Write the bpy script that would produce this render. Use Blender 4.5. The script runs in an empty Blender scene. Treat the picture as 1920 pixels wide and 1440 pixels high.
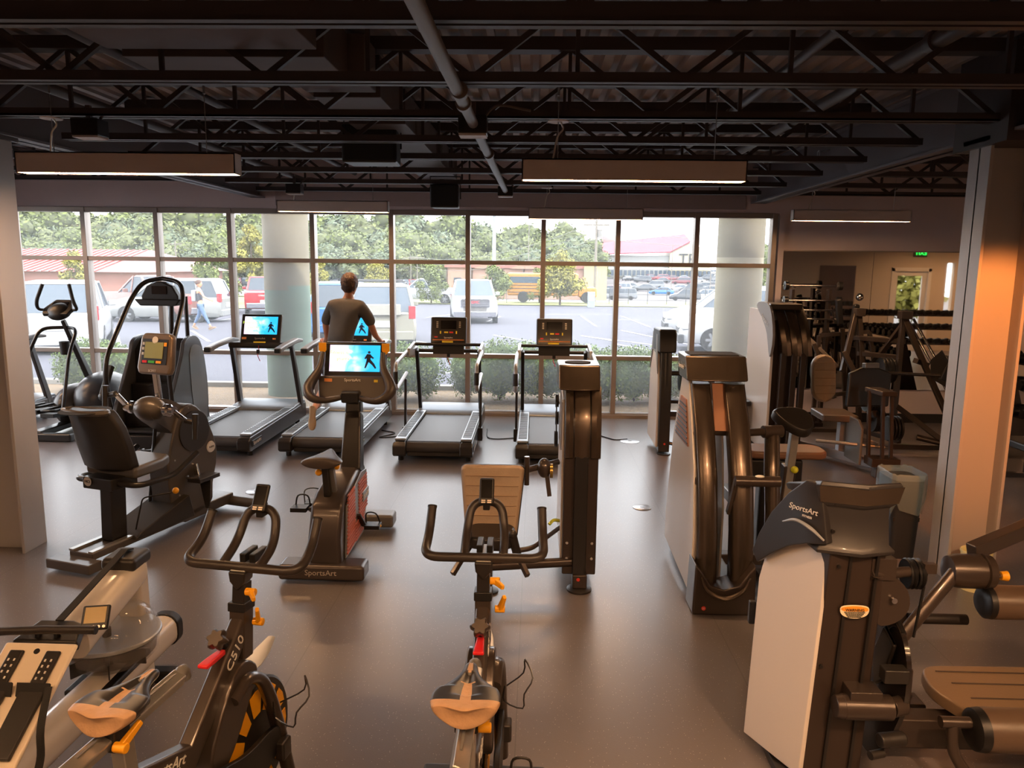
import bpy, bmesh, math, random
from mathutils import Vector, Matrix, Euler
S = bpy.context.scene
COL = S.collection
rnd = random.Random(7)
# ---------------- camera ----------------
CAMPOS = Vector((0, 0, 2.2))
cam_d = bpy.data.cameras.new('camera'); cam = bpy.data.objects.new('camera', cam_d); COL.objects.link(cam)
AX = Vector((0.99944279, 0.03137046, 0.01140195)); AY = Vector((-0.01618885, 0.15685229, 0.98748938)); AZ = Vector((0.02918957, -0.98712373, 0.15727274))
cam.matrix_world = Matrix(((AX.x, AY.x, AZ.x, CAMPOS.x), (AX.y, AY.y, AZ.y, CAMPOS.y), (AX.z, AY.z, AZ.z, CAMPOS.z), (0, 0, 0, 1)))
cam_d.sensor_width = 36; cam_d.lens = 36 * 1416 / 1920; cam_d.clip_end = 1500; cam_d.clip_start = .05
S.camera = cam
# ---------------- world, sun, exposure ----------------
w = bpy.data.worlds.new('sky'); S.world = w; w.use_nodes = True
bg = w.node_tree.nodes['Background']; bg.inputs[0].default_value = (.93, .96, 1, 1); bg.inputs[1].default_value = 3.0
sl = bpy.data.lights.new('sun', 'SUN'); sl.energy = 2.2; sl.angle = .03; sl.color = (1, .93, .82)
sun = bpy.data.objects.new('sun', sl); COL.objects.link(sun)
sun.rotation_euler = Vector((-.62, .42, -.72)).to_track_quat('-Z', 'Y').to_euler()
S.view_settings.view_transform = 'Standard'; S.view_settings.look = 'None'; S.view_settings.exposure = 1.08; S.view_settings.gamma = 1
S.view_settings.use_curve_mapping = False
S.cycles.max_bounces = 7; S.cycles.diffuse_bounces = 4; S.cycles.glossy_bounces = 4; S.cycles.transparent_max_bounces = 12
S.cycles.transmission_bounces = 6; S.cycles.caustics_reflective = False; S.cycles.caustics_refractive = False
S.cycles.sample_clamp_indirect = 4; S.cycles.use_denoising = True

LAMP_E = 42           # strength of every hanging lamp's diffuser
SPOTS = [((3.25, 3.7, 2.95), (3.13, 5.33, 1.55), 180, 44, 'black ceiling spot lamp aimed at the right column', (1, .27, .05)), ((1.8, .6, 3.0), (1.9, 3.0, .4), 130, 85, 'added unseen black spot lamp behind the viewpoint', (1, .55, .28))]  # second spot is added out of view for warm light at lower right
# ---------------- materials ----------------
def lin(c):
    if isinstance(c, str):
        c = [int(c[i:i + 2], 16) / 255 for i in (0, 2, 4)]
    return [((v + .055) / 1.055) ** 2.4 if v > .04045 else v / 12.92 for v in c] + [1]
MATS = {}
DIMF = 1      # albedo factor of the materials made next
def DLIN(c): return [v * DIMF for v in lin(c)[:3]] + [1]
def mat(name, col=(.5, .5, .5), rough=.5, metal=0, coat=0, bump=0, bscale=50, var=0, vscale=3, emit=0, spec=.5, stretch=None, trans=0, alpha=1, col2=None):
    """plain procedural material; bump = noise bump, var / col2 = noise colour variation"""
    if name in MATS: return MATS[name]
    m = bpy.data.materials.new(name); m.use_nodes = True; nt = m.node_tree; b = nt.nodes['Principled BSDF']
    c = DLIN(col)
    b.inputs['Base Color'].default_value = c; b.inputs['Roughness'].default_value = rough; b.inputs['Metallic'].default_value = metal
    b.inputs['Coat Weight'].default_value = coat; b.inputs['Coat Roughness'].default_value = .08; b.inputs['Specular IOR Level'].default_value = spec
    b.inputs['Transmission Weight'].default_value = trans; b.inputs['Alpha'].default_value = alpha
    if emit: b.inputs['Emission Color'].default_value = c; b.inputs['Emission Strength'].default_value = emit
    if bump or var:
        tc = nt.nodes.new('ShaderNodeTexCoord'); mp = nt.nodes.new('ShaderNodeMapping'); nt.links.new(tc.outputs['Object'], mp.inputs[0])
        if stretch: mp.inputs['Scale'].default_value = stretch
    if bump:
        n = nt.nodes.new('ShaderNodeTexNoise'); n.inputs['Scale'].default_value = bscale; n.inputs['Detail'].default_value = 4
        nt.links.new(mp.outputs[0], n.inputs['Vector']); bp = nt.nodes.new('ShaderNodeBump'); bp.inputs['Strength'].default_value = bump; bp.inputs['Distance'].default_value = .01
        nt.links.new(n.outputs[0], bp.inputs['Height']); nt.links.new(bp.outputs[0], b.inputs['Normal'])
    if var:
        n = nt.nodes.new('ShaderNodeTexNoise'); n.inputs['Scale'].default_value = vscale; n.inputs['Detail'].default_value = 5
        nt.links.new(mp.outputs[0], n.inputs['Vector']); r = nt.nodes.new('ShaderNodeValToRGB')
        c2 = DLIN(col2) if col2 else [min(1, v * (1 + var)) for v in c[:3]] + [1]
        r.color_ramp.elements[0].position = .35; r.color_ramp.elements[1].position = .65
        r.color_ramp.elements[0].color = [v * (1 - var) for v in c[:3]] + [1] if not col2 else c; r.color_ramp.elements[1].color = c2
        nt.links.new(n.outputs[0], r.inputs[0]); nt.links.new(r.outputs[0], b.inputs['Base Color'])
    MATS[name] = m
    return m
def nodes(name):
    m = bpy.data.materials.new(name); m.use_nodes = True; MATS[name] = m
    return m, m.node_tree, m.node_tree.nodes['Principled BSDF']

# ---------------- geometry ----------------
def V(*a): return Vector(a)
def rotm(r): return Euler([math.radians(a) for a in r]).to_matrix().to_4x4()
def smooth_path(pts, n, closed=False):
    if not n: return [Vector(p) for p in pts]
    P = [Vector(p) for p in pts]; out = []; N = len(P)
    for i in range(N if closed else N - 1):
        a, b, c, d = (P[(i - 1) % N] if closed or i else P[0] * 2 - P[1]), P[i], P[(i + 1) % N], (P[(i + 2) % N] if closed or i + 2 < N else P[-1] * 2 - P[-2])
        for k in range(n):
            t = k / n
            out.append(.5 * ((2 * b) + (c - a) * t + (2 * a - 5 * b + 4 * c - d) * t * t + (3 * b - a - 3 * c + d) * t ** 3))
    if not closed: out.append(P[-1])
    return out
def fillet(pts, r, n=5):
    """polyline with rounded corners"""
    P = [Vector(p) for p in pts]; out = [P[0]]
    for i in range(1, len(P) - 1):
        a, b, c = P[i - 1], P[i], P[i + 1]; u = (a - b); v = (c - b)
        q = min(r, u.length * .48, v.length * .48); p0 = b + u.normalized() * q; p1 = b + v.normalized() * q
        for k in range(n + 1):
            t = k / n; out.append(p0 * (1 - t) ** 2 + b * 2 * t * (1 - t) + p1 * t * t)
    out.append(P[-1]); return out
class B:
    def __init__(s): s.bm = bmesh.new(); s.mi = 0
    def add(s, vs, fs):
        v = [s.bm.verts.new(p) for p in vs]
        for f in fs:
            try: s.bm.faces.new([v[i] for i in f]).material_index = s.mi
            except ValueError: pass
        return s
    def box(s, c, d, rot=None, taper=1):
        x, y, z = d[0] / 2, d[1] / 2, d[2] / 2
        P = [V(sx * x * (taper if sz > 0 else 1), sy * y * (taper if sz > 0 else 1), sz * z) for sz in (-1, 1) for sy in (-1, 1) for sx in (-1, 1)]
        M = rotm(rot) if rot else Matrix()
        return s.add([M @ p + Vector(c) for p in P], [(0, 2, 3, 1), (4, 5, 7, 6), (0, 1, 5, 4), (2, 6, 7, 3), (0, 4, 6, 2), (1, 3, 7, 5)])
    def bb(s, x0, x1, y0, y1, z0, z1): return s.box(((x0 + x1) / 2, (y0 + y1) / 2, (z0 + z1) / 2), (x1 - x0, y1 - y0, z1 - z0))
    def bar(s, p0, p1, w, h, up=(0, 0, 1), w1=None, h1=None):
        """rectangular bar from p0 to p1: w across, h along up"""
        p0, p1 = Vector(p0), Vector(p1); d = (p1 - p0).normalized(); r = d.cross(Vector(up))
        if r.length < 1e-4: r = d.cross(V(0, 1, 0))
        r.normalize(); u = r.cross(d); P = []
        for p, a, b in ((p0, w, h), (p1, w1 or w, h1 or h)):
            P += [p + r * sx * a / 2 + u * sy * b / 2 for sx, sy in ((-1, -1), (1, -1), (1, 1), (-1, 1))]
        return s.add(P, [(3, 2, 1, 0), (4, 5, 6, 7), (0, 1, 5, 4), (1, 2, 6, 5), (2, 3, 7, 6), (3, 0, 4, 7)])
    def loft(s, rings, cap=True, closed=False):
        n = len(rings[0]); vs = [p for r in rings for p in r]; fs = []
        m = len(rings)
        for i in range(m if closed else m - 1):
            for j in range(n):
                a, b = i * n, ((i + 1) % m) * n; fs.append((a + j, a + (j + 1) % n, b + (j + 1) % n, b + j))
        if cap and not closed: fs += [tuple(range(n))[::-1], tuple((m - 1) * n + j for j in range(n))]
        return s.add(vs, fs)
    def tube(s, pts, r, n=10, sm=0, closed=False, flat=1, up=None):
        """round tube along points; r a number or a list; flat squashes along the frame's second axis"""
        P = smooth_path(pts, sm, closed); N = len(P)
        if isinstance(r, (list, tuple)):
            R = [r[min(len(r) - 1, int(i / (N - 1) * (len(r) - 1)))] * (1 - (i / (N - 1) * (len(r) - 1)) % 1) + r[min(len(r) - 1, int(i / (N - 1) * (len(r) - 1)) + 1)] * ((i / (N - 1) * (len(r) - 1)) % 1) for i in range(N)]
        else: R = [r] * N
        rings = []; u = None
        for i, p in enumerate(P):
            d = (P[(i + 1) % N] if closed or i < N - 1 else p) - (P[i - 1] if closed or i else p)
            d.normalize()
            if u is None:
                u = Vector(up) if up else (V(0, 0, 1) if abs(d.z) < .9 else V(0, 1, 0))
            u = (u - d * u.dot(d))
            if u.length < 1e-5: u = V(1, 0, 0)
            u.normalize(); q = d.cross(u)
            rings.append([p + q * math.cos(2 * math.pi * k / n) * R[i] + u * math.sin(2 * math.pi * k / n) * R[i] * flat for k in range(n)])
        return s.loft(rings, True, closed)
    def cyl(s, p0, p1, r, r1=None, n=20): return s.tube([p0, p1], [r, r if r1 is None else r1], n)
    def ball(s, c, r, rot=None, nu=16, nv=10, zmin=-1):
        r = (r, r, r) if not isinstance(r, (list, tuple)) else r; M = rotm(rot) if rot else Matrix(); rings = []
        a0 = math.asin(zmin)
        for i in range(nv + 1):
            a = a0 + (math.pi / 2 - a0) * i / nv; a = min(max(a, -1.55), 1.55)
            rings.append([M @ V(math.cos(a) * math.cos(2 * math.pi * k / nu) * r[0], math.cos(a) * math.sin(2 * math.pi * k / nu) * r[1], math.sin(a) * r[2]) + Vector(c) for k in range(nu)])
        return s.loft(rings)
    def lathe(s, prof, c=(0, 0, 0), axis='Z', n=28, cap=True):
        rings = []
        for r, z in prof:
            ring = []
            for k in range(n):
                a = 2 * math.pi * k / n; x, y = math.cos(a) * r, math.sin(a) * r
                ring.append(Vector(c) + (V(x, y, z) if axis == 'Z' else V(z, x, y) if axis == 'X' else V(x, z, y)))
            rings.append(ring)
        return s.loft(rings, cap)
    def prism(s, pts, axis, a, b, sm=0, off=(0, 0, 0)):
        """2D outline extruded from a to b along axis. X: pts=(y,z)  Y: pts=(x,z)  Z: pts=(x,y)"""
        if sm: pts = [(p.x, p.y) for p in smooth_path([(p[0], p[1], 0) for p in pts], sm, True)]
        f = {'X': lambda p, t: V(t, p[0], p[1]), 'Y': lambda p, t: V(p[0], t, p[1]), 'Z': lambda p, t: V(p[0], p[1], t)}[axis]
        o = Vector(off)
        return s.loft([[f(p, a) + o for p in pts], [f(p, b) + o for p in pts]])
    def plate(s, pts, d):
        """3D polygon thickened along vector d"""
        d = Vector(d); return s.loft([[Vector(p) for p in pts], [Vector(p) + d for p in pts]])
    def out(s, name, mats, parent=None, bevel=0, seg=2, sub=0, flat=False, world=False, label=None, angle=38, **tags):
        bm = s.bm
        bmesh.ops.recalc_face_normals(bm, faces=bm.faces)
        me = bpy.data.meshes.new(name)
        if world and parent is not None:
            off = parent.location if parent.parent is None else parent.parent.location
            bmesh.ops.translate(bm, verts=bm.verts, vec=-Vector(off))
        bm.to_mesh(me); bm.free()
        for m in (mats if isinstance(mats, (list, tuple)) else [mats]): me.materials.append(m)
        if not flat:
            me.polygons.foreach_set('use_smooth', [True] * len(me.polygons)); me.set_sharp_from_angle(angle=math.radians(angle))
        o = bpy.data.objects.new(name, me); COL.objects.link(o)
        if parent is not None: o.parent = parent
        if bevel:
            b = o.modifiers.new('bevel', 'BEVEL'); b.width = bevel; b.segments = seg; b.limit_method = 'ANGLE'; b.angle_limit = math.radians(38); b.harden_normals = True
        if sub:
            q = o.modifiers.new('sub', 'SUBSURF'); q.levels = q.render_levels = sub
        if label: o['label'] = label
        for k, v in tags.items(): o[k] = v
        return o
def thing(name, label, cat, loc=(0, 0, 0), rz=0, group=None):
    o = bpy.data.objects.new(name, None); COL.objects.link(o); o.empty_display_size = .1
    o.location = loc; o.rotation_euler = (0, 0, math.radians(rz)); o['label'] = label; o['category'] = cat
    if group: o['group'] = group
    return o
def kids(o, n0=None): return [c for c in ALLKIDS(o)]
def ALLKIDS(o): return [c for c in bpy.data.objects if c.parent == o]
def dup(root, loc, rz=None, label=None, scale=None, **tags):
    r = root.copy(); COL.objects.link(r); r.location = loc
    if rz is not None: r.rotation_euler = (0, 0, math.radians(rz))
    if label: r['label'] = label
    if scale: r.scale = (scale,) * 3 if not isinstance(scale, (tuple, list)) else scale
    for k, v in tags.items(): r[k] = v
    cs = KIDS.get(root.name)
    if cs is None: cs = KIDS[root.name] = [(c, ALLKIDS(c)) for c in ALLKIDS(root)]
    for ch, gs in cs:
        c = ch.copy(); COL.objects.link(c); c.parent = r
        for g in gs:
            d = g.copy(); COL.objects.link(d); d.parent = c
    return r
KIDS = {}
ORD = 'first second third fourth fifth sixth seventh eighth ninth tenth eleventh twelfth thirteenth fourteenth fifteenth sixteenth seventeenth eighteenth nineteenth twentieth'.split()
def struct(b, name, m, **k): return b.out(name, m, kind='structure', **k)
def tag(o, label, cat, group=None):
    o['label'] = label; o['category'] = cat
    if group: o['group'] = group
    return o
def txt(body, size, loc, rot, m, parent, name='lettering', ext=.001, align='CENTER', shear=0, world=False, sx=1):
    c = bpy.data.curves.new(name, 'FONT'); c.body = body; c.size = size; c.extrude = ext; c.align_x = align; c.align_y = 'CENTER'; c.shear = shear; c.resolution_u = 3
    c.materials.append(m); f = bpy.data.objects.new('tmp_text', c); COL.objects.link(f); bpy.context.view_layer.update()
    me = bpy.data.meshes.new_from_object(f.evaluated_get(bpy.context.evaluated_depsgraph_get())); bpy.data.objects.remove(f); me.name = name
    o = bpy.data.objects.new(name, me); COL.objects.link(o); o.parent = parent
    o.location = Vector(loc) - (Vector(parent.location) if world else V(0, 0, 0)); o.rotation_euler = [math.radians(a) for a in rot]; o.scale = (sx, 1, 1)
    return o
# a point of the place, given where the photograph shows it and one known coordinate (x, y or z)
def ray(px, py): return AX * ((px - 960) / 1416) - AY * ((py - 720) / 1416) - AZ
def U(px, py, x=None, y=None, z=None):
    d = ray(px, py); t = x / d.x if x is not None else y / d.y if y is not None else (z - 2.2) / d.z
    return CAMPOS + d * t

# ---------------- shared materials ----------------
BLK = mat('black_plastic', '141314', .42, bump=.06, bscale=300)
BLK2 = mat('black_satin_paint', '1b1919', .32, coat=.15)
CHAR = mat('charcoal_metallic_paint', '2f2b29', .34, metal=.45, coat=.3)
CHARD = mat('dark_grey_plastic', '272422', .42, bump=.05, bscale=250)
GREY = mat('mid_grey_paint', '73716f', .38, metal=.3)
SILV = mat('brushed_silver', 'b5b5b8', .3, metal=.85, bump=.05, bscale=80, stretch=(1, 12, 1))
SILP = mat('silver_plastic', 'a9adb3', .35, metal=.35)
CHRO = mat('chrome', 'd8d8da', .1, metal=1)
WHT = mat('white_panel_paint', 'd2cecb', .4)
WHT2 = mat('off_white_enamel', 'd9d4cc', .3, coat=.3)
TANV = mat('tan_vinyl', '9a856f', .42, bump=.12, bscale=90, var=.06, vscale=14)
BVIN = mat('black_vinyl', '1e1b1a', .35, bump=.1, bscale=120)
RUB = mat('black_rubber', '161515', .75, bump=.15, bscale=200)
GRIP = mat('rubber_grip', '211c1b', .5, bump=.08, bscale=300)
YEL = mat('yellow_plastic', 'f0a818', .4)
RED = mat('red_plastic', 'd8252c', .35)
SCR = mat('screen_glass_off', '0d0c0d', .12, coat=.5)
LETW = mat('white_lettering', 'e2dfda', .4)
LETG = mat('silver_lettering', 'c9c2b6', .3, metal=.5)
REDDOT = mat('red_sticker', 'e2463c', .4)
CABLE = mat('black_cable', '141313', .5)
# ================= room shell =================
WY = 10.87
m, nt, b = nodes('rubber_floor')
tc = nt.nodes.new('ShaderNodeTexCoord'); nz = nt.nodes.new('ShaderNodeTexNoise'); nz.inputs['Scale'].default_value = 1.1; nz.inputs['Detail'].default_value = 6
vo = nt.nodes.new('ShaderNodeTexVoronoi'); vo.inputs['Scale'].default_value = 75
nt.links.new(tc.outputs['Object'], nz.inputs['Vector']); nt.links.new(tc.outputs['Object'], vo.inputs['Vector'])
r1 = nt.nodes.new('ShaderNodeValToRGB'); r1.color_ramp.elements[0].color = lin('635e60'); r1.color_ramp.elements[1].color = lin('6e686a'); nt.links.new(nz.outputs[0], r1.inputs[0])
r2 = nt.nodes.new('ShaderNodeValToRGB'); r2.color_ramp.elements[0].position = .1; r2.color_ramp.elements[0].color = (1, 1, 1, 1); r2.color_ramp.elements[1].position = .17; r2.color_ramp.elements[1].color = (0, 0, 0, 1)
nt.links.new(vo.outputs['Distance'], r2.inputs[0])
vc = nt.nodes.new('ShaderNodeMath'); vc.operation = 'GREATER_THAN'; vc.inputs[1].default_value = .62; sep = nt.nodes.new('ShaderNodeSeparateColor'); nt.links.new(vo.outputs['Color'], sep.inputs[0]); nt.links.new(sep.outputs[0], vc.inputs[0])
mu = nt.nodes.new('ShaderNodeMath'); mu.operation = 'MULTIPLY'; nt.links.new(vc.outputs[0], mu.inputs[0]); nt.links.new(r2.outputs[0], mu.inputs[1])
mx = nt.nodes.new('ShaderNodeMix'); mx.data_type = 'RGBA'; mx.inputs['B'].default_value = lin('bdb6ae'); nt.links.new(mu.outputs[0], mx.inputs['Factor']); nt.links.new(r1.outputs[0], mx.inputs['A'])
# seams between the rolled rubber sheets
sx = nt.nodes.new('ShaderNodeSeparateXYZ'); nt.links.new(tc.outputs['Object'], sx.inputs[0])
a1 = nt.nodes.new('ShaderNodeMath'); a1.operation = 'ADD'; a1.inputs[1].default_value = 20.8; nt.links.new(sx.outputs[0], a1.inputs[0])
md = nt.nodes.new('ShaderNodeMath'); md.operation = 'PINGPONG'; md.inputs[1].default_value = .61; nt.links.new(a1.outputs[0], md.inputs[0])
ls = nt.nodes.new('ShaderNodeMath'); ls.operation = 'LESS_THAN'; ls.inputs[1].default_value = .0022; nt.links.new(md.outputs[0], ls.inputs[0])
m2 = nt.nodes.new('ShaderNodeMix'); m2.data_type = 'RGBA'; m2.inputs['B'].default_value = lin('565153'); nt.links.new(ls.outputs[0], m2.inputs['Factor']); nt.links.new(mx.outputs['Result'], m2.inputs['A'])
nt.links.new(m2.outputs['Result'], b.inputs['Base Color'])
b.inputs['Roughness'].default_value = .3; b.inputs['Specular IOR Level'].default_value = .8
n2 = nt.nodes.new('ShaderNodeTexNoise'); n2.inputs['Scale'].default_value = 160; nt.links.new(tc.outputs['Object'], n2.inputs['Vector'])
bp = nt.nodes.new('ShaderNodeBump'); bp.inputs['Strength'].default_value = .2; bp.inputs['Distance'].default_value = .002; nt.links.new(n2.outputs[0], bp.inputs['Height']); nt.links.new(bp.outputs[0], b.inputs['Normal'])
FLOORM = m
WALLM = mat('painted_wall', 'd9cccf', .6, bump=.05, bscale=120, var=.03, vscale=2)
WALLD = mat('painted_wall_header', 'a89a9a', .6, bump=.05, bscale=120)
ALU = mat('window_aluminium', 'a0968f', .38, metal=.55)
STEELD = mat('dark_painted_steel', '3a3435', .5)
STEELP = mat('grey_painted_pipe', '4d4646', .5)
DECKM = mat('corrugated_deck_paint', 'b5a8a4', .6, var=.1, vscale=2)
DUCTM = mat('dark_painted_duct', '574e4e', .6, var=.08, vscale=4)
COLM = mat('silver_painted_column', 'b3aeac', .45, metal=.25, bump=.04, bscale=60)
BASEM = mat('black_baseboard', '1c1817', .5)
XL, XR, YB, ZC, PY = -8.2, 13.0, -6.0, 3.66, 1.0
bb = B(); bb.bb(XL, 6.6, YB, WY + .15, -.12, 0); bb.bb(6.6, XR, PY - .15, WY + .15, -.12, 0); struct(bb, 'floor', FLOORM)
# corrugated deck: ribs along Y
def deck(x0, x1, y0, y1):
  bb = B(); xs = []; x = x0
  while x < x1:
      xs += [(x, ZC), (x + .035, ZC - .0), (x + .05, ZC + .04), (x + .1, ZC + .04), (x + .115, ZC)]; x += .15
  vs = [V(p[0], y, p[1]) for y in (y0, y1) for p in xs]; n = len(xs)
  bb.add(vs, [(i, i + 1, n + i + 1, n + i) for i in range(n - 1)])
  struct(bb, 'ceiling', DECKM, flat=True); struct(B().bb(x0, x1, y0, y1, ZC + .05, ZC + .25), 'ceiling', STEELD)
deck(XL, 6.6, YB, WY + .1); deck(6.6, XR, PY - .15, WY + .1)
# walls
bb = B(); bb.bb(XL, XR, WY, WY + .22, 2.93, ZC + .1); bb.bb(3.38, XR, WY, WY + .22, -.02, 2.93); bb.bb(XL, -7.62, WY, WY + .22, -.02, 2.93)
struct(bb, 'wall_front', WALLM)
struct(B().bb(-3.7, 2.9, WY - .02, WY, 2.98, 3.2), 'trim_1', WALLD)
bb = B(); bb.bb(XL - .2, XL, YB, 4.5, 0, ZC); bb.bb(XL - .2, XL, 10.4, WY + .2, 0, ZC); bb.bb(XL - .2, XL, 4.5, 10.4, 0, .5); bb.bb(XL - .2, XL, 4.5, 10.4, 2.95, ZC); struct(bb, 'wall_left', WALLM)
struct(B().bb(XL, 6.6, YB - .2, YB, 0, ZC), 'wall_back', WALLM)
struct(B().bb(XR, XR + .2, PY, WY + .2, 0, ZC), 'wall_right', WALLM)
struct(B().bb(3.4, XR, WY - .025, WY, 0, .13), 'baseboard_front', BASEM)
struct(B().bb(3.38, 3.46, WY - .03, WY, .13, 2.9), 'trim_2', WALLM)
# partition seen in the wall mirror, with glass door, slot window and white door
PY = 1.0
bb = B()
for x0, x1, z0, z1 in ((6.6, 9.55, 0, ZC), (9.55, 10.5, 2.18, ZC), (10.5, 10.95, 0, ZC), (10.95, 11.15, 2.35, ZC), (10.95, 11.15, 0, 1.0), (11.15, XR, 0, ZC)): bb.bb(x0, x1, PY - .15, PY, z0, z1)
struct(bb, 'wall_partition', mat('warm_beige_wall', 'cbbcaa', .6))
struct(B().bb(6.45, 6.6, YB, PY, 0, ZC), 'wall_partition_side', MATS['warm_beige_wall'])
DOORW = mat('white_door_frame', 'ded9d2', .4)
bb = B(); bb.bb(9.5, 9.58, PY - .17, PY + .02, 0, 2.2); bb.bb(10.47, 10.55, PY - .17, PY + .02, 0, 2.2); bb.bb(9.5, 10.55, PY - .17, PY + .02, 2.12, 2.22)
d1 = struct(bb, 'door_1', DOORW)
bb = B(); bb.bb(9.58, 9.7, PY - .12, PY - .06, 0, 2.12); bb.bb(10.35, 10.47, PY - .12, PY - .06, 0, 2.12); bb.bb(9.7, 10.35, PY - .12, PY - .06, 2, 2.12); bb.bb(9.7, 10.35, PY - .12, PY - .06, 0, .25); bb.bb(9.7, 10.35, PY - .12, PY - .06, .95, 1.07)
bb.out('door_leaf', DOORW, d1)
B().bb(9.7, 10.35, PY - .05, PY, .98, 1.04).out('push_bar', BLK, d1)
bb = B(); bb.bb(11.75, 12.75, PY, PY + .03, 0, 2.2)
d2 = struct(bb, 'door_2', DOORW)
B().bb(11.82, 12.68, PY + .03, PY + .05, .02, 2.12).out('door_leaf', mat('cream_door', 'd9cdbb', .5), d2)
B().bb(12.1, 12.35, PY + .05, PY + .056, 1.52, 1.78).out('notice', mat('paper', 'f2ead8', .6), d2)
B().bb(12.08, 12.38, PY + .05, PY + .056, 1.2, 1.42).out('notice', mat('yellow_notice', 'd79c35', .6), d2)
B().bb(12.2, 12.6, PY + .05, PY + .1, 2.0, 2.06).out('door_closer', BLK2, d2)
ex = thing('exit_sign', 'green lit EXIT sign reflected in the wall mirror above the glass door', 'sign', (10.2, PY, 2.5))
B().bb(-.17, .17, 0, .05, 0, .2).out('sign_case', BLK2, ex)
t_ = txt('EXIT', .15, (0, .055, .1), (90, 0, 180), mat('green_lit_letters', '22e04a', .5, emit=3), ex)
struct(B().bb(10.95, 11.15, PY - .1, PY - .09, 1, 2.35), 'window_4', mat('slot_glass', 'ffffff', .05, alpha=.12))

# ---------------- window wall ----------------
m, nt, b = nodes('window_glass')
for n_ in list(nt.nodes):
    if n_.type != 'OUTPUT_MATERIAL': nt.nodes.remove(n_)
o_ = [n_ for n_ in nt.nodes if n_.type == 'OUTPUT_MATERIAL'][0]
tr = nt.nodes.new('ShaderNodeBsdfTransparent'); gl = nt.nodes.new('ShaderNodeBsdfGlossy'); gl.inputs['Roughness'].default_value = .02
tl = nt.nodes.new('ShaderNodeBsdfTranslucent'); tl.inputs[0].default_value = (.9, .95, 1, 1)
fr = nt.nodes.new('ShaderNodeFresnel'); fr.inputs[0].default_value = 1.25
m1 = nt.nodes.new('ShaderNodeMixShader'); m1.inputs[0].default_value = .05; m2_ = nt.nodes.new('ShaderNodeMixShader')
nt.links.new(tr.outputs[0], m1.inputs[1]); nt.links.new(tl.outputs[0], m1.inputs[2]); nt.links.new(fr.outputs[0], m2_.inputs[0]); nt.links.new(m1.outputs[0], m2_.inputs[1]); nt.links.new(gl.outputs[0], m2_.inputs[2]); nt.links.new(m2_.outputs[0], o_.inputs[0])
GLASS = m
MX = [-7.55, -6.5, -5.44, -4.38, -3.19, -2.06, -.97, .1, 1.15, 2.25, 3.32]
ZR = [.04, .87, 2.21, 2.9]
bb = B()
for i, x in enumerate(MX): bb.bb(x - .034, x + .034, WY - .03, WY + .12, 0, 2.93)
for z, h in ((.03, .06), (.87, .06), (2.21, .06), (2.9, .07)): bb.bb(MX[0], MX[-1], WY - .02, WY + .11, z - h / 2, z + h / 2)
win = struct(bb, 'window_1', ALU, bevel=.004)
bb = B()
for i in range(10):
    for j in range(3): bb.bb(MX[i] + .03, MX[i + 1] - .03, WY + .04, WY + .046, ZR[j] + .02, ZR[j + 1] - .02)
bb.out('window_pane', GLASS, win)
bb = B(); [bb.bb(XL - .12, XL - .04, y - .03, y + .03, .5, 2.95) for y in (4.53, 6.0, 7.45, 8.9, 10.37)]; [bb.bb(XL - .12, XL - .04, 4.5, 10.4, z - .03, z + .03) for z in (.53, 2.2, 2.92)]; w2_ = struct(bb, 'window_added', ALU)  # unseen side window, added to bring daylight into the left bay
B().bb(XL - .09, XL - .084, 4.5, 10.4, .5, 2.95).out('window_pane', GLASS, w2_)
# white reveal beads on the frame
struct(B().bb(-7.62, 3.4, WY - .06, WY + .02, -.005, .045), 'trim_3', ALU)

# ---------------- steel: joists, beams, columns ----------------
def joist(y, x0, x1, zb=3.13, zt=3.6, big=False):
    bb = B(); s = .05 if not big else .07
    for dy in (-.035, .035):
        bb.bb(x0, x1, y + dy - .022, y + dy + .022, zb, zb + s * .25); bb.bb(x0, x1, y + dy - .004 + (.018 if dy > 0 else -.018), y + dy + .004 + (.018 if dy > 0 else -.018), zb, zb + s)
    bb.bb(x0, x1, y - .06, y + .06, zt - .05, zt + .03)
    x = x0 + .1; k = 0; st = .55
    while x + st < x1 + .3:
        xa, xb = x, min(x + st, x1)
        if k % 2 == 0: bb.bar((xa, y, zb + .03), (xb, y, zt - .03), .03, .03)
        else: bb.bar((xa, y, zt - .03), (xb, y, zb + .03), .03, .03)
        if k % 2 == 0: bb.bar((xb, y, zt - .02), (xb, y, zb + .02), .022, .022)
        x += st; k += 1
    return struct(bb, 'ceiling_joist', STEELD, flat=True)
for i, y in enumerate((1.2, 2.2, 3.16, 4.16, 5.15, 6.12, 7.1, 8.15, 9.28, 10.3)): joist(y, -3.75, 2.93, big=i < 3)
for y in (2.2, 4.16, 6.12, 8.15, 9.28, 10.3): joist(y, 3.4, XR if y > 3 else 6.5); joist(y, XL, -4.1, zb=3.25)
def girder(x, y0, y1, z0, z1, wd=.2):
    bb = B(); bb.bb(x - wd / 2, x + wd / 2, y0, y1, z0, z0 + .02); bb.bb(x - wd / 2, x + wd / 2, y0, y1, z1 - .02, z1); bb.bb(x - .02, x + .02, y0, y1, z0, z1)
    return struct(bb, 'ceiling_beam', BEAMM, bevel=.003)
BEAMM = mat('charcoal_beam_paint', '6a656a', .5)
girder(3.07, YB, WY, 3.06, 3.56); girder(-3.95, YB, WY, 3.08, 3.56)
bb = B(); bb.bb(2.93, 3.3, 5.0, 5.62, 3.0, 3.6)
struct(bb, 'ceiling_beam', STEELD)
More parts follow.
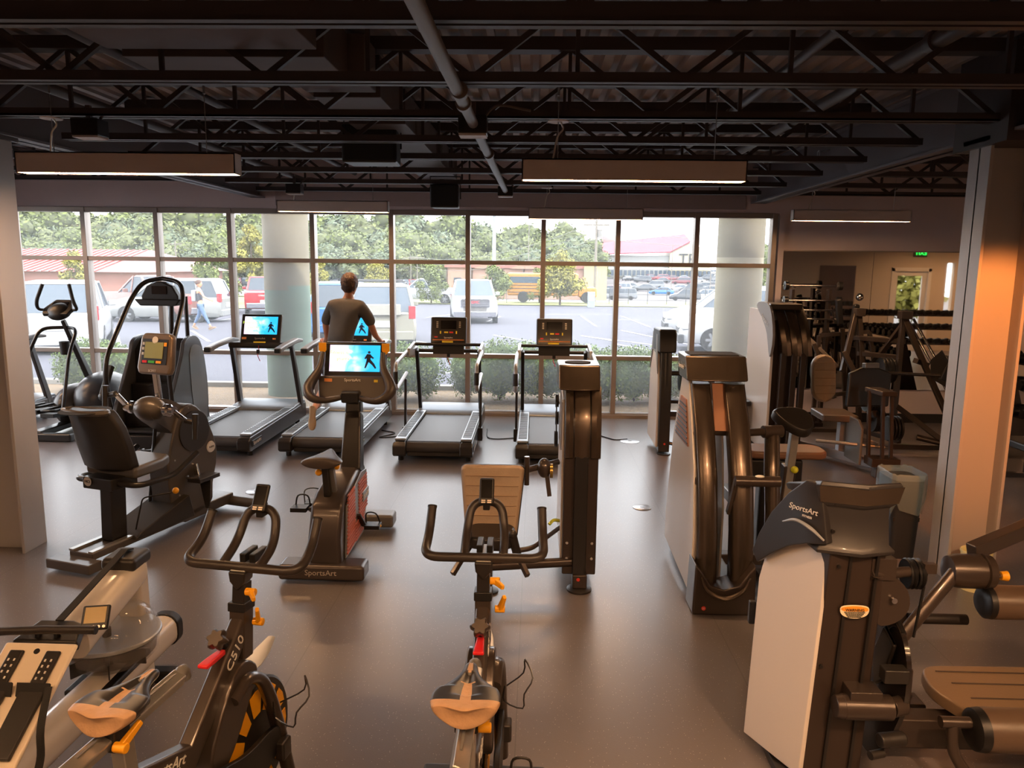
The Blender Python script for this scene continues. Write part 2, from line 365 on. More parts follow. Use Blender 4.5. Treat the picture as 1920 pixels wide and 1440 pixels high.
def hcol(x0, x1, y0, y1, name):
    bb = B(); ym = (y0 + y1) / 2
    bb.bb(x0, x0 + .022, y0, y1, 0, 3.05); bb.bb(x1 - .022, x1, y0, y1, 0, 3.05); bb.bb(x0, x1, ym - .01, ym + .01, 0, 3.05)
    c = struct(bb, name, COLM, bevel=.003)
    B().bb(x0 - .03, x1 + .03, y0 - .03, y1 + .03, 3.03, 3.06).out('cap_plate', STEELP, c)
    return c
hcol(2.96, 3.3, 5.21, 5.46, 'column_right'); hcol(-4.15, -3.81, 5.3, 5.56, 'column_left')
# conduit pipes and ducts
def pipe(pts, r, m_=STEELP, couplers=()):
    bb = B(); bb.tube(pts, r, 14)
    for p in couplers: bb.cyl(V(*p) - V(0, .03, 0), V(*p) + V(0, .03, 0), r * 1.35)
    return bb
tag(pipe([(-.42, 2.2, 3.06), (-.38, 9.25, 3.06)], .032, mat('grey_conduit', '6b6463', .45), [(-.41, 4.3, 3.06), (-.4, 4.0, 3.06), (-.39, 6.2, 3.06)]).out('conduit_pipe', MATS['grey_conduit']), 'grey round conduit running lengthwise below the middle of the ceiling joists', 'pipe')
for x, z, lb in ((1.55, 3.42, 'thinner'), (2.05, 3.36, 'thicker')):
    tag(pipe([(x, 2.2, z), (x, 10.6, z)], .03 if x < 2 else .045, STEELP, [(x, 4.2, z), (x, 6.4, z)]).out('conduit_pipe', STEELP), lb + ' dark pipe running above the joists right of centre', 'pipe')
tag(pipe([(-3.2, 2.2, 3.3), (-3.2, 10.6, 3.3)], .035).out('conduit_pipe', STEELP), 'dark pipe running through the joists beside the left beam', 'pipe')
tag(pipe([(-2.5, 2.2, 3.4), (-2.5, 10.6, 3.4)], .03).out('conduit_pipe', STEELP), 'dark pipe running through the joists right of the left beam pipe', 'pipe')
bb = B(); bb.bb(-1.4, -1.2, 3.3, 10.15, 3.4, 3.5)
for a_, b_, x_, w_ in ((3.3, 4.09, -2.25, -1.15), (4.23, 4.75, -2.25, -1.15), (4.75, 5.08, -1.5, -1.05), (5.22, 6.05, -1.5, -1.05), (6.19, 7.03, -1.5, -1.05), (7.17, 8.08, -1.5, -1.05), (8.22, 9.21, -1.5, -1.05), (9.35, 10.15, -1.5, -1.05)): bb.bb(x_, w_, a_, b_, 3.28, 3.55)
dk = tag(bb.out('air_duct', DUCTM, bevel=.006), 'dark rectangular air duct with a wide box running above the joists', 'duct')
bb = B()
for y in (6.7, 8.3, 9.5):
    for k in range(6): bb.bb(-1.052, -1.04, y + k * .04, y + k * .04 + .02, 3.28, 3.5)
bb.out('duct_grille', GREY, dk)

# wall mirror panels
MIRM = mat('mirror_silver', 'd6d2cc', .02, metal=1)
mi = thing('wall_mirror', 'large frameless wall mirror right of the windows reflecting a door', 'mirror', (4.7, WY - .01, .48))
mi['category'] = 'mirror'
for x0, x1 in ((-1.24, .015), (.02, 1.24), (1.245, 2.5), (2.505, 3.8)): B().bb(x0, x1, -.008, .005, 0, 1.94).out('mirror_panel', MIRM, mi)
B().bb(-1.25, 3.8, -.012, .005, 1.94, 1.955).out('top_channel', ALU, mi)
m2o = thing('wall_mirror', 'tall mirror on the far partition, seen reflected at the left end of the big mirror', 'mirror', (8.1, PY + .01, .6))
B().bb(-.5, .45, -.005, .005, 0, 1.65).out('mirror_panel', MIRM, m2o)

# ---------------- lamps ----------------
LAMPB = mat('white_lamp_housing', 'cfc5c0', .5)
DIFF = mat('warm_diffuser', 'ffc48c', .5, emit=LAMP_E)
lampN = 0
def hanging_light(x, y, z, L, label, disc='left', grp='hanging linear lamps'):
    t = thing('hanging_light', label, 'lamp', (x, y, z), 0, grp)
    bb = B(); h = .13; wd = .11
    bb.bb(0, L, -wd / 2, -wd / 2 + .008, 0, h); bb.bb(0, L, wd / 2 - .008, wd / 2, 0, h); bb.bb(0, L, -wd / 2, wd / 2, h - .008, h); bb.bb(0, .008, -wd / 2, wd / 2, 0, h); bb.bb(L - .008, L, -wd / 2, wd / 2, 0, h)
    bb.out('housing', LAMPB, t)
    B().bb(.01, L - .01, -wd / 2 + .01, wd / 2 - .01, .004, .012).out('diffuser', DIFF, t)
    zt = 3.13 - z
    for k, xx in enumerate((L * .16 if L < 2 else .3, L * .86)):
        bb = B(); bb.cyl((xx, 0, h), (xx, 0, zt + .16), .003, n=6); bb.cyl((xx, 0, zt + .12), (xx, 0, zt + .17), .008, n=8)
        bb.out('suspension_wire', SILV, t)
    xx = L * (.16 if disc == 'left' else .86)
    B().lathe([(.065, 0), (.068, .006), (.02, .012)], (xx, 0, zt - .04)).out('canopy_disc', LAMPB, t)
    B().tube([(xx + .01, 0, zt - .03), (xx + .03, 0, zt * .7 + h * .3), (xx - .005, 0, (zt + h) / 2), (xx - .03, .01, h)], .006, 6, sm=5).out('power_cord', LETG, t)
    return t
hanging_light(-3.38, 5.0, 2.75, 1.44, 'long white hanging lamp at upper left, nearest the left wall beam')
hanging_light(-.1, 5.0, 2.73, 1.42, 'long white hanging lamp with lit underside right of the ceiling conduit')
hanging_light(-3.12, 9.24, 2.79, 1.34, 'far hanging lamp over the left treadmills in front of the windows')
hanging_light(-.1, 9.24, 2.73, 1.36, 'far hanging lamp over the right treadmills in front of the windows')
hanging_light(3.02, 9.24, 2.74, 1.37, 'far hanging lamp above the wall mirror')
for x, y in ((-4.9, 1.0), (-2.6, 1.0), (-.3, 1.0), (2.0, 1.0), (-3.4, 0), (-.3, 0), (2.6, 0)): hanging_light(x, y, 2.75, 1.42, 'added unseen white hanging lamp just behind the viewpoint', grp='added hanging lamps behind the viewpoint')  # unseen lamps added to light the foreground
for x in (-1.7, 1.7): hanging_light(x, -3.0, 2.75, 1.42, 'added unseen white hanging lamp far behind the viewpoint, %s one' % ('left' if x < 0 else 'right'), grp='added hanging lamps behind the viewpoint')  # two more unseen lamps, added as foreground light from further back
for x, y in ((9.4, 5.0), (9.6, 2.4), (11.6, 2.4)): hanging_light(x, y, 2.75, 1.42, 'added unseen white hanging lamp in the right hand bay', grp='added hanging lamps in the right hand bay')  # off-frame lamps added to brighten the partition in the mirror
for y in (9.24, 7.4, 5.6): hanging_light(-8.05, y, 2.75, 1.3, 'added unseen white hanging lamp in the left hand bay', grp='added hanging lamps in the left hand bay')  # off-frame lamps added to brighten the wall at upper left
def spot(name, loc, tgt, e, ang, label, lc, blend=.6, r=.05):
    t = thing('spot_lamp', label, 'lamp', loc)
    d = (Vector(tgt) - Vector(loc)).normalized()
    bb = B(); bb.cyl(-d * .12, -d * .0, .05, .06); bb.out('lamp_head', BLK2, t)
    B().cyl(-d * .1, (0, 0, 3.6 - loc[2]), .012, n=8).out('lamp_stem', BLK2, t)
    l = bpy.data.lights.new(name, 'SPOT'); l.energy = e; l.color = lc; l.spot_size = math.radians(ang); l.spot_blend = blend; l.shadow_soft_size = r
    o = bpy.data.objects.new(name, l); COL.objects.link(o); o.location = Vector(loc) + d * .07; o.rotation_euler = d.to_track_quat('-Z', 'Y').to_euler()
for L_ in SPOTS: spot('spot_light', *L_)
# emergency / motion boxes under the conduit
for x, y, lb in ((-.41, 4.95, 'nearer'), (-.38, 9.3, 'farther'), (-2.97, 5.12, None), (-2.9, 9.2, 'left')):
    t = thing('sensor_box', {'nearer': 'small black box with white underside on the ceiling conduit, nearer one', 'farther': 'small black box at the far end of the ceiling conduit', None: 'small black box with curved cable beside the upper left lamp', 'left': 'small black box with cable by the far left lamp'}[lb], 'ceiling sensor', (x, y, 3.0))
    B().bb(-.09, .09, -.07, .07, 0, .11).out('box', BLK2, t, bevel=.006)
    B().bb(-.085, .085, -.065, .065, -.012, 0).out('lens', LAMPB, t)
    B().tube([(.06, 0, .1), (.16, 0, .18), (.36, .06, .16)], .009, 8, sm=5).out('flex_cable', STEELP, t); B().bar((0, 0, .1), (0, .0, .2), .03, .03).out('hanger', STEELP, t)
def speaker(x, y, z, wd, hh, dp, label):
    t = thing('loudspeaker', label, 'speaker', (x, y, z))
    bb = B(); bb.prism([(-wd / 2, 0), (wd / 2, 0), (wd / 2 * .92, dp), (-wd / 2 * .92, dp)], 'Z', 0, hh); bb.out('cabinet', BLK, t, bevel=.015)
    B().bb(-wd / 2 + .02, wd / 2 - .02, -.008, .004, .02, hh - .02).out('grille', mat('speaker_grille', '111111', .8, bump=.4, bscale=600), t, bevel=.004)
    B().tube([(-wd / 2 - .01, dp * .5, hh * .4), (-wd / 2 - .012, dp * .5, hh + .1), (wd / 2 + .01, dp * .5, hh + .1), (wd / 2 + .01, dp * .5, hh * .4)], .008, 6).out('bracket', BLK2, t)
speaker(-1.4, 6.45, 3.02, .46, .31, .3, 'large black loudspeaker hung below the ceiling joists')
speaker(-1.1, 9.16, 2.85, .34, .27, .26, 'smaller black loudspeaker hung in front of the window wall')
for p, lb in (((1885 - 60, 178), 'round clamp ring on the right ceiling beam near the column'), ((1535, 290), 'round clamp ring on the right ceiling beam nearer the mirror')):
    q = U(*p, x=2.94)
    tag(B().tube([q + V(0, .03 * math.cos(a), .04 * math.sin(a)) for a in [k * math.pi / 6 for k in range(12)]], .006, 6, closed=True).bar(q + V(0, 0, .03), q + V(.12, 0, .05), .012, .012).out('clamp_ring', SILV), lb, 'clamp')
# ================= outside =================
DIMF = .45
def gz(y): return -.02 * max(0, y - 14) if y < 68 else -1.08 - .0407 * (y - 68) if y < 125 else -3.4 + .0141 * (y - 125) if y < 260 else -1.5 + .03 * (y - 260)
def gp(px, py):
    y = 11.0
    while y < 420:
        P = U(px, py, y=y)
        if P.z <= gz(y): break
        y *= 1.004
    return (P.x, P.y, gz(P.y))
ASPH = mat('near_lot_asphalt', '5c5d6c', .9, bump=.2, bscale=40, var=.05, vscale=.6)  # grey asphalt colour with slight random variation
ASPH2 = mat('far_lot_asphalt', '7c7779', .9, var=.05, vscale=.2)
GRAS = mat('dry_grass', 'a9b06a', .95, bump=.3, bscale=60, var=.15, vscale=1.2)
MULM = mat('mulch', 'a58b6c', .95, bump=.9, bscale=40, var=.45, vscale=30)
def strip(y0, y1, x0, x1, dz=0, n=1):
    bb = B(); ys = [y0 + (y1 - y0) * i / n for i in range(n + 1)]
    vs = []
    for y in ys: vs += [V(x0, y, gz(y) + dz), V(x1, y, gz(y) + dz)]
    return bb.add(vs, [(2 * i, 2 * i + 1, 2 * i + 3, 2 * i + 2) for i in range(n)])
struct(strip(WY + .15, 300, -220, 260, -.02, 60), 'ground', ASPH2); struct(B().bb(-40, XL - .2, -15, WY + .15, -.1, -.02), 'ground_side', ASPH2)
struct(strip(13.0, 56, -70, 90, 0, 20), 'road_parking', ASPH)
struct(strip(56, 68, -70, 90, .04, 4), 'ground_lawn', GRAS)
struct(strip(44, 56, -70, -12, .04, 4), 'ground_lawn', GRAS)
struct(strip(78, 100, -90, -9, .05, 4), 'ground_lawn', GRAS)
bb = B()
bm_ = random.Random(3)
struct(B().bb(-11, 6, WY + .15, 12.85, -.1, .02), 'ground_mulch', MULM)
struct(B().bb(-14, 9, 12.85, 13.02, -.1, .1), 'kerb_concrete', mat('kerb_concrete', 'c4bfb6', .8), bevel=.01)
PAINT = mat('white_line_paint', 'd8d8da', .8)
bb = B()
def line(x0, y0, x1, y1, w_=.1):
    n = 6; P = []
    d = V(x1 - x0, y1 - y0, 0).normalized(); r = V(-d.y, d.x, 0) * w_ / 2
    for i in range(n + 1):
        x, y = x0 + (x1 - x0) * i / n, y0 + (y1 - y0) * i / n; P += [V(x, y, gz(y) + .012) - r, V(x, y, gz(y) + .012) + r]
    bb.add(P, [(2 * i, 2 * i + 1, 2 * i + 3, 2 * i + 2) for i in range(n)])
def pxl(a, b, w_=.1):
    p = []
    for q in (a, b):
        p.append(V(*gp(*q)))
    line(p[0].x, p[0].y, p[1].x, p[1].y, w_)
for a, b in (((912, 604), (938, 594)), ((1090, 593), (1117, 612)), ((1165, 593), (1217, 613)), ((1100, 632), (1230, 648)), ((1150, 645), (1240, 662)), ((925, 629), (1000, 642)), ((360, 621), (392, 641)), ((1165, 620), (1290, 646)),
             ((990, 590), (1150, 590)), ((1150, 600), (1240, 601)), ((215, 618), (225, 650)), ((400, 603), (450, 596)), ((1090, 630), (1150, 640)), ((800, 596), (845, 590)), ((780, 640), (800, 644)), ((1160, 672), (1210, 674)), ((825, 700), (862, 700))): pxl(a, b, .11)
struct(bb, 'road_markings', PAINT)

# concrete columns
m, nt, b = nodes('painted_concrete_column')
tc = nt.nodes.new('ShaderNodeTexCoord'); sp = nt.nodes.new('ShaderNodeSeparateXYZ'); nt.links.new(tc.outputs['Object'], sp.inputs[0])
nz = nt.nodes.new('ShaderNodeTexVoronoi'); nz.inputs['Scale'].default_value = 2.2; nt.links.new(tc.outputs['Object'], nz.inputs['Vector'])
se = nt.nodes.new('ShaderNodeSeparateColor'); nt.links.new(nz.outputs['Color'], se.inputs[0])
ma = nt.nodes.new('ShaderNodeMath'); ma.operation = 'MULTIPLY_ADD'; ma.inputs[1].default_value = .22; nt.links.new(se.outputs[0], ma.inputs[0]); nt.links.new(sp.outputs[2], ma.inputs[2])
gt = nt.nodes.new('ShaderNodeMath'); gt.operation = 'GREATER_THAN'; gt.inputs[1].default_value = 1.93; nt.links.new(ma.outputs[0], gt.inputs[0])
n3 = nt.nodes.new('ShaderNodeTexNoise'); n3.inputs['Scale'].default_value = 3; n3.inputs['Detail'].default_value = 8; nt.links.new(tc.outputs['Object'], n3.inputs['Vector'])
mx = nt.nodes.new('ShaderNodeMix'); mx.data_type = 'RGBA'; mx.inputs['A'].default_value = DLIN('a3bfac'); mx.inputs['B'].default_value = DLIN('beb398'); nt.links.new(gt.outputs[0], mx.inputs['Factor'])
m5 = nt.nodes.new('ShaderNodeMix'); m5.data_type = 'RGBA'; m5.blend_type = 'MULTIPLY'; m5.inputs['Factor'].default_value = .35; nt.links.new(mx.outputs['Result'], m5.inputs['A']); nt.links.new(n3.outputs[0], m5.inputs['B'])
nt.links.new(m5.outputs['Result'], b.inputs['Base Color']); b.inputs['Roughness'].default_value = .8
CONC = mat('bare_concrete_column', 'aea486', .8, var=.08, vscale=2.5, bump=.1, bscale=20)
bb = B(); bb.lathe([(.36, 0), (.36, 3.9)], n=40); c1 = struct(bb, 'column_outside', m); c1.location = (-4.05, 12.3, 0)
bb = B(); bb.lathe([(.36, -.05), (.36, 2.33), (.357, 2.335), (.36, 2.34), (.36, 3.9)], n=40); c2 = struct(bb, 'column_outside', CONC); c2.location = (3.22, 12.2, 0)

# ---- plants ----
def leafcloud(blobs, n, size, seed, spread=.35):
    r = random.Random(seed); vs = []; fs = []
    tot = sum(b_[3] ** 2 for b_ in blobs)
    for (bx, by, bz, br, *sq) in blobs:
        k = int(n * br * br / tot); fz = sq[0] if sq else 1
        for _ in range(k):
            d = V(r.gauss(0, 1), r.gauss(0, 1), r.gauss(0, 1)).normalized(); rr = br * (1 - spread * r.random() ** 1.5)
            p = V(bx, by, bz) + V(d.x * rr, d.y * rr, d.z * rr * fz)
            a = V(r.gauss(0, 1), r.gauss(0, 1), r.gauss(0, 1)).normalized(); c = a.cross(d + V(0, 0, .3)).normalized(); s_ = size * (.6 + .8 * r.random())
            i = len(vs); vs += [p + a * s_, p + c * s_ * .55, p - a * s_ * .9, p - c * s_ * .55]; fs.append((i, i + 1, i + 2, i + 3))
    bb = B(); bb.add(vs, fs); return bb
def leafmat(name, col, v):
    m_ = mat(name, col, .75, var=v, vscale=1.2, spec=.2); b_ = m_.node_tree.nodes['Principled BSDF']; return m_
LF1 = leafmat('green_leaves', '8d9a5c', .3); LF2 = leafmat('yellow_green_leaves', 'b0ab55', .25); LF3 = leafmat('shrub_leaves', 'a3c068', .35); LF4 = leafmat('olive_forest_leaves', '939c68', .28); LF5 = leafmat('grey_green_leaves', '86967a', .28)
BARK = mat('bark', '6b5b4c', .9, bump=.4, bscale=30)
def shrub(x, y, w_, h, seed, label, mt=LF3):
    r = random.Random(seed); t = thing('shrub', label, 'shrub', (x, y, .02))
    bl = [(r.uniform(-.5, .5) * w_ * .62, r.uniform(-.18, .18) * w_, h * r.uniform(.3, .68), h * r.uniform(.28, .36)) for _ in range(14)]
    bl += [(-w_ * .34, 0, h * .5, h * .4), (w_ * .34, 0, h * .5, h * .4), (0, 0, h * .58, h * .42), (-w_ * .36, 0, h * .24, h * .24), (0, -.05, h * .24, h * .25), (w_ * .36, 0, h * .24, h * .24)]
    leafcloud(bl, 13000, .024, seed, .35).out('foliage', mt, t, flat=True)
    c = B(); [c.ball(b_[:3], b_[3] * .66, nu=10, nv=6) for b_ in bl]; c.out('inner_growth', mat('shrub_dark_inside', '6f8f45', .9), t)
    s = B(); [s.cyl((0, 0, 0), (r.uniform(-.2, .2), 0, h * .4), .015, n=6) for _ in range(5)]; s.out('stem', BARK, t)
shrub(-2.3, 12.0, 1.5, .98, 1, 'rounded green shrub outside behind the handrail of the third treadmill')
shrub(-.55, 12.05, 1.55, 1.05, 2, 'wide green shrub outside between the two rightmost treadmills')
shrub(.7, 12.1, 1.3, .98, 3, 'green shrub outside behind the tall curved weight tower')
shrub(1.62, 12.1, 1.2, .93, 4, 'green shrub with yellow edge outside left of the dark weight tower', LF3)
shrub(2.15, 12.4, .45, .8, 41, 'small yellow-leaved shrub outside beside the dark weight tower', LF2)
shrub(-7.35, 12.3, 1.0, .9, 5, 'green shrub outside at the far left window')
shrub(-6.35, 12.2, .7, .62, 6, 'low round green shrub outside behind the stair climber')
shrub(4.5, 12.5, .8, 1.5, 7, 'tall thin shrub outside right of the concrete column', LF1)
def tree(x, y, h, wd, seed, label, mt, kind='cone', name='tree'):
    
    r = random.Random(seed); t = thing(name, label, 'tree', (x, y, gz(y)))
    bl = []
    for k in range(26):
        f = r.random(); rad = wd / 2 * ((1 - f) ** .7 * .85 + .1) * r.uniform(.45, .8); a = r.random() * 6.28
        q = wd / 2 * (1 - f) ** .55 * r.random() ** .5 * .95
        bl.append((math.cos(a) * q, math.sin(a) * q, h * (.22 + .7 * f), max(.14 * wd, rad * .6)))
    leafcloud(bl, 5000, h * .028, seed, .75).out('foliage', mt, t, flat=True)
    B().tube([(0, 0, 0), (.03, 0, h * .4), (0, 0, h * .85)], [h * .02, h * .014, h * .005], 8).out('trunk', BARK, t)
    return t
def treepx(px, pyt, wpx, y, seed, label, mt, **k):
    p = U(px, pyt, y=y); tree(p.x, y, p.z - gz(y), wpx * 1.15 * y / 1416, seed, label, mt, **k)
treepx(137, 470, 62, 46, 11, 'young tree in front of the red roofed barn', LF2)
treepx(395, 450, 78, 52, 12, 'young tree behind the white suv with the walking woman', LF1)
treepx(468, 415, 62, 75, 13, 'yellowish tree left of the painted concrete column', LF2)
treepx(598, 480, 50, 56, 14, 'tree just right of the painted concrete column', LF2)
treepx(707, 492, 62, 56, 15, 'round tree behind the silver suv', LF2)
treepx(808, 495, 64, 57, 16, 'neat cone shaped tree left of the white pickup', LF1)
treepx(928, 497, 66, 57, 17, 'tree beside the tall light pole', LF1)
treepx(1052, 462, 82, 57, 18, 'big tree standing in front of the yellow school bus', LF2)
treepx(1012, 500, 50, 62, 19, 'dark tree between school bus and office building', LF1)
# hillside forest
protos = []
for k in range(4):
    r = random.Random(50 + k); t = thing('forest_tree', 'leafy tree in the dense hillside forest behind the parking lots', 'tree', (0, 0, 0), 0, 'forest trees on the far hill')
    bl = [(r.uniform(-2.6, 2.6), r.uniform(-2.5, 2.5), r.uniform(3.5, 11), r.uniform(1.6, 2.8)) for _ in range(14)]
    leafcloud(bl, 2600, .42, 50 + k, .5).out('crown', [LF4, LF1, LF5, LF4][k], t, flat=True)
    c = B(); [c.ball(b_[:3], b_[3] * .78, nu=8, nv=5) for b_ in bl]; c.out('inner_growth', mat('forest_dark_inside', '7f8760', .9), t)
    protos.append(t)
def ftop(px): # treeline height in the photograph
    K = [(-80, 388), (30, 385), (90, 392), (140, 398), (170, 400), (200, 392), (300, 395), (420, 394), (600, 402), (740, 404), (820, 408), (870, 416), (960, 422), (1040, 424), (1090, 430), (1115, 452), (1150, 478), (1320, 470), (1440, 445), (1600, 440)]
    for (a, b_), (c, d) in zip(K, K[1:]):
        if px <= c: return b_ + (d - b_) * (px - a) / (c - a)
    return 450
k = 0
for row, (yy, f) in enumerate(((165, .6), (185, .82), (205, 1.04))):
    px = -60 + row * 11
    while px < (1125 if row else 1105):
        p = U(px, ftop(px), y=yy); h = (p.z - gz(yy)) * f * rnd.uniform(.9, 1.06); g = gz(yy)
        pr = protos[k % 4]; loc = (p.x, yy + rnd.uniform(-5, 5), g - 1.0); sc = (h + 1) / 12.6
        if k < 4: pr.location = loc; pr.scale = (sc * 1.15, sc * 1.15, sc); pr.rotation_euler.z = k
        else: dup(pr, loc, rnd.uniform(0, 360), scale=(sc * 1.15, sc * 1.15, sc))
        k += 1; px += 31
for px in (1410, 1440, 1475):
    p = U(px, ftop(px) , y=170); dup(protos[1], (p.x, 170, gz(170) - 1), px, scale=(p.z - gz(170)) / 13.4, label='leafy tree in the distance right of the bare concrete column', group='distant trees right of the concrete column')

# ---- vehicles ----
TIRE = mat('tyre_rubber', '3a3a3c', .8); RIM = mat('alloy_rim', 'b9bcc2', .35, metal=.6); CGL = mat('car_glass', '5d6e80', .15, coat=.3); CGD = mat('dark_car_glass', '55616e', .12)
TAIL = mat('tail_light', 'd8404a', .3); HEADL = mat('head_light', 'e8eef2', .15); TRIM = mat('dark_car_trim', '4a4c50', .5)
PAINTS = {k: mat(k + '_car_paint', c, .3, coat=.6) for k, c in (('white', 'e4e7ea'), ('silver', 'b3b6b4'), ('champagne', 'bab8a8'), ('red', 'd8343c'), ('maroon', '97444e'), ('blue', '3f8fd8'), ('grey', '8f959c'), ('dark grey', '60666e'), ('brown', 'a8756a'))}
def section(x, hw, z0, z1, ins=.06):
    return [V(-hw + ins, x, z0), V(hw - ins, x, z0), V(hw, x, z0 + .15), V(hw, x, z0 + (z1 - z0) * .6), V(hw - ins, x, z1), V(-hw + ins, x, z1), V(-hw, x, z0 + (z1 - z0) * .6), V(-hw, x, z0 + .15)]
def vehicle(kind, color, label, loc, rz, group=None, name='parked_car', cat='car', detail=1):
    """length along local +y (front)"""
    t = thing(name, label, cat, loc, rz, group); P = PAINTS[color]
    L, W, H, belt, gc = {'suv': (4.7, 1.86, 1.74, 1.05, .22), 'sedan': (4.6, 1.8, 1.42, .92, .18), 'pickup': (5.6, 2.0, 1.88, 1.2, .35), 'van': (5.0, 1.95, 1.75, 1.05, .2)}[kind]
    h = L / 2; w2 = W / 2
    if kind == 'pickup': st = [(-h, .93, gc + .2, belt - .03), (-h + .1, 1, gc, belt), (h - 1.7, 1, gc, belt), (h - .5, 1, gc, belt - .03), (h - .06, .96, gc, belt - .1), (h, .88, gc + .1, belt - .3)]; cab = (-.45, h - 1.55, .45, .75)
    elif kind == 'sedan': st = [(-h, .85, gc + .15, belt - .12), (-h + .2, .97, gc, belt), (h - 1.3, 1, gc, belt), (h - .35, .95, gc, belt - .18), (h, .8, gc + .08, belt - .38)]; cab = (-h + .5, h - 1.2, .75, .85)
    else: st = [(-h, .93, gc + .15, belt - .05), (-h + .12, 1, gc, belt), (h - 1.25, 1, gc, belt), (h - .75, .99, gc, belt - .06), (h - .3, .93, gc, belt - .2), (h - .08, .84, gc, belt - .36), (h, .72, gc + .08, belt - .48)]; cab = (-h + .08, h - 1.2, .28, .8)
    bb = B(); bb.loft([section(y, w2 * f, a, c) for y, f, a, c in st]); bb.out('body', P, t, bevel=.03)
    y0, y1, sl0, sl1 = cab
    def cr(y, hw, z): return (y, hw, z)
    rw = w2 * .78
    G = [[V(-w2 * .93, y0, belt - .02), V(w2 * .93, y0, belt - .02), V(w2 * .93, y1, belt - .02), V(-w2 * .93, y1, belt - .02)], [V(-rw, y0 + sl0, H - .04), V(rw, y0 + sl0, H - .04), V(rw, y1 - sl1, H - .04), V(-rw, y1 - sl1, H - .04)]]
    bb = B(); bb.loft(G); bb.out('window_glass', CGL if color in ('white', 'champagne') else CGD, t, bevel=.02)
    bb = B(); a, c = G
    bb.loft([[c[0] + V(-.01, -.01, 0), c[1] + V(.01, -.01, 0), c[2] + V(.01, .01, 0), c[3] + V(-.01, .01, 0)], [c[0] + V(.08, .05, .06), c[1] + V(-.08, .05, .06), c[2] + V(-.08, -.08, .06), c[3] + V(.08, -.08, .06)]])
    for i in range(4): bb.bar(a[i], c[i], .08, .07, up=(0, 1, 0))
    for s_ in (-1, 1):
        ym = (y0 + y1) / 2 + .1; bb.bar((s_ * w2 * .93, ym, belt), (s_ * rw, ym, H), .07, .05, up=(0, 1, 0))
        if kind in ('suv', 'van'): bb.bar((s_ * w2 * .93, y0 + .85, belt), (s_ * rw, y0 + .95, H), .1, .05, up=(0, 1, 0))
    bb.out('roof', P, t, bevel=.012)
    for yy in (-h + .95 if kind != 'pickup' else -h + 1.2, h - .9):
        for s_ in (-1, 1):
            R = .34 if kind != 'pickup' else .4
            w_ = B().lathe([(R * .62, -.1), (R * .96, -.1), (R, -.07), (R, .07), (R * .96, .1), (R * .62, .1)], (s_ * (w2 - .09), yy, R), 'X', 22 if detail else 12).out('wheel', TIRE, t)
            if detail:
                bb = B(); bb.lathe([(R * .62, -.06), (R * .62, .06)], (s_ * (w2 - .09), yy, R), 'X', 22); bb.mi = 1
                for k_ in range(6):
                    an = k_ * math.pi / 3; c_ = V(s_ * (w2 + .0), yy, R); bb.bar(c_, c_ + V(0, math.cos(an) * R * .6, math.sin(an) * R * .6), .07, .03, up=(1, 0, 0))
                bb.out('rim', [TRIM, RIM], w_)
    if detail:
        for s_ in (-1, 1):
            if kind == 'pickup': B().bb(s_ * (w2 - .08) - .07, s_ * (w2 - .08) + .07, -h - .01, -h + .1, .8, 1.12).out('tail_light', TAIL, t, bevel=.01)
            else: B().bb(s_ * (w2 - .12) - .09, s_ * (w2 - .12) + .09, -h - .01, -h + .15, .85, 1.2 if kind != 'sedan' else .95).out('tail_light', TAIL, t, bevel=.01)
            B().bb(s_ * (w2 - .22) - .14, s_ * (w2 - .22) + .14, h - .3 if kind != 'pickup' else h - .16, h - .03, .62 if kind != 'pickup' else .85, .76 if kind != 'pickup' else 1.05).out('head_light', HEADL, t, bevel=.01)
            B().box((s_ * (w2 + .1), y1 - sl1 * .8, belt + .08), (.2, .12, .15)).out('mirror', P, t, bevel=.03)
        bb = B(); bb.bb(-w2 * .9, w2 * .9, -h - .06, -h + .08, gc + .05, gc + .3); bb.out('rear_bumper', P if kind != 'pickup' else CHRO, t, bevel=.03)
        bb = B(); bb.bb(-w2 * .9, w2 * .9, h - .12, h + .03, gc, gc + .25); bb.out('front_bumper', TRIM if kind != 'pickup' else CHRO, t, bevel=.03)
        B().bb(-w2 * .5, w2 * .5, h - .12, h + .01, gc + .25, belt - .42 if kind in ('suv', 'van') else belt - .22).out('grille', TRIM if kind != 'pickup' else GREY, t, bevel=.02)
        B().bb(-.26, .26, -h - .02, -h + .05, .62, .8).out('licence_plate', mat('plate', 'e3e3e0', .5), t)
    return t
def carat(px, py, *a, **k):
    kind, color, label, rz = a; p = gp(px, py); return vehicle(kind, color, label, p, rz, **k)
c = carat(716, 640, 'suv', 'champagne', 'champagne suv seen from behind, roof rack, right of the exercising man', 12)
bb = B(); [bb.tube([(s_ * .68, -1.9, 1.8), (s_ * .68, 1.0, 1.82)], .025, 8) for s_ in (-1, 1)]; [bb.tube([(-.68, y_, 1.84), (.68, y_, 1.84)], .02, 8) for y_ in (-1.3, .3)]; bb.out('roof_rack', TRIM, c)
B().bb(-.5, .5, -2.43, -2.36, .95, 1.25).out('tailgate_panel', mat('champagne_panel', 'c9c7bc', .4), c, bevel=.02)
txt('EXPLORER', .1, (.45, -2.37, 1.0), (90, 0, 0), SILP, c)
c = carat(886, 601, 'pickup', 'white', 'white pickup truck facing the gym behind the third treadmill', 187)
B().bb(-.62, .62, 2.72, 2.86, .78, 1.12).out('chrome_grille', CHRO, c, bevel=.02)
bb = B(); [bb.bb(-.58, .58, 2.85, 2.875, .81 + k * .06, .83 + k * .06) for k in range(6)]; bb.out('grille_bar', TRIM, c)
txt('GMC', .16, (0, 2.885, .98), (90, 0, 180), RED, c)
c = carat(500, 586, 'pickup', 'red', 'bright red pickup truck seen from behind left of the concrete column', 19)
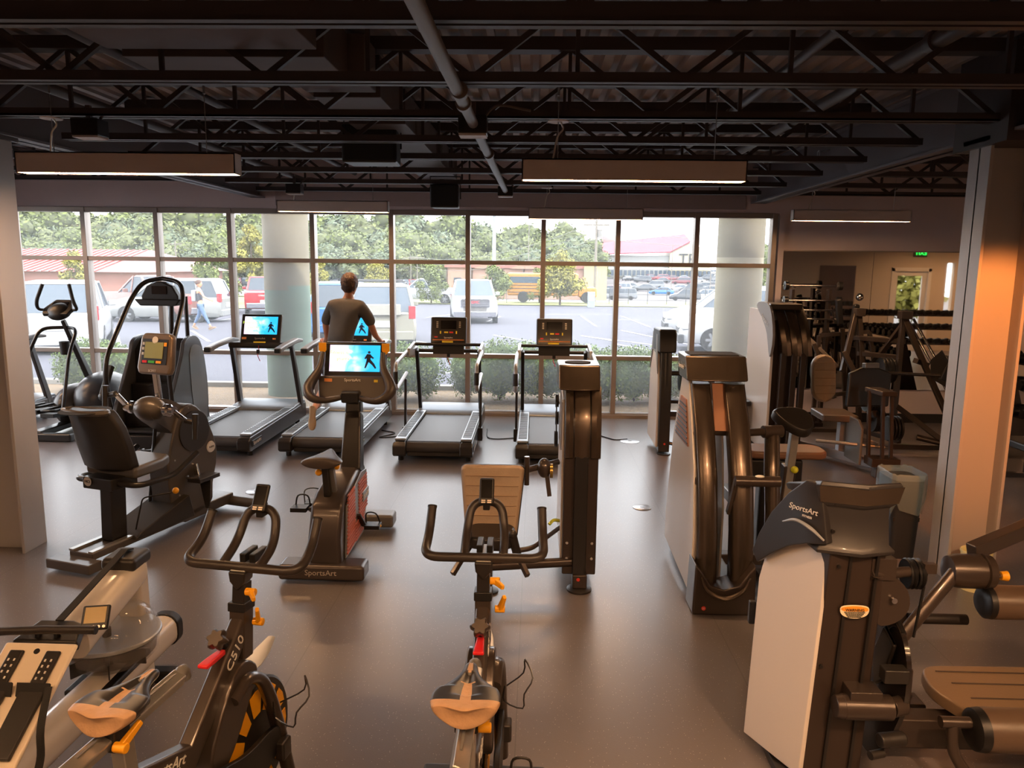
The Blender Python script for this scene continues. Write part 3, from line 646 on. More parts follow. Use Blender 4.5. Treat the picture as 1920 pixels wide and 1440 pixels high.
txt('CHEVROLET', .1, (0, -2.815, 1.02), (90, 0, 0), LETW, c, sx=1.2)
c = carat(132, 650, 'suv', 'white', 'white hatchback suv seen from behind through the leftmost windows', 26)
carat(300, 600, 'pickup', 'brown', 'brown red pickup parked behind the white hatchback suv', 68)
carat(338, 585, 'suv', 'white', 'white suv parked behind the walking woman', 105)
carat(322, 602, 'suv', 'silver', 'silver suv partly hidden by the stair climber console', 95)
carat(640, 625, 'van', 'blue', 'blue tinted van between concrete column and exercising man', 14)
carat(1426, 657, 'suv', 'white', 'nearest white suv, its front wheel just left of the bare concrete column', 84)
carat(1368, 630, 'suv', 'white', 'second white suv, its hood crossed by the window mullion behind the nearest one', 84)
carat(800, 569, 'pickup', 'white', 'small distant white pickup on the lawn edge left of the white pickup', 85)
carat(215, 553, 'sedan', 'white', 'white sedan by the barn wall', 80)
# barn (left), office building, stadium, bus, water tower
REDR = mat('red_metal_roof', 'c0605a', .5); BRK = mat('barn_red_wall', 'c58a80', .8, var=.06, vscale=.8); TANB = mat('tan_brick', 'd3a994', .85, var=.05, vscale=1.5); TANL = mat('pale_tan_wall', 'e3cba0', .85)
def gable(y0, y1, x0, x1, hw, hr, wm, rm, axis='x'):
    pass
p = U(40, 545, y=62)
t = thing('barn', 'long barn with ribbed red metal roof at the far left beyond the cars', 'building', (-38, 60, gz(60)))
a = U(213, 492, y=58); z_e = 3.2
gx = U(214, 560, y=56).x + 38
B().bb(-20, gx, 0, 16, 0, 2.2).out('wall', BRK, t)
bb = B(); bb.loft([[V(-21, -.6, 2.1), V(-21, 8, 3.95), V(-21, 16.6, 2.1)], [V(gx + .5, -.6, 2.1), V(gx - 3.0, 8, 3.95), V(gx + .5, 16.6, 2.1)]])
k_ = -21
while k_ < gx - 3: bb.bar((k_, -.6, 2.13), (k_, 8, 3.98), .08, .08); k_ += .6
bb.out('roof', REDR, t)
B().bb(gx - 16, gx - 14.2, -.05, 0, 0, 1.7).out('garage_door', mat('grey_door', '9a8f95', .6), t)
t = thing('office_building', 'long low tan brick building behind the school bus', 'building', (0, 100, gz(100)))
x0, x1 = U(838, 500, y=100).x, U(1138, 500, y=100).x; zt = U(1000, 503, y=100).z - gz(100)
B().bb(x0, x1 - 3, 0, 10, 0, zt).out('wall', TANB, t); B().bb(x1 - 3, x1, -.5, 10, 0, zt + .4).out('wall', TANL, t)
B().bb(x0 - .3, x1 - 2.8, -.3, 10, zt, zt + .35).out('roof_edge', mat('pink_roof_edge', 'cf8f84', .6), t)
for px in (858, 960, 1070): x = U(px, 520, y=100).x; f_ = B().bb(x - .5, x + .5, -.08, 0, 1.0, 2.7).out('window', CGD, t)
for px in (915, 982): x = U(px, 520, y=100).x; B().prism([(x - 1.8, zt - .1), (x + 1.8, zt - .1), (x, zt + .5 + .3)], 'Y', -.4, 0).out('gable', TANB, t)
for px in (838, 885, 982, 1095): x = U(px, 520, y=100).x; B().bb(x - .1, x + .1, -.15, 0, 0, zt).out('downpipe', BARK, t)
t = thing('red_roofed_hall', 'wide pale metal hall with red roof and lit gable on the far rise', 'building', (0, 230, gz(230)))
def hx(px, py): q = U(px, py, y=230); return q.x, q.z - gz(230)
xa, za = hx(1118, 478); xb, zb_ = hx(1255, 474); xc, zc = hx(1293, 455); xd, zd = hx(1332, 474)
B().bb(xa, xb, 0, 20, 0, za).out('wall', mat('pale_metal_wall', 'cfd2cd', .6), t)
B().prism([(xb, 0), (xd, 0), (xd, zd), (xc, zc), (xb, zb_)], 'Y', -1, 20).out('gable_wall', mat('cream_metal_wall', 'e6dfc4', .6), t)
bb = B(); bb.plate([V(xa, -1.4, za), V(xb, -1.4, zb_), V(xc, -1.4, zc + .1), V(xc, 8, zc + 2.5), V(hx(1122, 457)[0], 8, hx(1122, 457)[1])], (0, 0, .3)); bb.out('roof', mat('pink_red_roof', 'c64a5c', .5), t)
bb = B()
for k_ in range(26): x = xa + (xd - xa) * (k_ + .3) / 26; bb.bb(x, x + .9, -1.6, -1.1, 1.0, 2.6)
bb.out('window_row', CGL, t)
B().bb(xa, xd, -1.9, -1.6, 3.0, 3.3).out('eave_band', LAMPB, t)
txt('TR', 4.5, (xc - .5, -1.2, zc - 5.0), (90, 0, 0), TRIM, t, name='gable_logo', ext=.05)
t = thing('water_tower', 'bulbous pinkish water tower beyond the forest edge', 'water tower', (U(1139, 470, y=260).x, 260, gz(260)))
zz = U(1139, 432, y=260).z - gz(260); B().lathe([(.6, zz - 7), (2, zz - 6), (2.5, zz - 4), (2.4, zz - 2), (1.2, zz)], n=20).out('tank', mat('pink_tank', 'c9a0a0', .6), t)
bb = B(); [bb.cyl((math.cos(a) * 2, math.sin(a) * 2, 0), (math.cos(a) * 1.5, math.sin(a) * 1.5, zz - 6), .15, n=6) for a in (0.5, 2.1, 3.6, 5.2)]; bb.out('leg', TRIM, t)
# school bus
p = gp(1042, 577); t = thing('school_bus', 'yellow school bus half hidden by a tree', 'bus', (p[0], 62, gz(62) + .1))
BUSY = mat('bus_yellow', 'eda13c', .5, coat=.3)
bb = B(); bb.bb(-3.7, 2.0, -1.1, 1.1, .55, 2.35); bb.out('body', BUSY, t, bevel=.15)
B().bb(2.0, 3.5, -1.0, 1.0, .45, 1.25).out('hood', BUSY, t, bevel=.15)
for s_ in (-1, 1): B().bb(-3.5, 1.7, s_ * 1.1 - .02, s_ * 1.1 + .02, 1.55, 2.05).out('window_row', CGL, t)
bb = B(); [bb.bb(-3.65, 1.95, -1.13, -1.09, z, z + .05) for z in (.8, 1.1, 1.35)]; bb.out('rub_rail', TRIM, t)
for x in (-2.4, 2.7):
    for s_ in (-1, 1): B().lathe([(.2, -.12), (.45, -.12), (.45, .12), (.2, .12)], (x, s_ * 1.0, .45), 'Y', 18).out('wheel', TIRE, t)
# yellow diamond sign
t = thing('road_sign', 'small yellow diamond road sign beside the light pole', 'sign', (U(950, 550, y=60).x, 60, gz(60)))
B().box((0, 0, 1.6), (.75, .03, .75), (0, 45, 0)).out('sign_plate', mat('sign_yellow', 'e8d838', .5), t); B().cyl((0, 0.03, 0), (0, .03, 1.6), .03, n=8).out('post', GREY, t)
# poles
def pole(px, y, ztop_px, r, label, arms=0, m_=None, name='utility_pole'):
    q = U(px, ztop_px, y=y); h = q.z - gz(y); t = thing(name, label, 'pole', (q.x, y, gz(y)))
    B().cyl((0, 0, 0), (0, 0, h), r, r * .75, 12).out('pole', m_ or BARK, t)
    for k in range(arms): B().bb(-1.1, 1.1, -.06, .06, h - .5 - k * .8, h - .38 - k * .8).out('cross_arm', m_ or BARK, t)
    return t, q
WOODP = mat('weathered_wood_pole', 'a39b90', .8); WHP = mat('pale_blue_pole', 'b9c6d0', .5)
wires = []
for px, y, zt, r, lb, ar in ((927, 60, 398, .17, 'tall pale blue light pole behind the white pickup', 0),):
    pole(px, y, zt, r, lb, ar, WHP, 'light_pole')
for px, y, zt, lb, ar in ((240, 110, 465, 'wooden utility pole with cross arm above the barn end', 1), (328, 120, 452, 'wooden utility pole left of the young tree', 1), (402, 120, 450, 'wooden utility pole behind the young tree', 1), (1119, 66, 412, 'utility pole with transformer beside the water tower', 1), (345, 100, 487, 'thin pole with a red flag left of the young tree', 0),
                         (770, 110, 478, 'thin pole in front of the forest, left one', 1), (782, 115, 478, 'thin pole in front of the forest, right one', 1), (992, 130, 412, 'thin tall pole behind the second window from the right lamps', 0), (1262, 150, 458, 'lamp pole in front of the red roofed hall', 0), (1338, 120, 410, 'thin pole left of the bare concrete column', 0)):
    t, q = pole(px, y, zt, .07 if 'thin' in lb or 'lamp' in lb else .13, lb, ar, WOODP); wires.append((px, q))
bb = B(); Q = dict(wires)
def wire(a, b_, sag=1.2):
    a, b_ = Vector(a), Vector(b_); bb.tube([a.lerp(b_, k / 8) - V(0, 0, sag * 4 * (k / 8) * (1 - k / 8)) for k in range(9)], .02, 5)
for dz in (-.2, -.9, -1.6):
    wire(Q[240] + V(0, 0, dz), Q[328] + V(0, 0, dz)); wire(Q[328] + V(0, 0, dz), Q[402] + V(0, 0, dz)); wire(Q[240] + V(0, 0, dz), Q[240] + V(-30, -10, dz + 3)); wire(Q[402] + V(0, 0, dz), Q[402] + V(22, 8, dz - 1)); wire(Q[402] + V(22, 8, dz - 1), Q[770] + V(0, 0, dz))
    wire(Q[1119] + V(0, 0, dz), Q[1119] + V(50, 10, dz - .5), .8); wire(Q[770] + V(0, 0, dz), Q[1119] + V(0, 0, dz), 1.5)
tag(bb.out('power_lines', mat('pale_cable', 'a9aaa8', .6)), 'thin overhead power lines strung between the utility poles', 'cable')
t = thing('pole_transformer', 'grey transformer can on the utility pole near the water tower', 'transformer', tuple(Q[1119] + V(.3, 0, -1.5)))
B().cyl((0, 0, 0), (0, 0, .7), .22, n=14).out('can', GREY, t); B().bb(-.25, 0, -.03, .03, .3, .4).out('bracket', GREY, t)
# fence beyond the road
bb = B(); x0 = gp(1150, 573)[0]
t = thing('chain_fence', 'thin dark metal fence along the far grass strip', 'fence', (x0, 62, gz(62)))
for k in range(14): B().cyl((k * 1.55, 0, 0), (k * 1.55, 0, 1.3), .025, n=6).out('post', TRIM, t)
bb = B(); [bb.cyl((0, 0, z), (20.2, 0, z), .015, n=5) for z in (.35, .8, 1.28)]; bb.out('rail', TRIM, t)
t = thing('utility_cabinet', 'small white utility cabinet at the foot of the pole', 'cabinet', gp(1108, 577)); B().bb(-.25, .25, -.2, .2, 0, 1.1).out('cabinet', WHP, t, bevel=.02); B().bb(-.15, .15, -.22, -.19, .5, .9).out('door', WHT, t)
# far cars: prototypes per colour and kind, copied
FAR = {}
NROW = {}
def far(px, py, kind, color, rz, row='by the far fence'):
    NROW[row] = NROW.get(row, 0) + 1
    lb = color + ' ' + kind + ' in far lot, ' + ORD[NROW[row] - 1] + ' from left ' + row
    p = gp(px, py)
    if py > 556: p = U(px, py, y=118); p = (p.x, 118, gz(118))
    g = 'distant parked %s %ss' % (color, kind)
    if (kind, color) not in FAR: FAR[(kind, color)] = vehicle(kind, color, lb, p, rz, group=g, detail=0)
    else: dup(FAR[(kind, color)], p, rz, lb)
far(1240, 553, 'sedan', 'blue', 78)
for q in sorted(((1115, 573, 'sedan', 'grey', 80), (1130, 572, 'suv', 'dark grey', 82), (1166, 565, 'suv', 'grey', 80), (1283, 571, 'suv', 'dark grey', 84), (1320, 565, 'suv', 'white', 84), (1142, 553, 'suv', 'maroon', 82), (1160, 548, 'van', 'white', 80), (1178, 543, 'sedan', 'grey', 82), (1208, 546, 'sedan', 'dark grey', 80), (1225, 541, 'suv', 'grey', 80),
          (1272, 547, 'sedan', 'white', 80), (1296, 548, 'suv', 'dark grey', 80), (1312, 545, 'suv', 'grey', 80), (1330, 550, 'sedan', 'dark grey', 80), (1205, 530, 'suv', 'dark grey', 75), (1240, 531, 'sedan', 'dark grey', 80), (1278, 533, 'van', 'maroon', 80), (1306, 531, 'sedan', 'white', 80), (1335, 534, 'sedan', 'grey', 80))): far(*q)
r = random.Random(5); cs = ['white', 'grey', 'dark grey', 'silver', 'red', 'maroon', 'white', 'grey']
for row, (py, x0, x1, st) in enumerate(((521, 1165, 1345, 15), (515, 1165, 1345, 13), (526, 1175, 1345, 21))):
    px = x0
    while px < x1: far(px, py, r.choice(['sedan', 'suv']), r.choice(cs), r.choice([80, 95, 10]), ('in the middle hill row', 'in the top hill row', 'in the lowest hill row')[row]); px += st
for py, x0, x1, st, rw in ((530, 195, 260, 24, 'beside the barn'), (537, 430, 500, 16, 'in lower row left of column'), (531, 425, 500, 13, 'in upper row left of column'), (526, 610, 700, 13, 'in top row behind the man'), (533, 612, 790, 15, 'in middle row behind the man'), (540, 675, 790, 16, 'in bottom row behind the man')):
    px = x0
    while px < x1: far(px, py, r.choice(['sedan', 'suv', 'suv']), r.choice(cs), r.choice([80, 95, 15, 100]), rw); px += st + r.uniform(-2, 3)

struct(B().bb(6.6, 40, -40, .85, -.2, -.05), 'ground_side', ASPH2)
tree(9.6, -4.5, 5, 4.5, 71, 'leafy tree outside the side door, seen only in the mirror', LF1); tree(12.2, -5.5, 5, 4.5, 72, 'leafy tree outside the slot window, seen only in the mirror', LF2)

DIMF = 1
# ================= treadmills =================
FRAMEG = mat('dark_grey_treadmill_paint', '4e4d50', .35, metal=.4, coat=.2)
BELT = mat('treadmill_belt', '3b3837', .5, bump=.1, bscale=150)
SIDR = mat('silver_foot_rail', '9aa0a6', .35, metal=.6)
SKY1 = mat('screen_sky_blue', '58b4f0', .3, emit=.9); SKY2 = mat('screen_pink_white', 'f0c8e8', .3, emit=.9); SKY3 = mat('screen_white', 'eef4fb', .3, emit=.9); SIL = mat('screen_runner_silhouette', '1c2a48', .4); SCRT = mat('screen_text_yellow', 'b4d84a', .4, emit=.6)
WARN = mat('yellow_warning_label', 'e8d23a', .5)
ORG = mat('orange_label', 'd98a4a', .5)
def m_screen():
    m_, nt, b = nodes('running_video_screen'); tc = nt.nodes.new('ShaderNodeTexCoord'); n = nt.nodes.new('ShaderNodeTexNoise'); n.inputs['Scale'].default_value = 9; n.inputs['Distortion'].default_value = .6
    sp = nt.nodes.new('ShaderNodeSeparateXYZ'); nt.links.new(tc.outputs['Generated'], sp.inputs[0]); nt.links.new(tc.outputs['Object'], n.inputs['Vector'])
    a = nt.nodes.new('ShaderNodeMath'); a.operation = 'MULTIPLY_ADD'; a.inputs[1].default_value = .55; a.inputs[2].default_value = .12; nt.links.new(sp.outputs[0], a.inputs[0])
    q = nt.nodes.new('ShaderNodeMath'); q.operation = 'MULTIPLY_ADD'; q.inputs[1].default_value = .75; nt.links.new(n.outputs[0], q.inputs[0]); nt.links.new(a.outputs[0], q.inputs[2])
    r = nt.nodes.new('ShaderNodeValToRGB'); e = r.color_ramp.elements; e[0].position = .3; e[0].color = lin('5f8fe8'); e[1].position = .95; e[1].color = lin('22a8f0')
    for p_, c_ in ((.45, 'f3c3e6'), (.6, 'f4f6ff'), (.75, '7cc8f6')): k = e.new(p_); k.color = lin(c_)
    nt.links.new(q.outputs[0], r.inputs[0]); nt.links.new(r.outputs[0], b.inputs['Emission Color']); b.inputs['Emission Strength'].default_value = .85; b.inputs['Base Color'].default_value = (.02, .02, .02, 1); b.inputs['Roughness'].default_value = .2
    return m_
VID = m_screen()
def tilt(bb, piv, deg):
    """lean everything in the builder back about an x axis through piv"""
    M = Matrix.Translation(Vector(piv)) @ rotm((deg, 0, 0)) @ Matrix.Translation(-Vector(piv))
    bmesh.ops.transform(bb.bm, matrix=M, verts=bb.bm.verts); return bb
def runner(bb, cx, cz, s, y):
    """flat runner figure on a screen, facing right"""
    def q(pts): bb.plate([V(cx + a * s, y, cz + b_ * s) for a, b_ in pts], (0, -.0015, 0))
    bb.lathe([(.07 * s, -.0015), (.07 * s, 0)], (cx + .02 * s, y, cz + .86 * s), 'Y', 12)
    q([(-.1, .78), (.12, .76), (.1, .42), (-.1, .42)]); q([(-.1, .5), (.1, .5), (.3, .28), (.2, .2), (-.02, .38)]); q([(.2, .2), (.3, .28), (.42, .05), (.34, .02)])
    q([(-.1, .45), (.05, .45), (-.12, .05), (-.2, .05)]); q([(.08, .75), (.28, .58), (.22, .52), (.06, .62)]); q([(-.1, .75), (-.22, .55), (-.16, .5), (-.04, .62)])
def treadmill(tv, label, loc):
    t = thing('treadmill', label, 'treadmill', loc, 0, 'treadmills in a row facing the windows')
    for s in (-1, 1):
        bb = B(); x0, x1 = sorted((s * .44, s * .3)); bb.prism([(0.02, .07), (.0, .2), (.03, .235), (1.6, .255), (2.08, .27), (2.12, .2), (2.12, .07)], 'X', *sorted((s * .44, s * .31)))
        sf = bb.out('side_frame', FRAMEG if tv else CHAR, t, bevel=.012)
        bb = B(); bb.bb(*sorted((s * .43, s * .305)), .06, 1.66, .24, .268); tilt(bb, (0, .1, .245), .45)
        fr = bb.out('foot_rail', SIDR, t, bevel=.008)
        bb = B()
        for k in range(24): bb.bb(*sorted((s * .415, s * .32)), .16 + k * .059, .18 + k * .059, .268, .272)
        tilt(bb, (0, .1, .245), .45); bb.out('grip_strip', CHARD, fr)
    bb = B(); bb.lathe([(.062, -.3), (.062, .3)], (0, .1, .165), 'X', 24); bb.bb(-.3, .3, .1, 1.95, .21, .232); bb.out('running_belt', BELT, t)
    B().bb(-.3, .3, .08, .14, .06, .11).out('rear_cover', CHARD, t, bevel=.01)
    B().bb(-.3, .3, .5, 1.9, .09, .2).out('deck', BLK, t)
    bb = B(); bb.prism([(1.6, .24), (1.68, .29), (2.1, .31), (2.16, .24), (2.16, .07), (1.6, .07)], 'X', -.43, .43); bb.out('motor_hood', mat('blue_grey_hood', '8b939c', .35, metal=.4), t, bevel=.02)
    for s in (-1, 1):
        for y in (.15, 1.9): B().cyl((s * .38, y, 0), (s * .38, y, .08), .03, n=12).out('foot', RUB, t)
        B().lathe([(.014, -.004), (.014, 0)], (-.37 * 1, -.001, .14), 'Y', 12).out('red_reflector', REDDOT, t) if s > 0 else None
        bb = B(); bb.prism([(.02, .07), (-.03, .1), (-.03, .2), (.03, .235)], 'X', *sorted((s * .445, s * .3))); bb.out('end_cap', CHAR, t, bevel=.012)
    if tv:
        for s in (-1, 1):
            bb = B(); bb.bar((s * .42, 1.98, .2), (s * .4, 1.68, 1.12), .05, .11, up=(0, 1, 0), w1=.05, h1=.08); bb.bar((s * .42, 2.0, .2), (s * .42, 1.2, .16), .03, .14); u = bb.out('upright', FRAMEG, t, bevel=.015)
            bb = B(); bb.loft([[V(s * .44 + dx, y, z + dz) for dx, dz in ((-.045, -h), (.045, -h), (.045, h), (-.045, h))] for y, z, h in ((1.02, 1.1, .035), (1.3, 1.135, .03), (1.75, 1.16, .032), (1.95, 1.14, .02))])
            a = bb.out('arm_rest', mat('grey_arm_rest', '6d6c6e', .4), t, bevel=.018); B().bb(s * .44 - .036, s * .44 + .036, 1.0, 1.03, 1.075, 1.13).out('end_grip', RUB, a, bevel=.01)
        bb = B(); bb.bb(-.42, .42, 1.6, 1.78, 1.06, 1.14); bb.out('console_shelf', CHARD, t, bevel=.03)
        bb = B(); bb.bb(-.27, .27, 1.62, 1.67, 1.12, 1.52); tilt(bb, (0, 1.65, 1.12), -20); c = bb.out('console', BLK2, t, bevel=.02)
        bb = B(); bb.bb(-.22, .22, 1.617, 1.622, 1.24, 1.48); tilt(bb, (0, 1.65, 1.12), -20); bb.out('screen', VID, c)
        bb = B(); runner(bb, .13, 1.26, .16, 1.616); tilt(bb, (0, 1.65, 1.12), -20); bb.out('runner_graphic', SIL, c)
        bb = B(); bb.bb(-.24, -.18, 1.615, 1.62, 1.17, 1.2); bb.bb(.17, .21, 1.615, 1.62, 1.17, 1.19); bb.mi = 1; bb.bb(-.08, .08, 1.615, 1.62, 1.115, 1.14); tilt(bb, (0, 1.65, 1.12), -20); bb.out('label', [ORG, WARN], c)
        a_ = math.radians(20); txt('SportsArt', .035, (0, 1.65 - .038 + math.sin(a_) * .075, 1.12 + math.cos(a_) * .075), (70, 0, 0), LETG, c)
        txt('Fitness is your', .05, (-.09, 1.65 - .039 + math.sin(a_) * .28, 1.12 + math.cos(a_) * .29), (70, 0, 4), SCRT, c, name='screen_text'); txt('journey', .05, (-.09, 1.65 - .039 + math.sin(a_) * .22, 1.12 + math.cos(a_) * .23), (70, 0, 4), SCRT, c, name='screen_text')
    else:
        for s in (-1, 1):
            bb = B(); bb.bar((s * .4, 1.8, .22), (s * .4, 1.5, 1.1), .045, .075, up=(0, 1, 0)); bb.out('upright', BLK2, t, bevel=.012)
            bb = B(); bb.bar((s * .46, .92, .12), (s * .46, .98, .8), .03, .045, up=(0, 1, 0)); bb.bb(s * .46 - .03, s * .46 + .03, .87, .97, .06, .22); bb.out('rail_post', BLK2, t, bevel=.01)
            bb = B(); bb.tube(fillet([(s * .46, 1.05, .86), (s * .46, .32, .76), (s * .46, .32, 1.06), (s * .46, 1.1, 1.12), (s * .42, 1.55, 1.12)], .1, 5), .022, 12); bb.out('hand_rail', SILP, t)
            bb = B(); bb.tube([(s * .46, .317, .84), (s * .46, .317, .98)], .028, 12); bb.out('rubber_sleeve', CHARD, t)
            bb = B(); bb.prism([(1.05, 1.06), (1.1, 1.16), (1.55, 1.2), (1.75, 1.1), (1.55, 1.02)], 'X', *sorted((s * .42, s * .46))); bb.out('side_wing', SILP, t, bevel=.015)
        bb = B(); bb.tube([(-.42, 1.5, 1.17), (.42, 1.5, 1.17)], .02, 12); bb.out('front_bar', GRIP, t); bb = B(); bb.tube([(-.42, 1.58, 1.08), (.42, 1.58, 1.08)], .024, 12); bb.bb(-.2, .2, 1.55, 1.62, 1.04, 1.16); bb.out('lower_bar', CHARD, t)
        bb = B(); bb.bb(-.23, .23, 1.53, 1.58, 1.17, 1.52); tilt(bb, (0, 1.55, 1.17), -12); c = bb.out('console', BLK2, t, bevel=.02)
        bb = B(); bb.bb(-.1, .1, 1.524, 1.53, 1.36, 1.47); tilt(bb, (0, 1.55, 1.17), -12); bb.out('display', SCR, c)
        bb = B()
        for x in (-.145, .145):
            for k in range(4): bb.bb(x - .012, x + .012, 1.524, 1.53, 1.38 + k * .022, 1.392 + k * .022)
        tilt(bb, (0, 1.55, 1.17), -12); bb.out('button_row', LETG, c)
        for q_ in ((-.055, -.005, 1.523, 1.53, 1.31, 1.328), (-.11, -.095, 1.523, 1.53, 1.3, 1.335), (.095, .11, 1.523, 1.53, 1.3, 1.335)): bb = B(); bb.bb(*q_); tilt(bb, (0, 1.55, 1.17), -12); bb.out('yellow_button', WARN, c)
        bb = B(); bb.bb(-.08, .06, 1.52, 1.53, 1.185, 1.21); tilt(bb, (0, 1.55, 1.17), -12); bb.out('yellow_label', WARN, c)
        bb = B(); bb.bb(.01, .06, 1.523, 1.53, 1.31, 1.328); bb.bb(-.18, -.14, 1.523, 1.53, 1.25, 1.265); tilt(bb, (0, 1.55, 1.17), -12); bb.out('orange_button', RED, c)
        B().bar((-.2, 1.53, 1.225), (.2, 1.53, 1.225), .012, .012).out('book_ledge', ORG, c)
        a_ = math.radians(12); txt('SportsArt', .028, (0, 1.55 - .028 + math.sin(a_) * .08, 1.17 + math.cos(a_) * .085), (78, 0, 0), LETW, c)
    bb = B(); bb.tube([(0, 1.58, 1.1), (.01, 1.56, 1.02), (-.01, 1.56, .98), (.02, 1.56, .9)], .005, 6, sm=4); bb.mi = 1; bb.bb(-.02, .02, 1.55, 1.57, 1.0, 1.05); bb.out('safety_clip', [RED, BLK], t)
    B().bb(.442, .45, .06, .36, .12, .19).out('badge', BLK, t, bevel=.006)
    txt('SportsArt', .06, (.452, .21, .155), (90, 0, 90), LETW, t, name='badge_lettering')
    return t
treadmill(True, 'treadmill with lit video screen beside the painted column, nobody on it', (-3.62, 8.17, 0))
treadmill(True, 'treadmill the man in the grey shirt is exercising on', (-2.42, 8.2, 0))
treadmill(False, 'treadmill with long side handrails and dark console, third from left, fully in view', (-1.11, 8.1, 0))
treadmill(False, 'rightmost treadmill, half hidden behind the tall curved weight tower', (.25, 8.08, 0))
treadmill(True, 'treadmill at the far left, mostly hidden by the left column and elliptical', (-7.25, 8.3, 0))
for pts, lb in (([(-1.75, 9.8, .008), (-1.72, 9.4, .008), (-1.95, 9.3, .008), (-1.8, 9.55, .008), (-2.0, 9.7, .008)], 'black power cable looping on the floor between the second and third treadmills'), ([(-.62, 9.9, .008), (-.55, 9.35, .008), (-.2, 9.42, .008), (-.15, 9.6, .008)], 'black power cable on the floor between the third and fourth treadmills'), ([(.75, 9.8, .008), (.95, 9.5, .008), (1.05, 9.4, .008), (1.2, 9.45, .008)], 'short black cable by the round floor plate near the windows')):
    tag(B().tube(pts, .007, 6, sm=6).out('power_cable', CABLE), lb, 'cable')
for x, y, r_, lb in ((1.01, 6.71, .085, 'round steel floor outlet cover in the open aisle'), (1.22, 9.35, .12, 'round flat floor cover near the windows right of the treadmills'), (-2.66, 6.95, .1, 'round floor cover behind the recumbent bike')):
    t = thing('floor_outlet', lb, 'floor outlet', (x, y, 0)); B().lathe([(r_, 0), (r_, .004), (r_ * .93, .007), (0.001, .007)], n=30).out('cover', SILV, t)
    B().bb(-.02, .02, -.012, .012, .006, .009).out('latch', BLK2, t)

# ================= stair climber =================
t = thing('stair_climber', 'black stair climber with tall looping handrails and revolving steps', 'stair machine', (-4.65, 9.1, 0))
SD = mat('dark_blue_grey_shell', '3b3d42', .38, coat=.2); SPAN = mat('grey_side_panel', '6f7378', .4, metal=.2)
for s, x in ((-1, -.33), (1, .31)):
    bb = B(); pr = [(-.5, .02), (-.55, .3), (-.1, 1.0), (.02, 1.22), (.3, 1.26), (.48, 1.1), (.58, .7), (.58, .3), (.5, .05)]
    bb.prism(pr, 'X', x, x + .05, sm=4); sh = bb.out('side_shell', SD, t, bevel=.01)
    bb = B(); bb.prism([(y * .8 + .1, z * .85 + .1) for y, z in [(.0, 1.1), (.3, 1.22), (.5, 1.02), (.55, .4), (.45, .02), (.1, .1)]], 'X', x + (.05 if s > 0 else -.006), x + (.056 if s > 0 else 0), sm=4); bb.out('side_panel', SPAN, sh)
bb = B(); bb.bb(-.3, .32, -.05, .5, .05, .6); bb.prism([(0, .6), (.02, 1.1), (.2, 1.24), (.45, 1.1), (.5, .6)], 'X', -.3, .32); bb.out('core_cover', BLK, t, bevel=.02)
for k, (y, z) in enumerate(((-.42, .2), (-.22, .45), (-.04, .7), (.12, .95))):
    bb = B(); bb.bb(-.27, .3, y - .1, y + .12, z - .03, z); bb.bb(-.27, .3, y + .1, y + .12, z, z + .22); bb.out('step', BLK2, t, bevel=.006)
    bb = B(); [bb.bb(-.25, .28, y - .09 + j * .045, y - .075 + j * .045, z, z + .004) for j in range(4)]; bb.out('tread_ridge', RUB, t)
bb = B(); bb.bb(-.36, .4, -.6, -.45, 0, .16); bb.bb(-.34, .36, -.5, .55, 0, .06); bb.out('base_frame', BLK2, t, bevel=.015)
for s in (-1, 1):
    bb = B(); bb.tube(fillet([(s * .36, -.35, .25), (s * .38, -.45, .5), (s * .38, -.5, 1.0), (s * .33, .1, 1.72), (s * .24, .24, 1.93), (0, .26, 1.97)], .22, 7), .028, 12); bb.out('hand_rail', CHAR, t)
bb = B(); bb.tube([(.05, .3, 1.2), (.08, .3, 1.75)], .03, 10); bb.tube([(.26, .3, 1.15), (.26, .3, 1.75)], .025, 10); bb.out('console_post', BLK2, t)
bb = B(); bb.prism([(-.22, 1.68), (.24, 1.68), (.24, 1.76), (.17, 1.88), (.05, 1.93), (-.03, 1.93), (-.15, 1.88), (-.22, 1.76)], 'Y', .14, .24); bb.prism([(-.27, 1.72), (-.2, 1.64), (.25, 1.64), (.31, 1.72)], 'Y', .05, .2); c = bb.out('console', BLK, t, bevel=.015)
B().bb(-.08, .1, .13, .14, 1.78, 1.88).out('display', SCR, c)
bb = B(); bb.bar((-.42, -.5, .62), (-.38, -.35, .95), .06, .07, up=(0, 1, 0)); bb.ball((-.42, -.5, .6), .05); bb.out('rail_grip', CHARD, t, bevel=.01)

# ================= elliptical =================
t = thing('elliptical_trainer', 'black elliptical trainer with upright moving arms beside the left column', 'elliptical', (-6.1, 9.5, 0))
bb = B(); bb.ball((.35, .3, .38), (.32, .5, .34), nu=24, nv=14); bb.ball((.05, .15, .3), (.2, .4, .28)); bb.out('drive_housing', SD, t)
bb = B(); bb.bb(-.35, .5, -.75, -.65, 0, .1); bb.bb(-.3, .55, .7, .8, 0, .1); bb.bb(-.02, .12, -.7, .75, .04, .12); bb.out('base_frame', BLK2, t, bevel=.02)
for s, y, z in ((-1, -.3, .3), (1, -.42, .28)):
    bb = B(); bb.bar((s * .14 + .02, y - .22, z + .02), (s * .14 + .02, y + .22, z - .03), .17, .05); bb.bar((s * .14 + .02, y + .2, z - .02), (s * .16 + .05, .35, .25), .06, .1); bb.tube(fillet([(s * .14 - .06, y + .18, z + .06), (s * .14 - .06, y - .22, z + .08), (s * .14 + .1, y - .22, z + .08), (s * .14 + .1, y + .18, z + .06)], .05, 4), .018, 8); bb.out('foot_pedal', BLK, t, bevel=.015)
bb = B(); bb.bar((.22, .35, .4), (.02, .05, 1.42), .08, .12, up=(0, 1, 0), w1=.05, h1=.06); bb.out('mast', BLK2, t, bevel=.015)
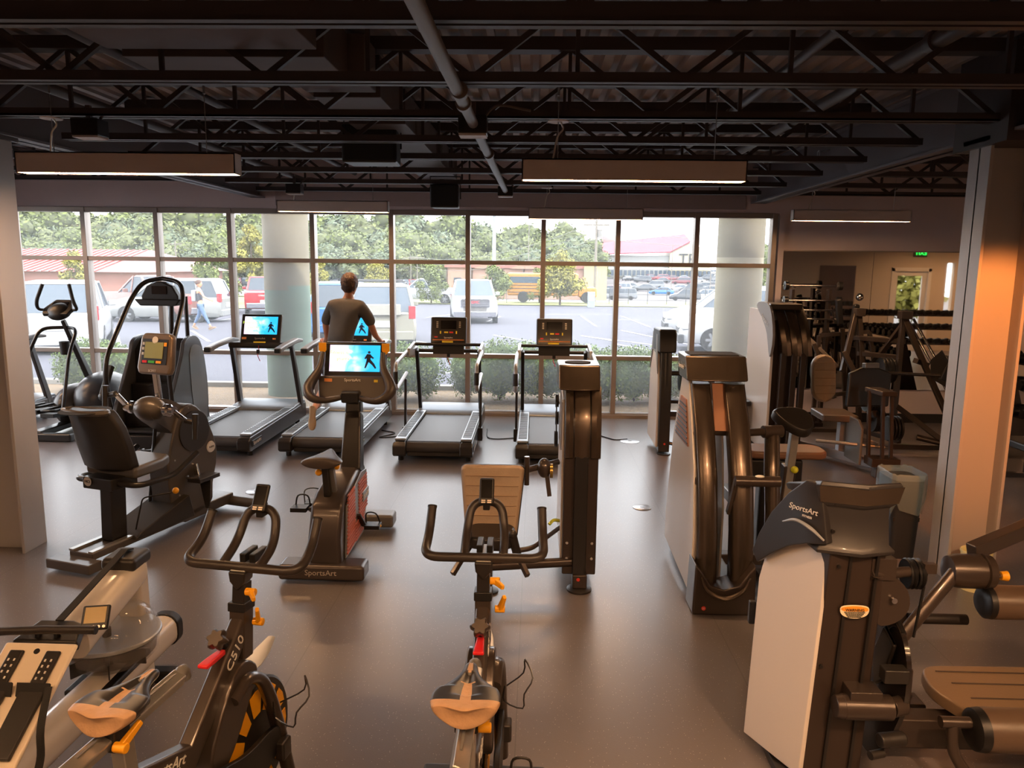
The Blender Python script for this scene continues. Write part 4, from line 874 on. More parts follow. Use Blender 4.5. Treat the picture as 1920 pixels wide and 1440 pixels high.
bb = B(); bb.lathe([(.05, 0), (.062, .17), (.055, .17), (.045, .01)], (.06, -.02, .98), 'Z', 18); bb.out('cup_holder', BLK, t)
for s in (-1, 1):
    bb = B(); bb.tube(fillet([(s * .26 + .02, -.5, .35), (s * .26 + .02, -.3, 1.0), (s * .24 + .02, -.05, 1.32), (s * .02 + .02, .1, 1.32)], .12, 5), .022, 12); bb.out('moving_arm', BLK2, t)
    bb = B(); bb.tube(fillet([(s * .05 + .03, 0, 1.56), (s * .26 + .03, -.05, 1.55), (s * .24 + .03, -.1, 1.66), (s * .17 + .03, -.05, 1.88)], .06, 4), [.016, .02, .022, .022], 10); bb.out('fixed_handle', GRIP, t)
bb = B(); bb.prism([(-.16, 0), (.16, 0), (.19, .1), (.1, .28), (-.1, .28), (-.19, .1)], 'Z', 0, .05); bb.ball((0, .1, 0), (.15, .14, .09)); tilt(bb, (0, 0, 0), 38); bmesh.ops.translate(bb.bm, verts=bb.bm.verts, vec=(.03, -.1, 1.47)); c = bb.out('console', BLK, t, bevel=.012)
bb = B(); bb.bb(-.1, .1, .1, .22, .05, .056); tilt(bb, (0, 0, 0), 38); bmesh.ops.translate(bb.bm, verts=bb.bm.verts, vec=(.03, -.1, 1.47)); bb.out('display', SCR, c)

# ================= recumbent arm and leg trainer =================
t = thing('recumbent_bike', 'grey recumbent bike with green screen console and bucket seat on a post', 'exercise bike', (-3.02, 5.75, 0), -17)
SC = mat('bronze_grey_plastic', '56504b', .38, metal=.3, coat=.2); ALR = mat('aluminium_rail', 'b9b7b3', .3, metal=.8)
bb = B(); bb.bb(-.11, .11, -.72, .25, .07, .12); bb.bb(-.2, .2, -.84, -.72, .02, .09); rl = bb.out('rail_base', SC, t, bevel=.008)
for s in (-1, 1): B().bb(s * .09 - .02, s * .09 + .02, -.72, .15, .12, .135).out('slide_rail', ALR, t)
B().prism([(-.38, .11), (-.33, .15), (.2, .3), (.25, .1)], 'X', -.16, .16).out('ramp_cover', CHARD, t, bevel=.01)
bb = B(); bb.cyl((-.3, .78, .07), (.42, .78, .07), .045, n=16); bb.bb(-.1, .1, .2, .8, .05, .14); bb.out('front_stabilizer', SC, t, bevel=.01)
for s in (-.26, .38): B().cyl((s - .02, .8, .03), (s + .02, .8, .03), .03, n=12).out('caster', BLK2, t)
# central body: tall shroud
bb = B(); pr = [(.12, .1), (.05, .4), (.06, .62), (.16, .9), (.26, 1.02), (.4, 1.0), (.55, .8), (.62, .55), (.55, .3), (.5, .12)]
bb.prism(pr, 'X', -.1, .1, sm=3); bd = bb.out('shroud', SC, t, bevel=.015)
B().lathe([(.03, .0), (.17, .0), (.17, .012), (.03, .014)], (.1, .35, .8), 'X', 30).out('crank_disc', CHARD, bd)
B().lathe([(.001, .0), (.05, .0), (.045, .008), (.001, .008)], (.1, .54, .62), 'X', 24).out('oval_badge', LETW, bd)
txt('SCIFIT', .022, (.111, .54, .62), (90, 0, 90), BLK, bd)
for y, z in ((.2, .95), (.3, 1.0), (.45, .93), (.58, .6), (.5, .25), (.15, .3), (.12, .6)): B().lathe([(.008, 0), (.008, .004)], (.1, y, z), 'X', 8).out('screw', SILV, bd)
bb = B(); bb.prism([(-.08, 1.06), (.02, 1.12), (.2, 1.06), (.34, .9), (.25, .7), (.1, .85), (-.06, .98)], 'X', -.08, .08, sm=3); bb.ball((0, .0, 1.04), (.13, .11, .1), nu=20, nv=12); bb.out('upper_arm_housing', SC, t)
bb = B(); bb.lathe([(.035, -.24), (.035, -.2), (.05, -.19), (.05, -.16), (.03, -.15), (.03, .15), (.05, .16), (.05, .19), (.035, .2), (.035, .24)], (0, .0, 1.04), 'X', 20); bb.out('arm_crank_axle', CHRO, t)
for s, dy, dz in ((-1, -.1, .12), (1, .12, -.1)):
    bb = B(); bb.bar((s * .22, 0, 1.04), (s * .23, dy, 1.04 + dz), .025, .05, up=(1, 0, 0)); bb.out('crank_arm', CHRO, t, bevel=.006)
    bb = B(); bb.cyl((s * .23, dy, 1.04 + dz), (s * .33, dy + .02, 1.04 + dz - .02), .022); bb.tube(fillet([(s * .33, dy, 1.04 + dz + .06), (s * .33, dy - .02, 1.02 + dz - .12)], .02), [.024, .02], 12); bb.out('hand_grip', CHARD, t)
B().bar((0, .1, 1.1), (0, .08, 1.34), .05, .035, up=(0, 1, 0)).out('console_arm', CHRO, t, bevel=.008)
SCI = mat('bronze_console_shell', '77685a', .35, metal=.45, coat=.3)
bb = B(); bb.prism([(-.15, 0), (.15, 0), (.17, .05), (.155, .3), (.12, .33), (-.12, .33), (-.155, .3), (-.17, .05)], 'Y', -.03, .03); tilt(bb, (0, 0, 0), -12); bmesh.ops.translate(bb.bm, verts=bb.bm.verts, vec=(0, .08, 1.3)); c = bb.out('console', SCI, t, bevel=.02)
def con(a, b_, z0, z1, nm, mt, y=-.036):
    bb = B(); bb.bb(a, b_, y, y + .006, z0, z1); tilt(bb, (0, 0, 0), -12); bmesh.ops.translate(bb.bm, verts=bb.bm.verts, vec=(0, .08, 1.3)); return bb.out(nm, mt, c, bevel=.002)
con(-.125, .125, .08, .28, 'bezel', BLK); con(-.095, .085, .125, .255, 'display', mat('green_lcd', '8f9668', .3), -.04)
con(-.11, -.065, .088, .108, 'red_button', RED, -.04); con(-.05, .01, .088, .108, 'green_button', mat('green_button', '3fae3c', .4), -.04); con(.025, .075, .088, .108, 'yellow_button', YEL, -.04); con(.09, .115, .225, .255, 'yellow_button', YEL, -.04)
for k in range(3): con(-.12, -.1, .15 + k * .04, .172 + k * .04, 'side_button', LETG, -.04)
bb = B(); bb.lathe([(.028, 0), (.028, .003)], (0, -.04, .272), 'Y', 20); tilt(bb, (0, 0, 0), -12); bmesh.ops.translate(bb.bm, verts=bb.bm.verts, vec=(0, .08, 1.3)); bb.out('badge', LETW, c)
txt('SCIFIT', .028, (0, .045, 1.335), (78, 0, 0), LETG, c)
# seat
B().bar((0, -.62, .12), (0, -.6, .6), .11, .14, up=(0, 1, 0)).out('seat_post', BLK2, t, bevel=.01)
bb = B(); bb.prism([(-.24, 0), (.24, 0), (.22, .3), (.15, .44), (-.15, .44), (-.22, .3)], 'Z', .6, .69, off=(0, -.62, 0)); bb.out('seat_cushion', mat('grey_seat_pad', '57534f', .42), t, bevel=.03, seg=3)
bb = B(); rings = []
for z, hw, y in ((.66, .2, -.58), (.7, .235, -.62), (.85, .24, -.66), (1.0, .225, -.7), (1.1, .2, -.74), (1.14, .17, -.75)): rings.append([V(x * hw, y + .06 * x * x - d, z) for x, d in ((-1, 0), (-.6, 0), (0, 0), (.6, 0), (1, 0), (1, .08), (.6, .11), (0, .12), (-.6, .11), (-1, .08))])
bb.loft(rings); sb = bb.out('backrest', CHARD, t, bevel=.02)
bb = B(); bb.tube([V(.19 * math.cos(a), -.79 + .075 * math.sin(a), 1.125 + .02 * math.cos(a) * 0) for a in [k * math.pi / 12 for k in range(24)]], .02, 8, closed=True); bb.out('top_tray', SC, sb)
B().lathe([(.17, 0), (.17, .004)], (0, -.79, 1.13), n=24).out('tray_hollow', RUB, sb).scale = (1, 1, 1)
for s in (-1, 1):
    bb = B(); bb.tube(fillet([(s * .05, -.68, .58), (s * .3, -.66, .57), (s * .3, -.3, .56), (s * .3, -.05, .68)], .08, 5), .022, 12); bb.out('side_handle', BLK2, t)
B().lathe([(.035, -.004), (.035, 0)], (-.08, -.745, .59), 'Y', 24).out('round_sticker', LETG, t); txt('HCI', .03, (-.08, -.751, .59), (90, 0, 0), BLK, t, name='sticker_lettering')
bb = B(); bb.bb(-.14, .14, -.74, -.5, .53, .62); bb.out('seat_bracket', BLK2, t, bevel=.01)
bb = B(); bb.tube(fillet([(.08, -.5, .14), (.12, -.45, .4), (.28, -.3, .42)], .03), .006, 6); bb.mi = 1; bb.ball((.29, -.29, .43), .025); bb.out('release_lever', [BLK2, YEL], t)
for s, y, z in ((-1, .28, .62), (1, .32, .42)):
    bb = B(); bb.bar((s * .11, .33, .52), (s * .14, y, z), .02, .045, up=(1, 0, 0)); bb.out('pedal_crank', CHRO, t, bevel=.005)
    bb = B(); bb.bb(s * .14 - .0 if s > 0 else s * .14 - .13, s * .14 + .13 if s > 0 else s * .14, y - .12, y + .12, z - .02, z + .015); bb.tube([(s * .2 + .055 * math.cos(a), y - .11 + .05 * math.sin(a), z + .03) for a in [math.pi + k * math.pi / 8 for k in range(9)]], .012, 6); p_ = bb.out('pedal', CHARD, t, bevel=.008)
    bb = B(); bb.plate([V(s * .15, y, z), V(s * .27, y, z), V(s * .28, y - .04, z - .25), V(s * .24, y - .04, z - .25)], (0, .006, 0)); bb.out('strap', RUB, p_)
B().cyl((-.12, .05, .2), (-.06, .1, .85), .014, n=10).out('gas_strut', BLK, t)

# ================= upright exercise bike =================
for c_ in bpy.data.objects:
    if c_.parent == t and (c_.name.split('.')[0] in ('seat_cushion', 'backrest', 'seat_post', 'side_handle', 'round_sticker', 'sticker_lettering', 'seat_bracket', 'release_lever')): c_.location.y += .2
t = thing('upright_bike', 'upright exercise bike with large video console and red slatted side panel', 'exercise bike', (-1.45, 5.45, 0))
for y, nm in ((-.47, 'rear_stabilizer'), (.6, 'front_stabilizer')):
    bb = B(); bb.bb(-.3, .3, y - .09, y + .09, .02, .13); o = bb.out(nm, mat('brown_grey_bike_shell', '463e3a', .35, metal=.35, coat=.2) if y < 0 else GREY, t, bevel=.025, seg=3)
txt('SportsArt', .055, (0, -.562, .08), (90, 0, 0), LETG, t, name='base_lettering')
BS = MATS['brown_grey_bike_shell']; REDS = mat('red_slat_panel', 'b5614e', .5)
bb = B(); bb.bb(-.05, .05, -.5, .6, .05, .12); bb.out('floor_beam', BS, t, bevel=.01)
bb = B(); pr = [(-.5, .08), (-.52, .3), (-.42, .52), (-.3, .58), (.12, .66), (.3, .64), (.35, .4), (.2, .1)]
bb.prism(pr, 'X', -.1, .13); bd = bb.out('body', BS, t, bevel=.035, seg=3)
bb = B(); bb.prism([(-.42, .13), (-.36, .5), (-.25, .54), (.1, .62), (.27, .6), (.3, .38), (.12, .13)], 'X', .13, .145); sp_ = bb.out('side_plate', GREY, bd, bevel=.008)
bb = B()
for k in range(17):
    z = .16 + k * .025
    y0, y1 = -.4 + (z - .13) * .16, .02 + 0 * z
    bb.bar((.147, y0, z), (.147, -.14, z + .01), .012, .013); 
    if k > 5: bb.bar((.147, -.02, z), (.147, .25 - max(0, .3 - z) * .5, z + .01), .012, .013)
    else: bb.bar((.147, -.14, z), (.147, .1 + (z - .16) * .5, z + .01), .012, .013)
bb.out('slat_panel', REDS, sp_)
B().bb(.146, .158, .08, .28, .38, .46).out('badge', GREY, sp_, bevel=.008); txt('SportsArt', .045, (.16, .18, .42), (90, 0, 90), LETW, sp_)
for s, y, z in ((1, .02, .22), (-1, -.2, .42)):
    bb = B(); bb.bar((s * .155, -.08, .34), (s * .175, y, z), .02, .04, up=(1, 0, 0)); cr_ = bb.out('pedal_crank', BLK2, t, bevel=.006)
    bb = B(); bb.bb(*sorted((s * .185, s * .3)), y - .05, y + .05, z - .015, z + .015); bb.tube([(s * .18, y + .05, z), (s * .19, y + .02, z + .09), (s * .26, y + .02, z + .09), (s * .29, y + .05, z)], .006, 6, sm=4); bb.mi = 1; bb.ball((s * .295, y, z), .012); bb.out('pedal', [BLK, YEL], cr_)
bb = B(); bb.bar((.06, .14, .6), (.03, .38, 1.02), .16, .14, up=(0, 1, 0), w1=.13, h1=.11); bb.bar((.03, .38, 1.02), (.03, .4, 1.2), .13, .11, up=(0, 1, 0), w1=.11, h1=.09); bb.out('console_mast', BLK2, t, bevel=.02)
bb = B(); bb.bar((-.17, -.36, .5), (-.18, -.35, .78), .05, .07, up=(0, 1, 0)) if False else bb.bar((0, -.3, .5), (0, -.35, .78), .05, .07, up=(0, 1, 0)); po = bb.out('seat_post', BLK2, t, bevel=.008)
B().bar((.04, -.28, .56), (.04, -.34, .76), .03, .04, up=(0, 1, 0)).out('post_sleeve', GREY, po)
def saddle_rings(L=.27, W=.25, T=.06, nose=.045):
    out = []
    for f in (0, .04, .12, .25, .4, .55, .7, .85, .95, 1):
        hw = W / 2 * (.72 if f == 0 else .93 if f < .05 else 1 if f < .3 else 1) ; q = max(0, (f - .22) / .78); hw = hw * (1 - q) ** 1.6 + nose / 2 * (1 if q > 0 else 0) * min(1, q * 3)
        if f == 1: hw = nose * .25
        y = f * L; zt = T * (.75 if f in (0, 1) else 1) + .018 * abs(f - .5); n = 14; ring = []
        for k in range(n):
            a = 2 * math.pi * k / n; cx_, sz = math.cos(a), math.sin(a)
            ring.append(V(cx_ * hw, y, (sz * .35 * T if sz > 0 else sz * .5 * T) + zt * .6 - .012 * cx_ * cx_ * (1 if sz > 0 else .4)))
        out.append(ring)
    return out
def moved(bb, M): bmesh.ops.transform(bb.bm, matrix=M, verts=bb.bm.verts); return bb
bb = B(); bb.loft(saddle_rings(.3, .3, .09, .07)); moved(bb, Matrix.Translation((0, -.5, .79))); bb.out('saddle', mat('brown_black_saddle', '4a403a', .38), t, sub=1)
B().ball((-.05, -.36, .74), .025).out('yellow_knob', YEL, t); B().ball((.06, -.3, .77), .025).out('yellow_knob', YEL, t)
# handlebars sweeping up both sides of the console
for s in (-1, 1):
    bb = B(); bb.tube([(s * .02 + .03, .32, 1.17), (s * .16 + .03, .2, 1.15), (s * .27 + .03, .18, 1.17), (s * .32 + .03, .25, 1.24), (s * .25 + .03, .33, 1.38), (s * .235 + .03, .38, 1.5)], [.02, .022, .034, .045, .03, .02], 12, sm=5); h_ = bb.out('handlebar', mat('brown_rubber_handle', '3a322d', .45), t)
    B().bar((s * .08 + .03, .255, 1.18), (s * .18 + .03, .195, 1.17), .02, .012).out('pulse_sensor', CHRO, h_)
    B().prism([(-.03, 0), (.03, 0), (.03, -.06), (0, -.09), (-.03, -.06)], 'Y', .42, .425, off=(s * .25 + .03, 0, 1.57)).out('yellow_shield_label', YEL, h_)
bb = B(); bb.bb(-.04, .1, .24, .36, 1.12, 1.21); bb.out('bar_clamp', BLK2, t, bevel=.015)
CP = Matrix.Translation((.03, .38, 1.23)) @ rotm((-16, 0, 0))
bb = B(); bb.bb(-.25, .25, 0, .05, 0, .36); moved(bb, CP); c = bb.out('console', BLK2, t, bevel=.02)
bb = B(); bb.prism([(-.26, -.1), (.26, -.1), (.28, .08), (-.28, .08)], 'Y', -.05, .05); moved(bb, CP); bb.out('console_tray', SC, c, bevel=.015)
bb = B(); bb.bb(-.2, .2, -.004, .001, .12, .33); moved(bb, CP); bb.out('screen', VID, c)
bb = B(); runner(bb, .11, .14, .155, -.005); moved(bb, CP); bb.out('runner_graphic', SIL, c)
bb = B(); bb.bb(-.22, -.16, -.055, -.05, .03, .055); bb.mi = 1; bb.bb(.17, .2, -.055, -.05, .03, .05); moved(bb, CP); bb.out('label', [ORG, WARN], c)
q = CP @ V(0, -.054, .045); txt('SportsArt', .032, q, (74, 0, 0), LETW, c)
q = CP @ V(-.08, -.006, .27); txt('Fitness is your', .04, q, (74, 0, 5), SCRT, c, name='screen_text'); q = CP @ V(-.08, -.006, .22); txt('journey', .04, q, (74, 0, 5), SCRT, c, name='screen_text')
bb = B(); bb.bar((-.3, .12, .36), (-.05, .15, .36), .12, .02); bb.tube([(-.3, .1, .36), (-.3, .12, .46), (-.2, .15, .46), (-.14, .15, .38)], .005, 6, sm=5); bb.out('far_pedal', BLK2, t)
# ================= spin bikes =================
BRZ = mat('bronze_brown_frame_paint', '453c36', .32, metal=.4, coat=.4)
TANL_ = mat('tan_saddle_leather', 'b8936f', .45, bump=.25, bscale=60, var=.08, vscale=20); BSAD = mat('black_saddle_vinyl', '2c2b2c', .3)
def spin_bike(label, loc, rz, slide):
    t = thing('spin_bike', label, 'exercise bike', loc, rz)
    # handlebar: crossbar, outer horns, inner loop
    bb = B(); Z = 1.07; w_ = .235; y0 = .34
    bb.tube(fillet([(-w_ + .01, y0 + .19, Z + .14), (-w_ + .005, y0 + .12, Z + .04), (-w_, y0, Z), (w_, y0, Z), (w_ - .005, y0 + .12, Z + .04), (w_ - .01, y0 + .19, Z + .14)], .06, 7), .0185, 14)
    bb.tube(fillet([(-.075, y0, Z), (-.078, y0 + .12, Z + .05), (-.06, y0 + .18, Z + .17), (.06, y0 + .18, Z + .17), (.078, y0 + .12, Z + .05), (.075, y0, Z)], .065, 8), .0175, 14)
    hb = bb.out('handlebar', mat('brown_black_grip_rubber', '302a27', .4, bump=.05, bscale=300), t)
    bb = B()
    for s in (-1, 1): bb.tube([(s * (w_ - .01), y0 + .188, Z + .137), (s * (w_ - .0101), y0 + .192, Z + .143)], .0195, 14)
    bb.out('bar_end_cap', RUB, hb)
    bb = B(); bb.bb(-.03, .03, -.008, .008, -.055, .055); moved(bb, Matrix.Translation((0, y0 + .17, Z + .215)) @ rotm((-30, 0, 0))); c = bb.out('console', BLK, t, bevel=.008)
    bb = B(); bb.bb(-.022, .022, -.0095, -.008, -.03, .045); moved(bb, Matrix.Translation((0, y0 + .17, Z + .215)) @ rotm((-30, 0, 0))); bb.out('display', SCR, c)
    bb = B(); [bb.bb(x - .008, x + .008, -.0095, -.008, z, z + .005) for x in (-.012, .012) for z in (-.042, -.05)]; moved(bb, Matrix.Translation((0, y0 + .17, Z + .215)) @ rotm((-30, 0, 0))); bb.out('button', LETG, c)
    bb = B(); bb.bb(-.014, .014, y0 + .15, y0 + .2, Z + .14, Z + .19); bb.out('console_clip', BLK, t, bevel=.004)
    # slider under the bar, holder and lever
    bb = B(); bb.bb(-.03, .03, y0 - .02, y0 + .16, Z - .04, Z - .005); bb.out('bar_slider', ALR, t, bevel=.004)
    bb = B(); [bb.bb(x - .012, x + .012, y0 + .05, y0 + .15, Z - .005, Z + .03) for x in (-.02, .02)]; bb.out('phone_clamp', BLK, t, bevel=.004)
    bb = B(); bb.prism([(-.035, Z - .01), (.035, Z - .01), (.03, Z - .05), (0, Z - .085), (-.03, Z - .05)], 'Y', y0 - .03, y0 + .04); bb.out('bar_head', CHAR, t, bevel=.008)
    def lever(p, q, h=.02):
        bb = B(); p, q = Vector(p), Vector(q); bb.cyl(p - V(.02, 0, 0), p + V(.02, 0, 0), h * .75, n=14); bb.bar(p, q, h * .9, h * 1.3, w1=h * .7, h1=h * .9); bb.out('adjust_lever', YEL, t, bevel=.004)
    lever((.045, y0 - .01, Z - .09), (.08, y0 - .05, Z - .1)); lever((.065, .34, .86), (.085, .3, .93))
    bb = B(); bb.bar((0, .35, Z - .06), (0, .33, .86), .05, .055, up=(0, 1, 0)); bb.out('stem_post', CHAR, t, bevel=.004)
    bb = B(); bb.bar((0, .338, .93), (0, .32, .72), .062, .07, up=(0, 1, 0)); bb.out('stem_sleeve', BRZ, t, bevel=.006)
    bb = B(); bb.bar((0, .339, .94), (0, .336, .905), .07, .078, up=(0, 1, 0)); bb.out('sleeve_collar', BLK, t, bevel=.004)
    # frame
    bb = B(); bb.bar((0, .335, .86), (0, -.1, .5), .056, .085, up=(0, -1, 1)); bb.bar((0, -.04, .56), (0, -.33, .66), .056, .08); bb.bar((0, -.1, .5), (0, -.38, .12), .056, .08, up=(0, 1, 0)); fr = bb.out('main_frame', BRZ, t, bevel=.014, seg=3)
    lx = .0295
    q = math.degrees(math.atan2(.36, .435)); txt('C510', .06, (lx, .235, .783), (90 - 0, 0, 90), LETW, fr, name='frame_lettering').rotation_euler = (Matrix.Rotation(math.radians(-90 + 0), 4, 'Z').inverted() @ rotm((90, 0, 0))).to_euler() if False else Euler((math.radians(90 - 0), 0, math.radians(90)))
    o = fr.children[-1] if False else [c_ for c_ in bpy.data.objects if c_.parent == fr][-1]
    o.rotation_euler = (Matrix(((0, 0, 1), (1, 0, 0), (0, 1, 0))).to_4x4() @ rotm((0, 0, q))).to_euler()
    o = txt('SportsArt', .052, (lx, -.185, .615), (90, 0, 90), LETW, fr, name='frame_lettering', shear=.2); o.rotation_euler = (Matrix(((0, 0, 1), (1, 0, 0), (0, 1, 0))).to_4x4() @ rotm((0, 0, -17))).to_euler()
    o = txt('FITNESS', .018, (lx, -.145, .575), (90, 0, 90), LETW, fr, name='frame_lettering'); o.rotation_euler = (Matrix(((0, 0, 1), (1, 0, 0), (0, 1, 0))).to_4x4() @ rotm((0, 0, -17))).to_euler()
    # tension knob and brake lever
    bb = B()
    ring = []
    for z, s_ in ((0, .7), (.012, 1), (.035, 1), (.045, .8)):
        ring.append([V(math.cos(a) * (.033 + .006 * math.cos(6 * a)) * s_, math.sin(a) * (.033 + .006 * math.cos(6 * a)) * s_, z) for a in [k * math.pi / 24 for k in range(48)]])
    bb.loft(ring); moved(bb, Matrix.Translation((0, .19, .85)) @ rotm((48, 0, 0))); k_ = bb.out('resistance_knob', BRZ, t)
    bb = B(); bb.cyl((0, .24, .79), (0, .19, .85), .014, n=12); bb.out('knob_shaft', BLK, t)
    bb = B(); bb.loft([[V(s * w, y, z), V(-s * w, y, z), V(-s * w, y, z + h), V(s * w, y, z + h)] for s in (1,) for y, z, w, h in ((.2, .795, .014, .02), (.12, .8, .018, .02), (.075, .805, .021, .014))]); bb.out('brake_lever', RED, t, bevel=.006)
    # curved front fork cover, belt guard
    bb = B()
    for s in (-1, 1):
        bb.tube([((s * .04 + .01), .16, .64), ((s * .045 + .01), .26, .67), ((s * .05 + .01), .36, .6), ((s * .055 + .01), .44, .4), ((s * .06 + .01), .52, .1)], .03, 12, sm=5, flat=.8)
    bb.out('front_fork', BRZ, t)
    bb = B(); bb.prism([(.16, .7), (.26, .74), (.34, .68), (.3, .6), (.12, .42), (.02, .5)], 'X', -.055, .055, sm=4); bb.out('wheel_cover', BRZ, t, bevel=.01)
    bb = B(); rings = []
    for y, z, w in ((.26, .67, .02), (.34, .72, .035), (.42, .72, .04), (.5, .73, .034), (.58, .75, .016)):
        rings.append([V(x * w - .0, y, z - abs(x) * .004) for x in (-1, 0, 1)] + [V(x * w, y, z - .008) for x in (1, 0, -1)])
    bb.loft(rings); moved(bb, Matrix.Translation((.0, -.03, -.06))); bb.out('sweat_guard', SILP, t, bevel=.003)
    wheel = B(); wheel.lathe([(.03, -.012), (.24, -.02), (.25, -.012), (.25, .012), (.24, .02), (.03, .012)], (0, .38, .33), 'X', 40); fw = wheel.out('flywheel', CHARD, t)
    for s in (-1, 1):
        bb = B()
        for k in range(11):
            a0 = math.pi * (.05 + k * .185); a1 = a0 + math.pi * .13
            P = [(.12, a0), (.215, a0), (.22, (a0 + a1) / 2), (.215, a1), (.12, a1)]
            bb.plate([V(s * .02, .38 - math.cos(a) * r_, .33 + math.sin(a) * r_) for r_, a in P], (s * .003, 0, 0))
        bb.out('yellow_sector', YEL, fw)
    bb = B(); bb.prism([(-.13, .32), (-.1, .42), (.0, .47), (.2, .41), (.4, .39), (.46, .33), (.4, .27), (.2, .22), (.0, .18), (-.1, .22)], 'X', .062, .085, sm=4); bb.out('belt_guard', BLK, t, bevel=.006)
    bb = B(); bb.bar((.085, .0, .33), (.1, .42, .3), .016, .035, up=(1, 0, 0)) if False else bb.bar((.095, -.02, .33), (.1, .12, .26), .016, .035, up=(1, 0, 0)); cr_ = bb.out('pedal_crank', CHRO, t, bevel=.004)
    bb = B(); bb.bb(.11, .21, .07, .17, .24, .27); bb.tube([(.12, .17, .27), (.13, .16, .34), (.19, .16, .34), (.2, .17, .27)], .006, 6, sm=4); bb.out('pedal', CHARD, cr_, bevel=.006)
    bb = B(); bb.bar((-.08, -.02, .33), (-.09, -.16, .4), .016, .035, up=(1, 0, 0)); c2_ = bb.out('pedal_crank', CHRO, t, bevel=.004)
    bb = B(); bb.bb(-.2, -.1, -.22, -.12, .385, .415); bb.out('pedal', CHARD, c2_, bevel=.006)
    bb = B(); bb.bb(.075, .115, .4, .47, .24, .32); bb.out('axle_box', CHAR, t, bevel=.01)
    # bottle holder
    bb = B(); bb.tube([(.07, .4, .56), (.085, .39, .5), (.085, .4, .43), (.16, .4, .4), (.165, .42, .45), (.2, .46, .5), (.165, .5, .56), (.16, .5, .5), (.085, .44, .47)], .0035, 6, sm=3); bb.out('bottle_cage', BLK2, t)
    # base
    bb = B(); bb.bb(-.04, .04, -.5, .46, .06, .1); bb.out('base_beam', BRZ, t, bevel=.01)
    for y in (-.5, .45): B().bb(-.26, .26, y - .04, y + .04, .03, .08).out('stabilizer', CHARD, t, bevel=.012)
    for y in (-.5, .45):
        for s in (-1, 1): B().cyl((s * .22, y, 0), (s * .22, y, .035), .02, n=10).out('foot', RUB, t)
    # seat post, rail and saddle
    bb = B(); bb.bar((0, -.33, .83), (0, -.3, .5), .045, .05, up=(0, 1, 0)); bb.out('seat_post', ALR, t, bevel=.004); bb = B(); bb.bar((0, -.32, .66), (0, -.27, .3), .06, .07, up=(0, 1, 0)); bb.out('post_sleeve', BRZ, t, bevel=.006)
    bb = B(); bb.bar((0, -.1 + slide, .85), (0, -.62 + slide, .845), .05, .04, up=(.4, 0, 1)); ra = bb.out('seat_rail', ALR, t, bevel=.006)
    bb = B(); bb.bb(-.004, .004, -.55 + slide, -.12 + slide, .868, .872); bb.out('rail_groove', GREY, ra); bb = B(); bb.tube([(0, -.1 + slide, .85), (0, -.08 + slide, .86), (0, -.075 + slide, .83)], .022, 10, sm=4); bb.out('rail_cap', GREY, ra)
    bb = B(); bb.bb(-.036, .036, -.4, -.33, .815, .88); bb.out('rail_clamp', CHARD, t, bevel=.006)
    lever((.055, -.4, .84), (.07, -.33, .88)); lever((.055, -.34, .58), (.07, -.42, .57))
    n = 40; rings = []; L = .27
    prof = [(0, .088, .9), (.012, .097, 1), (.05, .103, 1), (.09, .1, 1), (.13, .083, 1), (.165, .055, .95), (.195, .036, .9), (.225, .026, .85), (.25, .022, .8), (.265, .016, .6), (.272, .006, .2)]
    pf = smooth_path(prof, 6)
    for y, hw, th in [tuple(q_) for q_ in pf]:
        ring = []; y = max(0, min(y, .274)); hw = max(hw, .002); th = max(.1, th)
        for k in range(n):
            a = 2 * math.pi * k / n; c_, s_ = math.cos(a), math.sin(a)
            zz = (.022 * th * s_ if s_ > 0 else .045 * th * s_ * (1 if y < .1 else max(.45, 1 - (y - .1) * 6))) + .012 * abs(c_) ** 2 * (1 if y < .12 else .1) - .014 * math.exp(-(c_ / .25) ** 2) * (1 if s_ > 0 else 0) * (1 if .07 < y < .2 else .25)
            ring.append(V(c_ * hw, y - (.03 * math.cos(c_ * math.pi) * .3 if y < .03 else 0), zz))
        rings.append(ring)
    bb = B(); bb.loft(rings); moved(bb, Matrix.Translation((0, -.48 + slide, .93)))
    bb.bm.normal_update()
    for f in bb.bm.faces:
        c_ = f.calc_center_median(); yy = c_.y + .48 - slide
        f.material_index = 1 if (yy < .042 or (abs(c_.x) < .017 + max(0, .06 - yy) * .5 and yy < .15) or (abs(c_.x) < .007 and yy > .2)) else 0
    bb.out('saddle', [BSAD, TANL_], t, sub=1)
    bb = B(); bb.tube([(-.02, -.45 + slide, .9), (-.025, -.35 + slide, .875), (-.012, -.24 + slide, .91)], .004, 6, sm=4); bb.tube([(.02, -.45 + slide, .9), (.025, -.35 + slide, .875), (.012, -.24 + slide, .91)], .004, 6, sm=4); bb.bb(-.03, .03, -.38 + slide, -.33 + slide, .86, .89); bb.out('saddle_rails', CHARD, t)
    return t
spin_bike('bronze spin bike with tan and black saddle in the centre foreground', (-.185, 2.45, 0), 0, .0)
spin_bike('bronze spin bike with yellow striped flywheel left of the centre one', (-1.14, 2.31, 0), -9, .05)

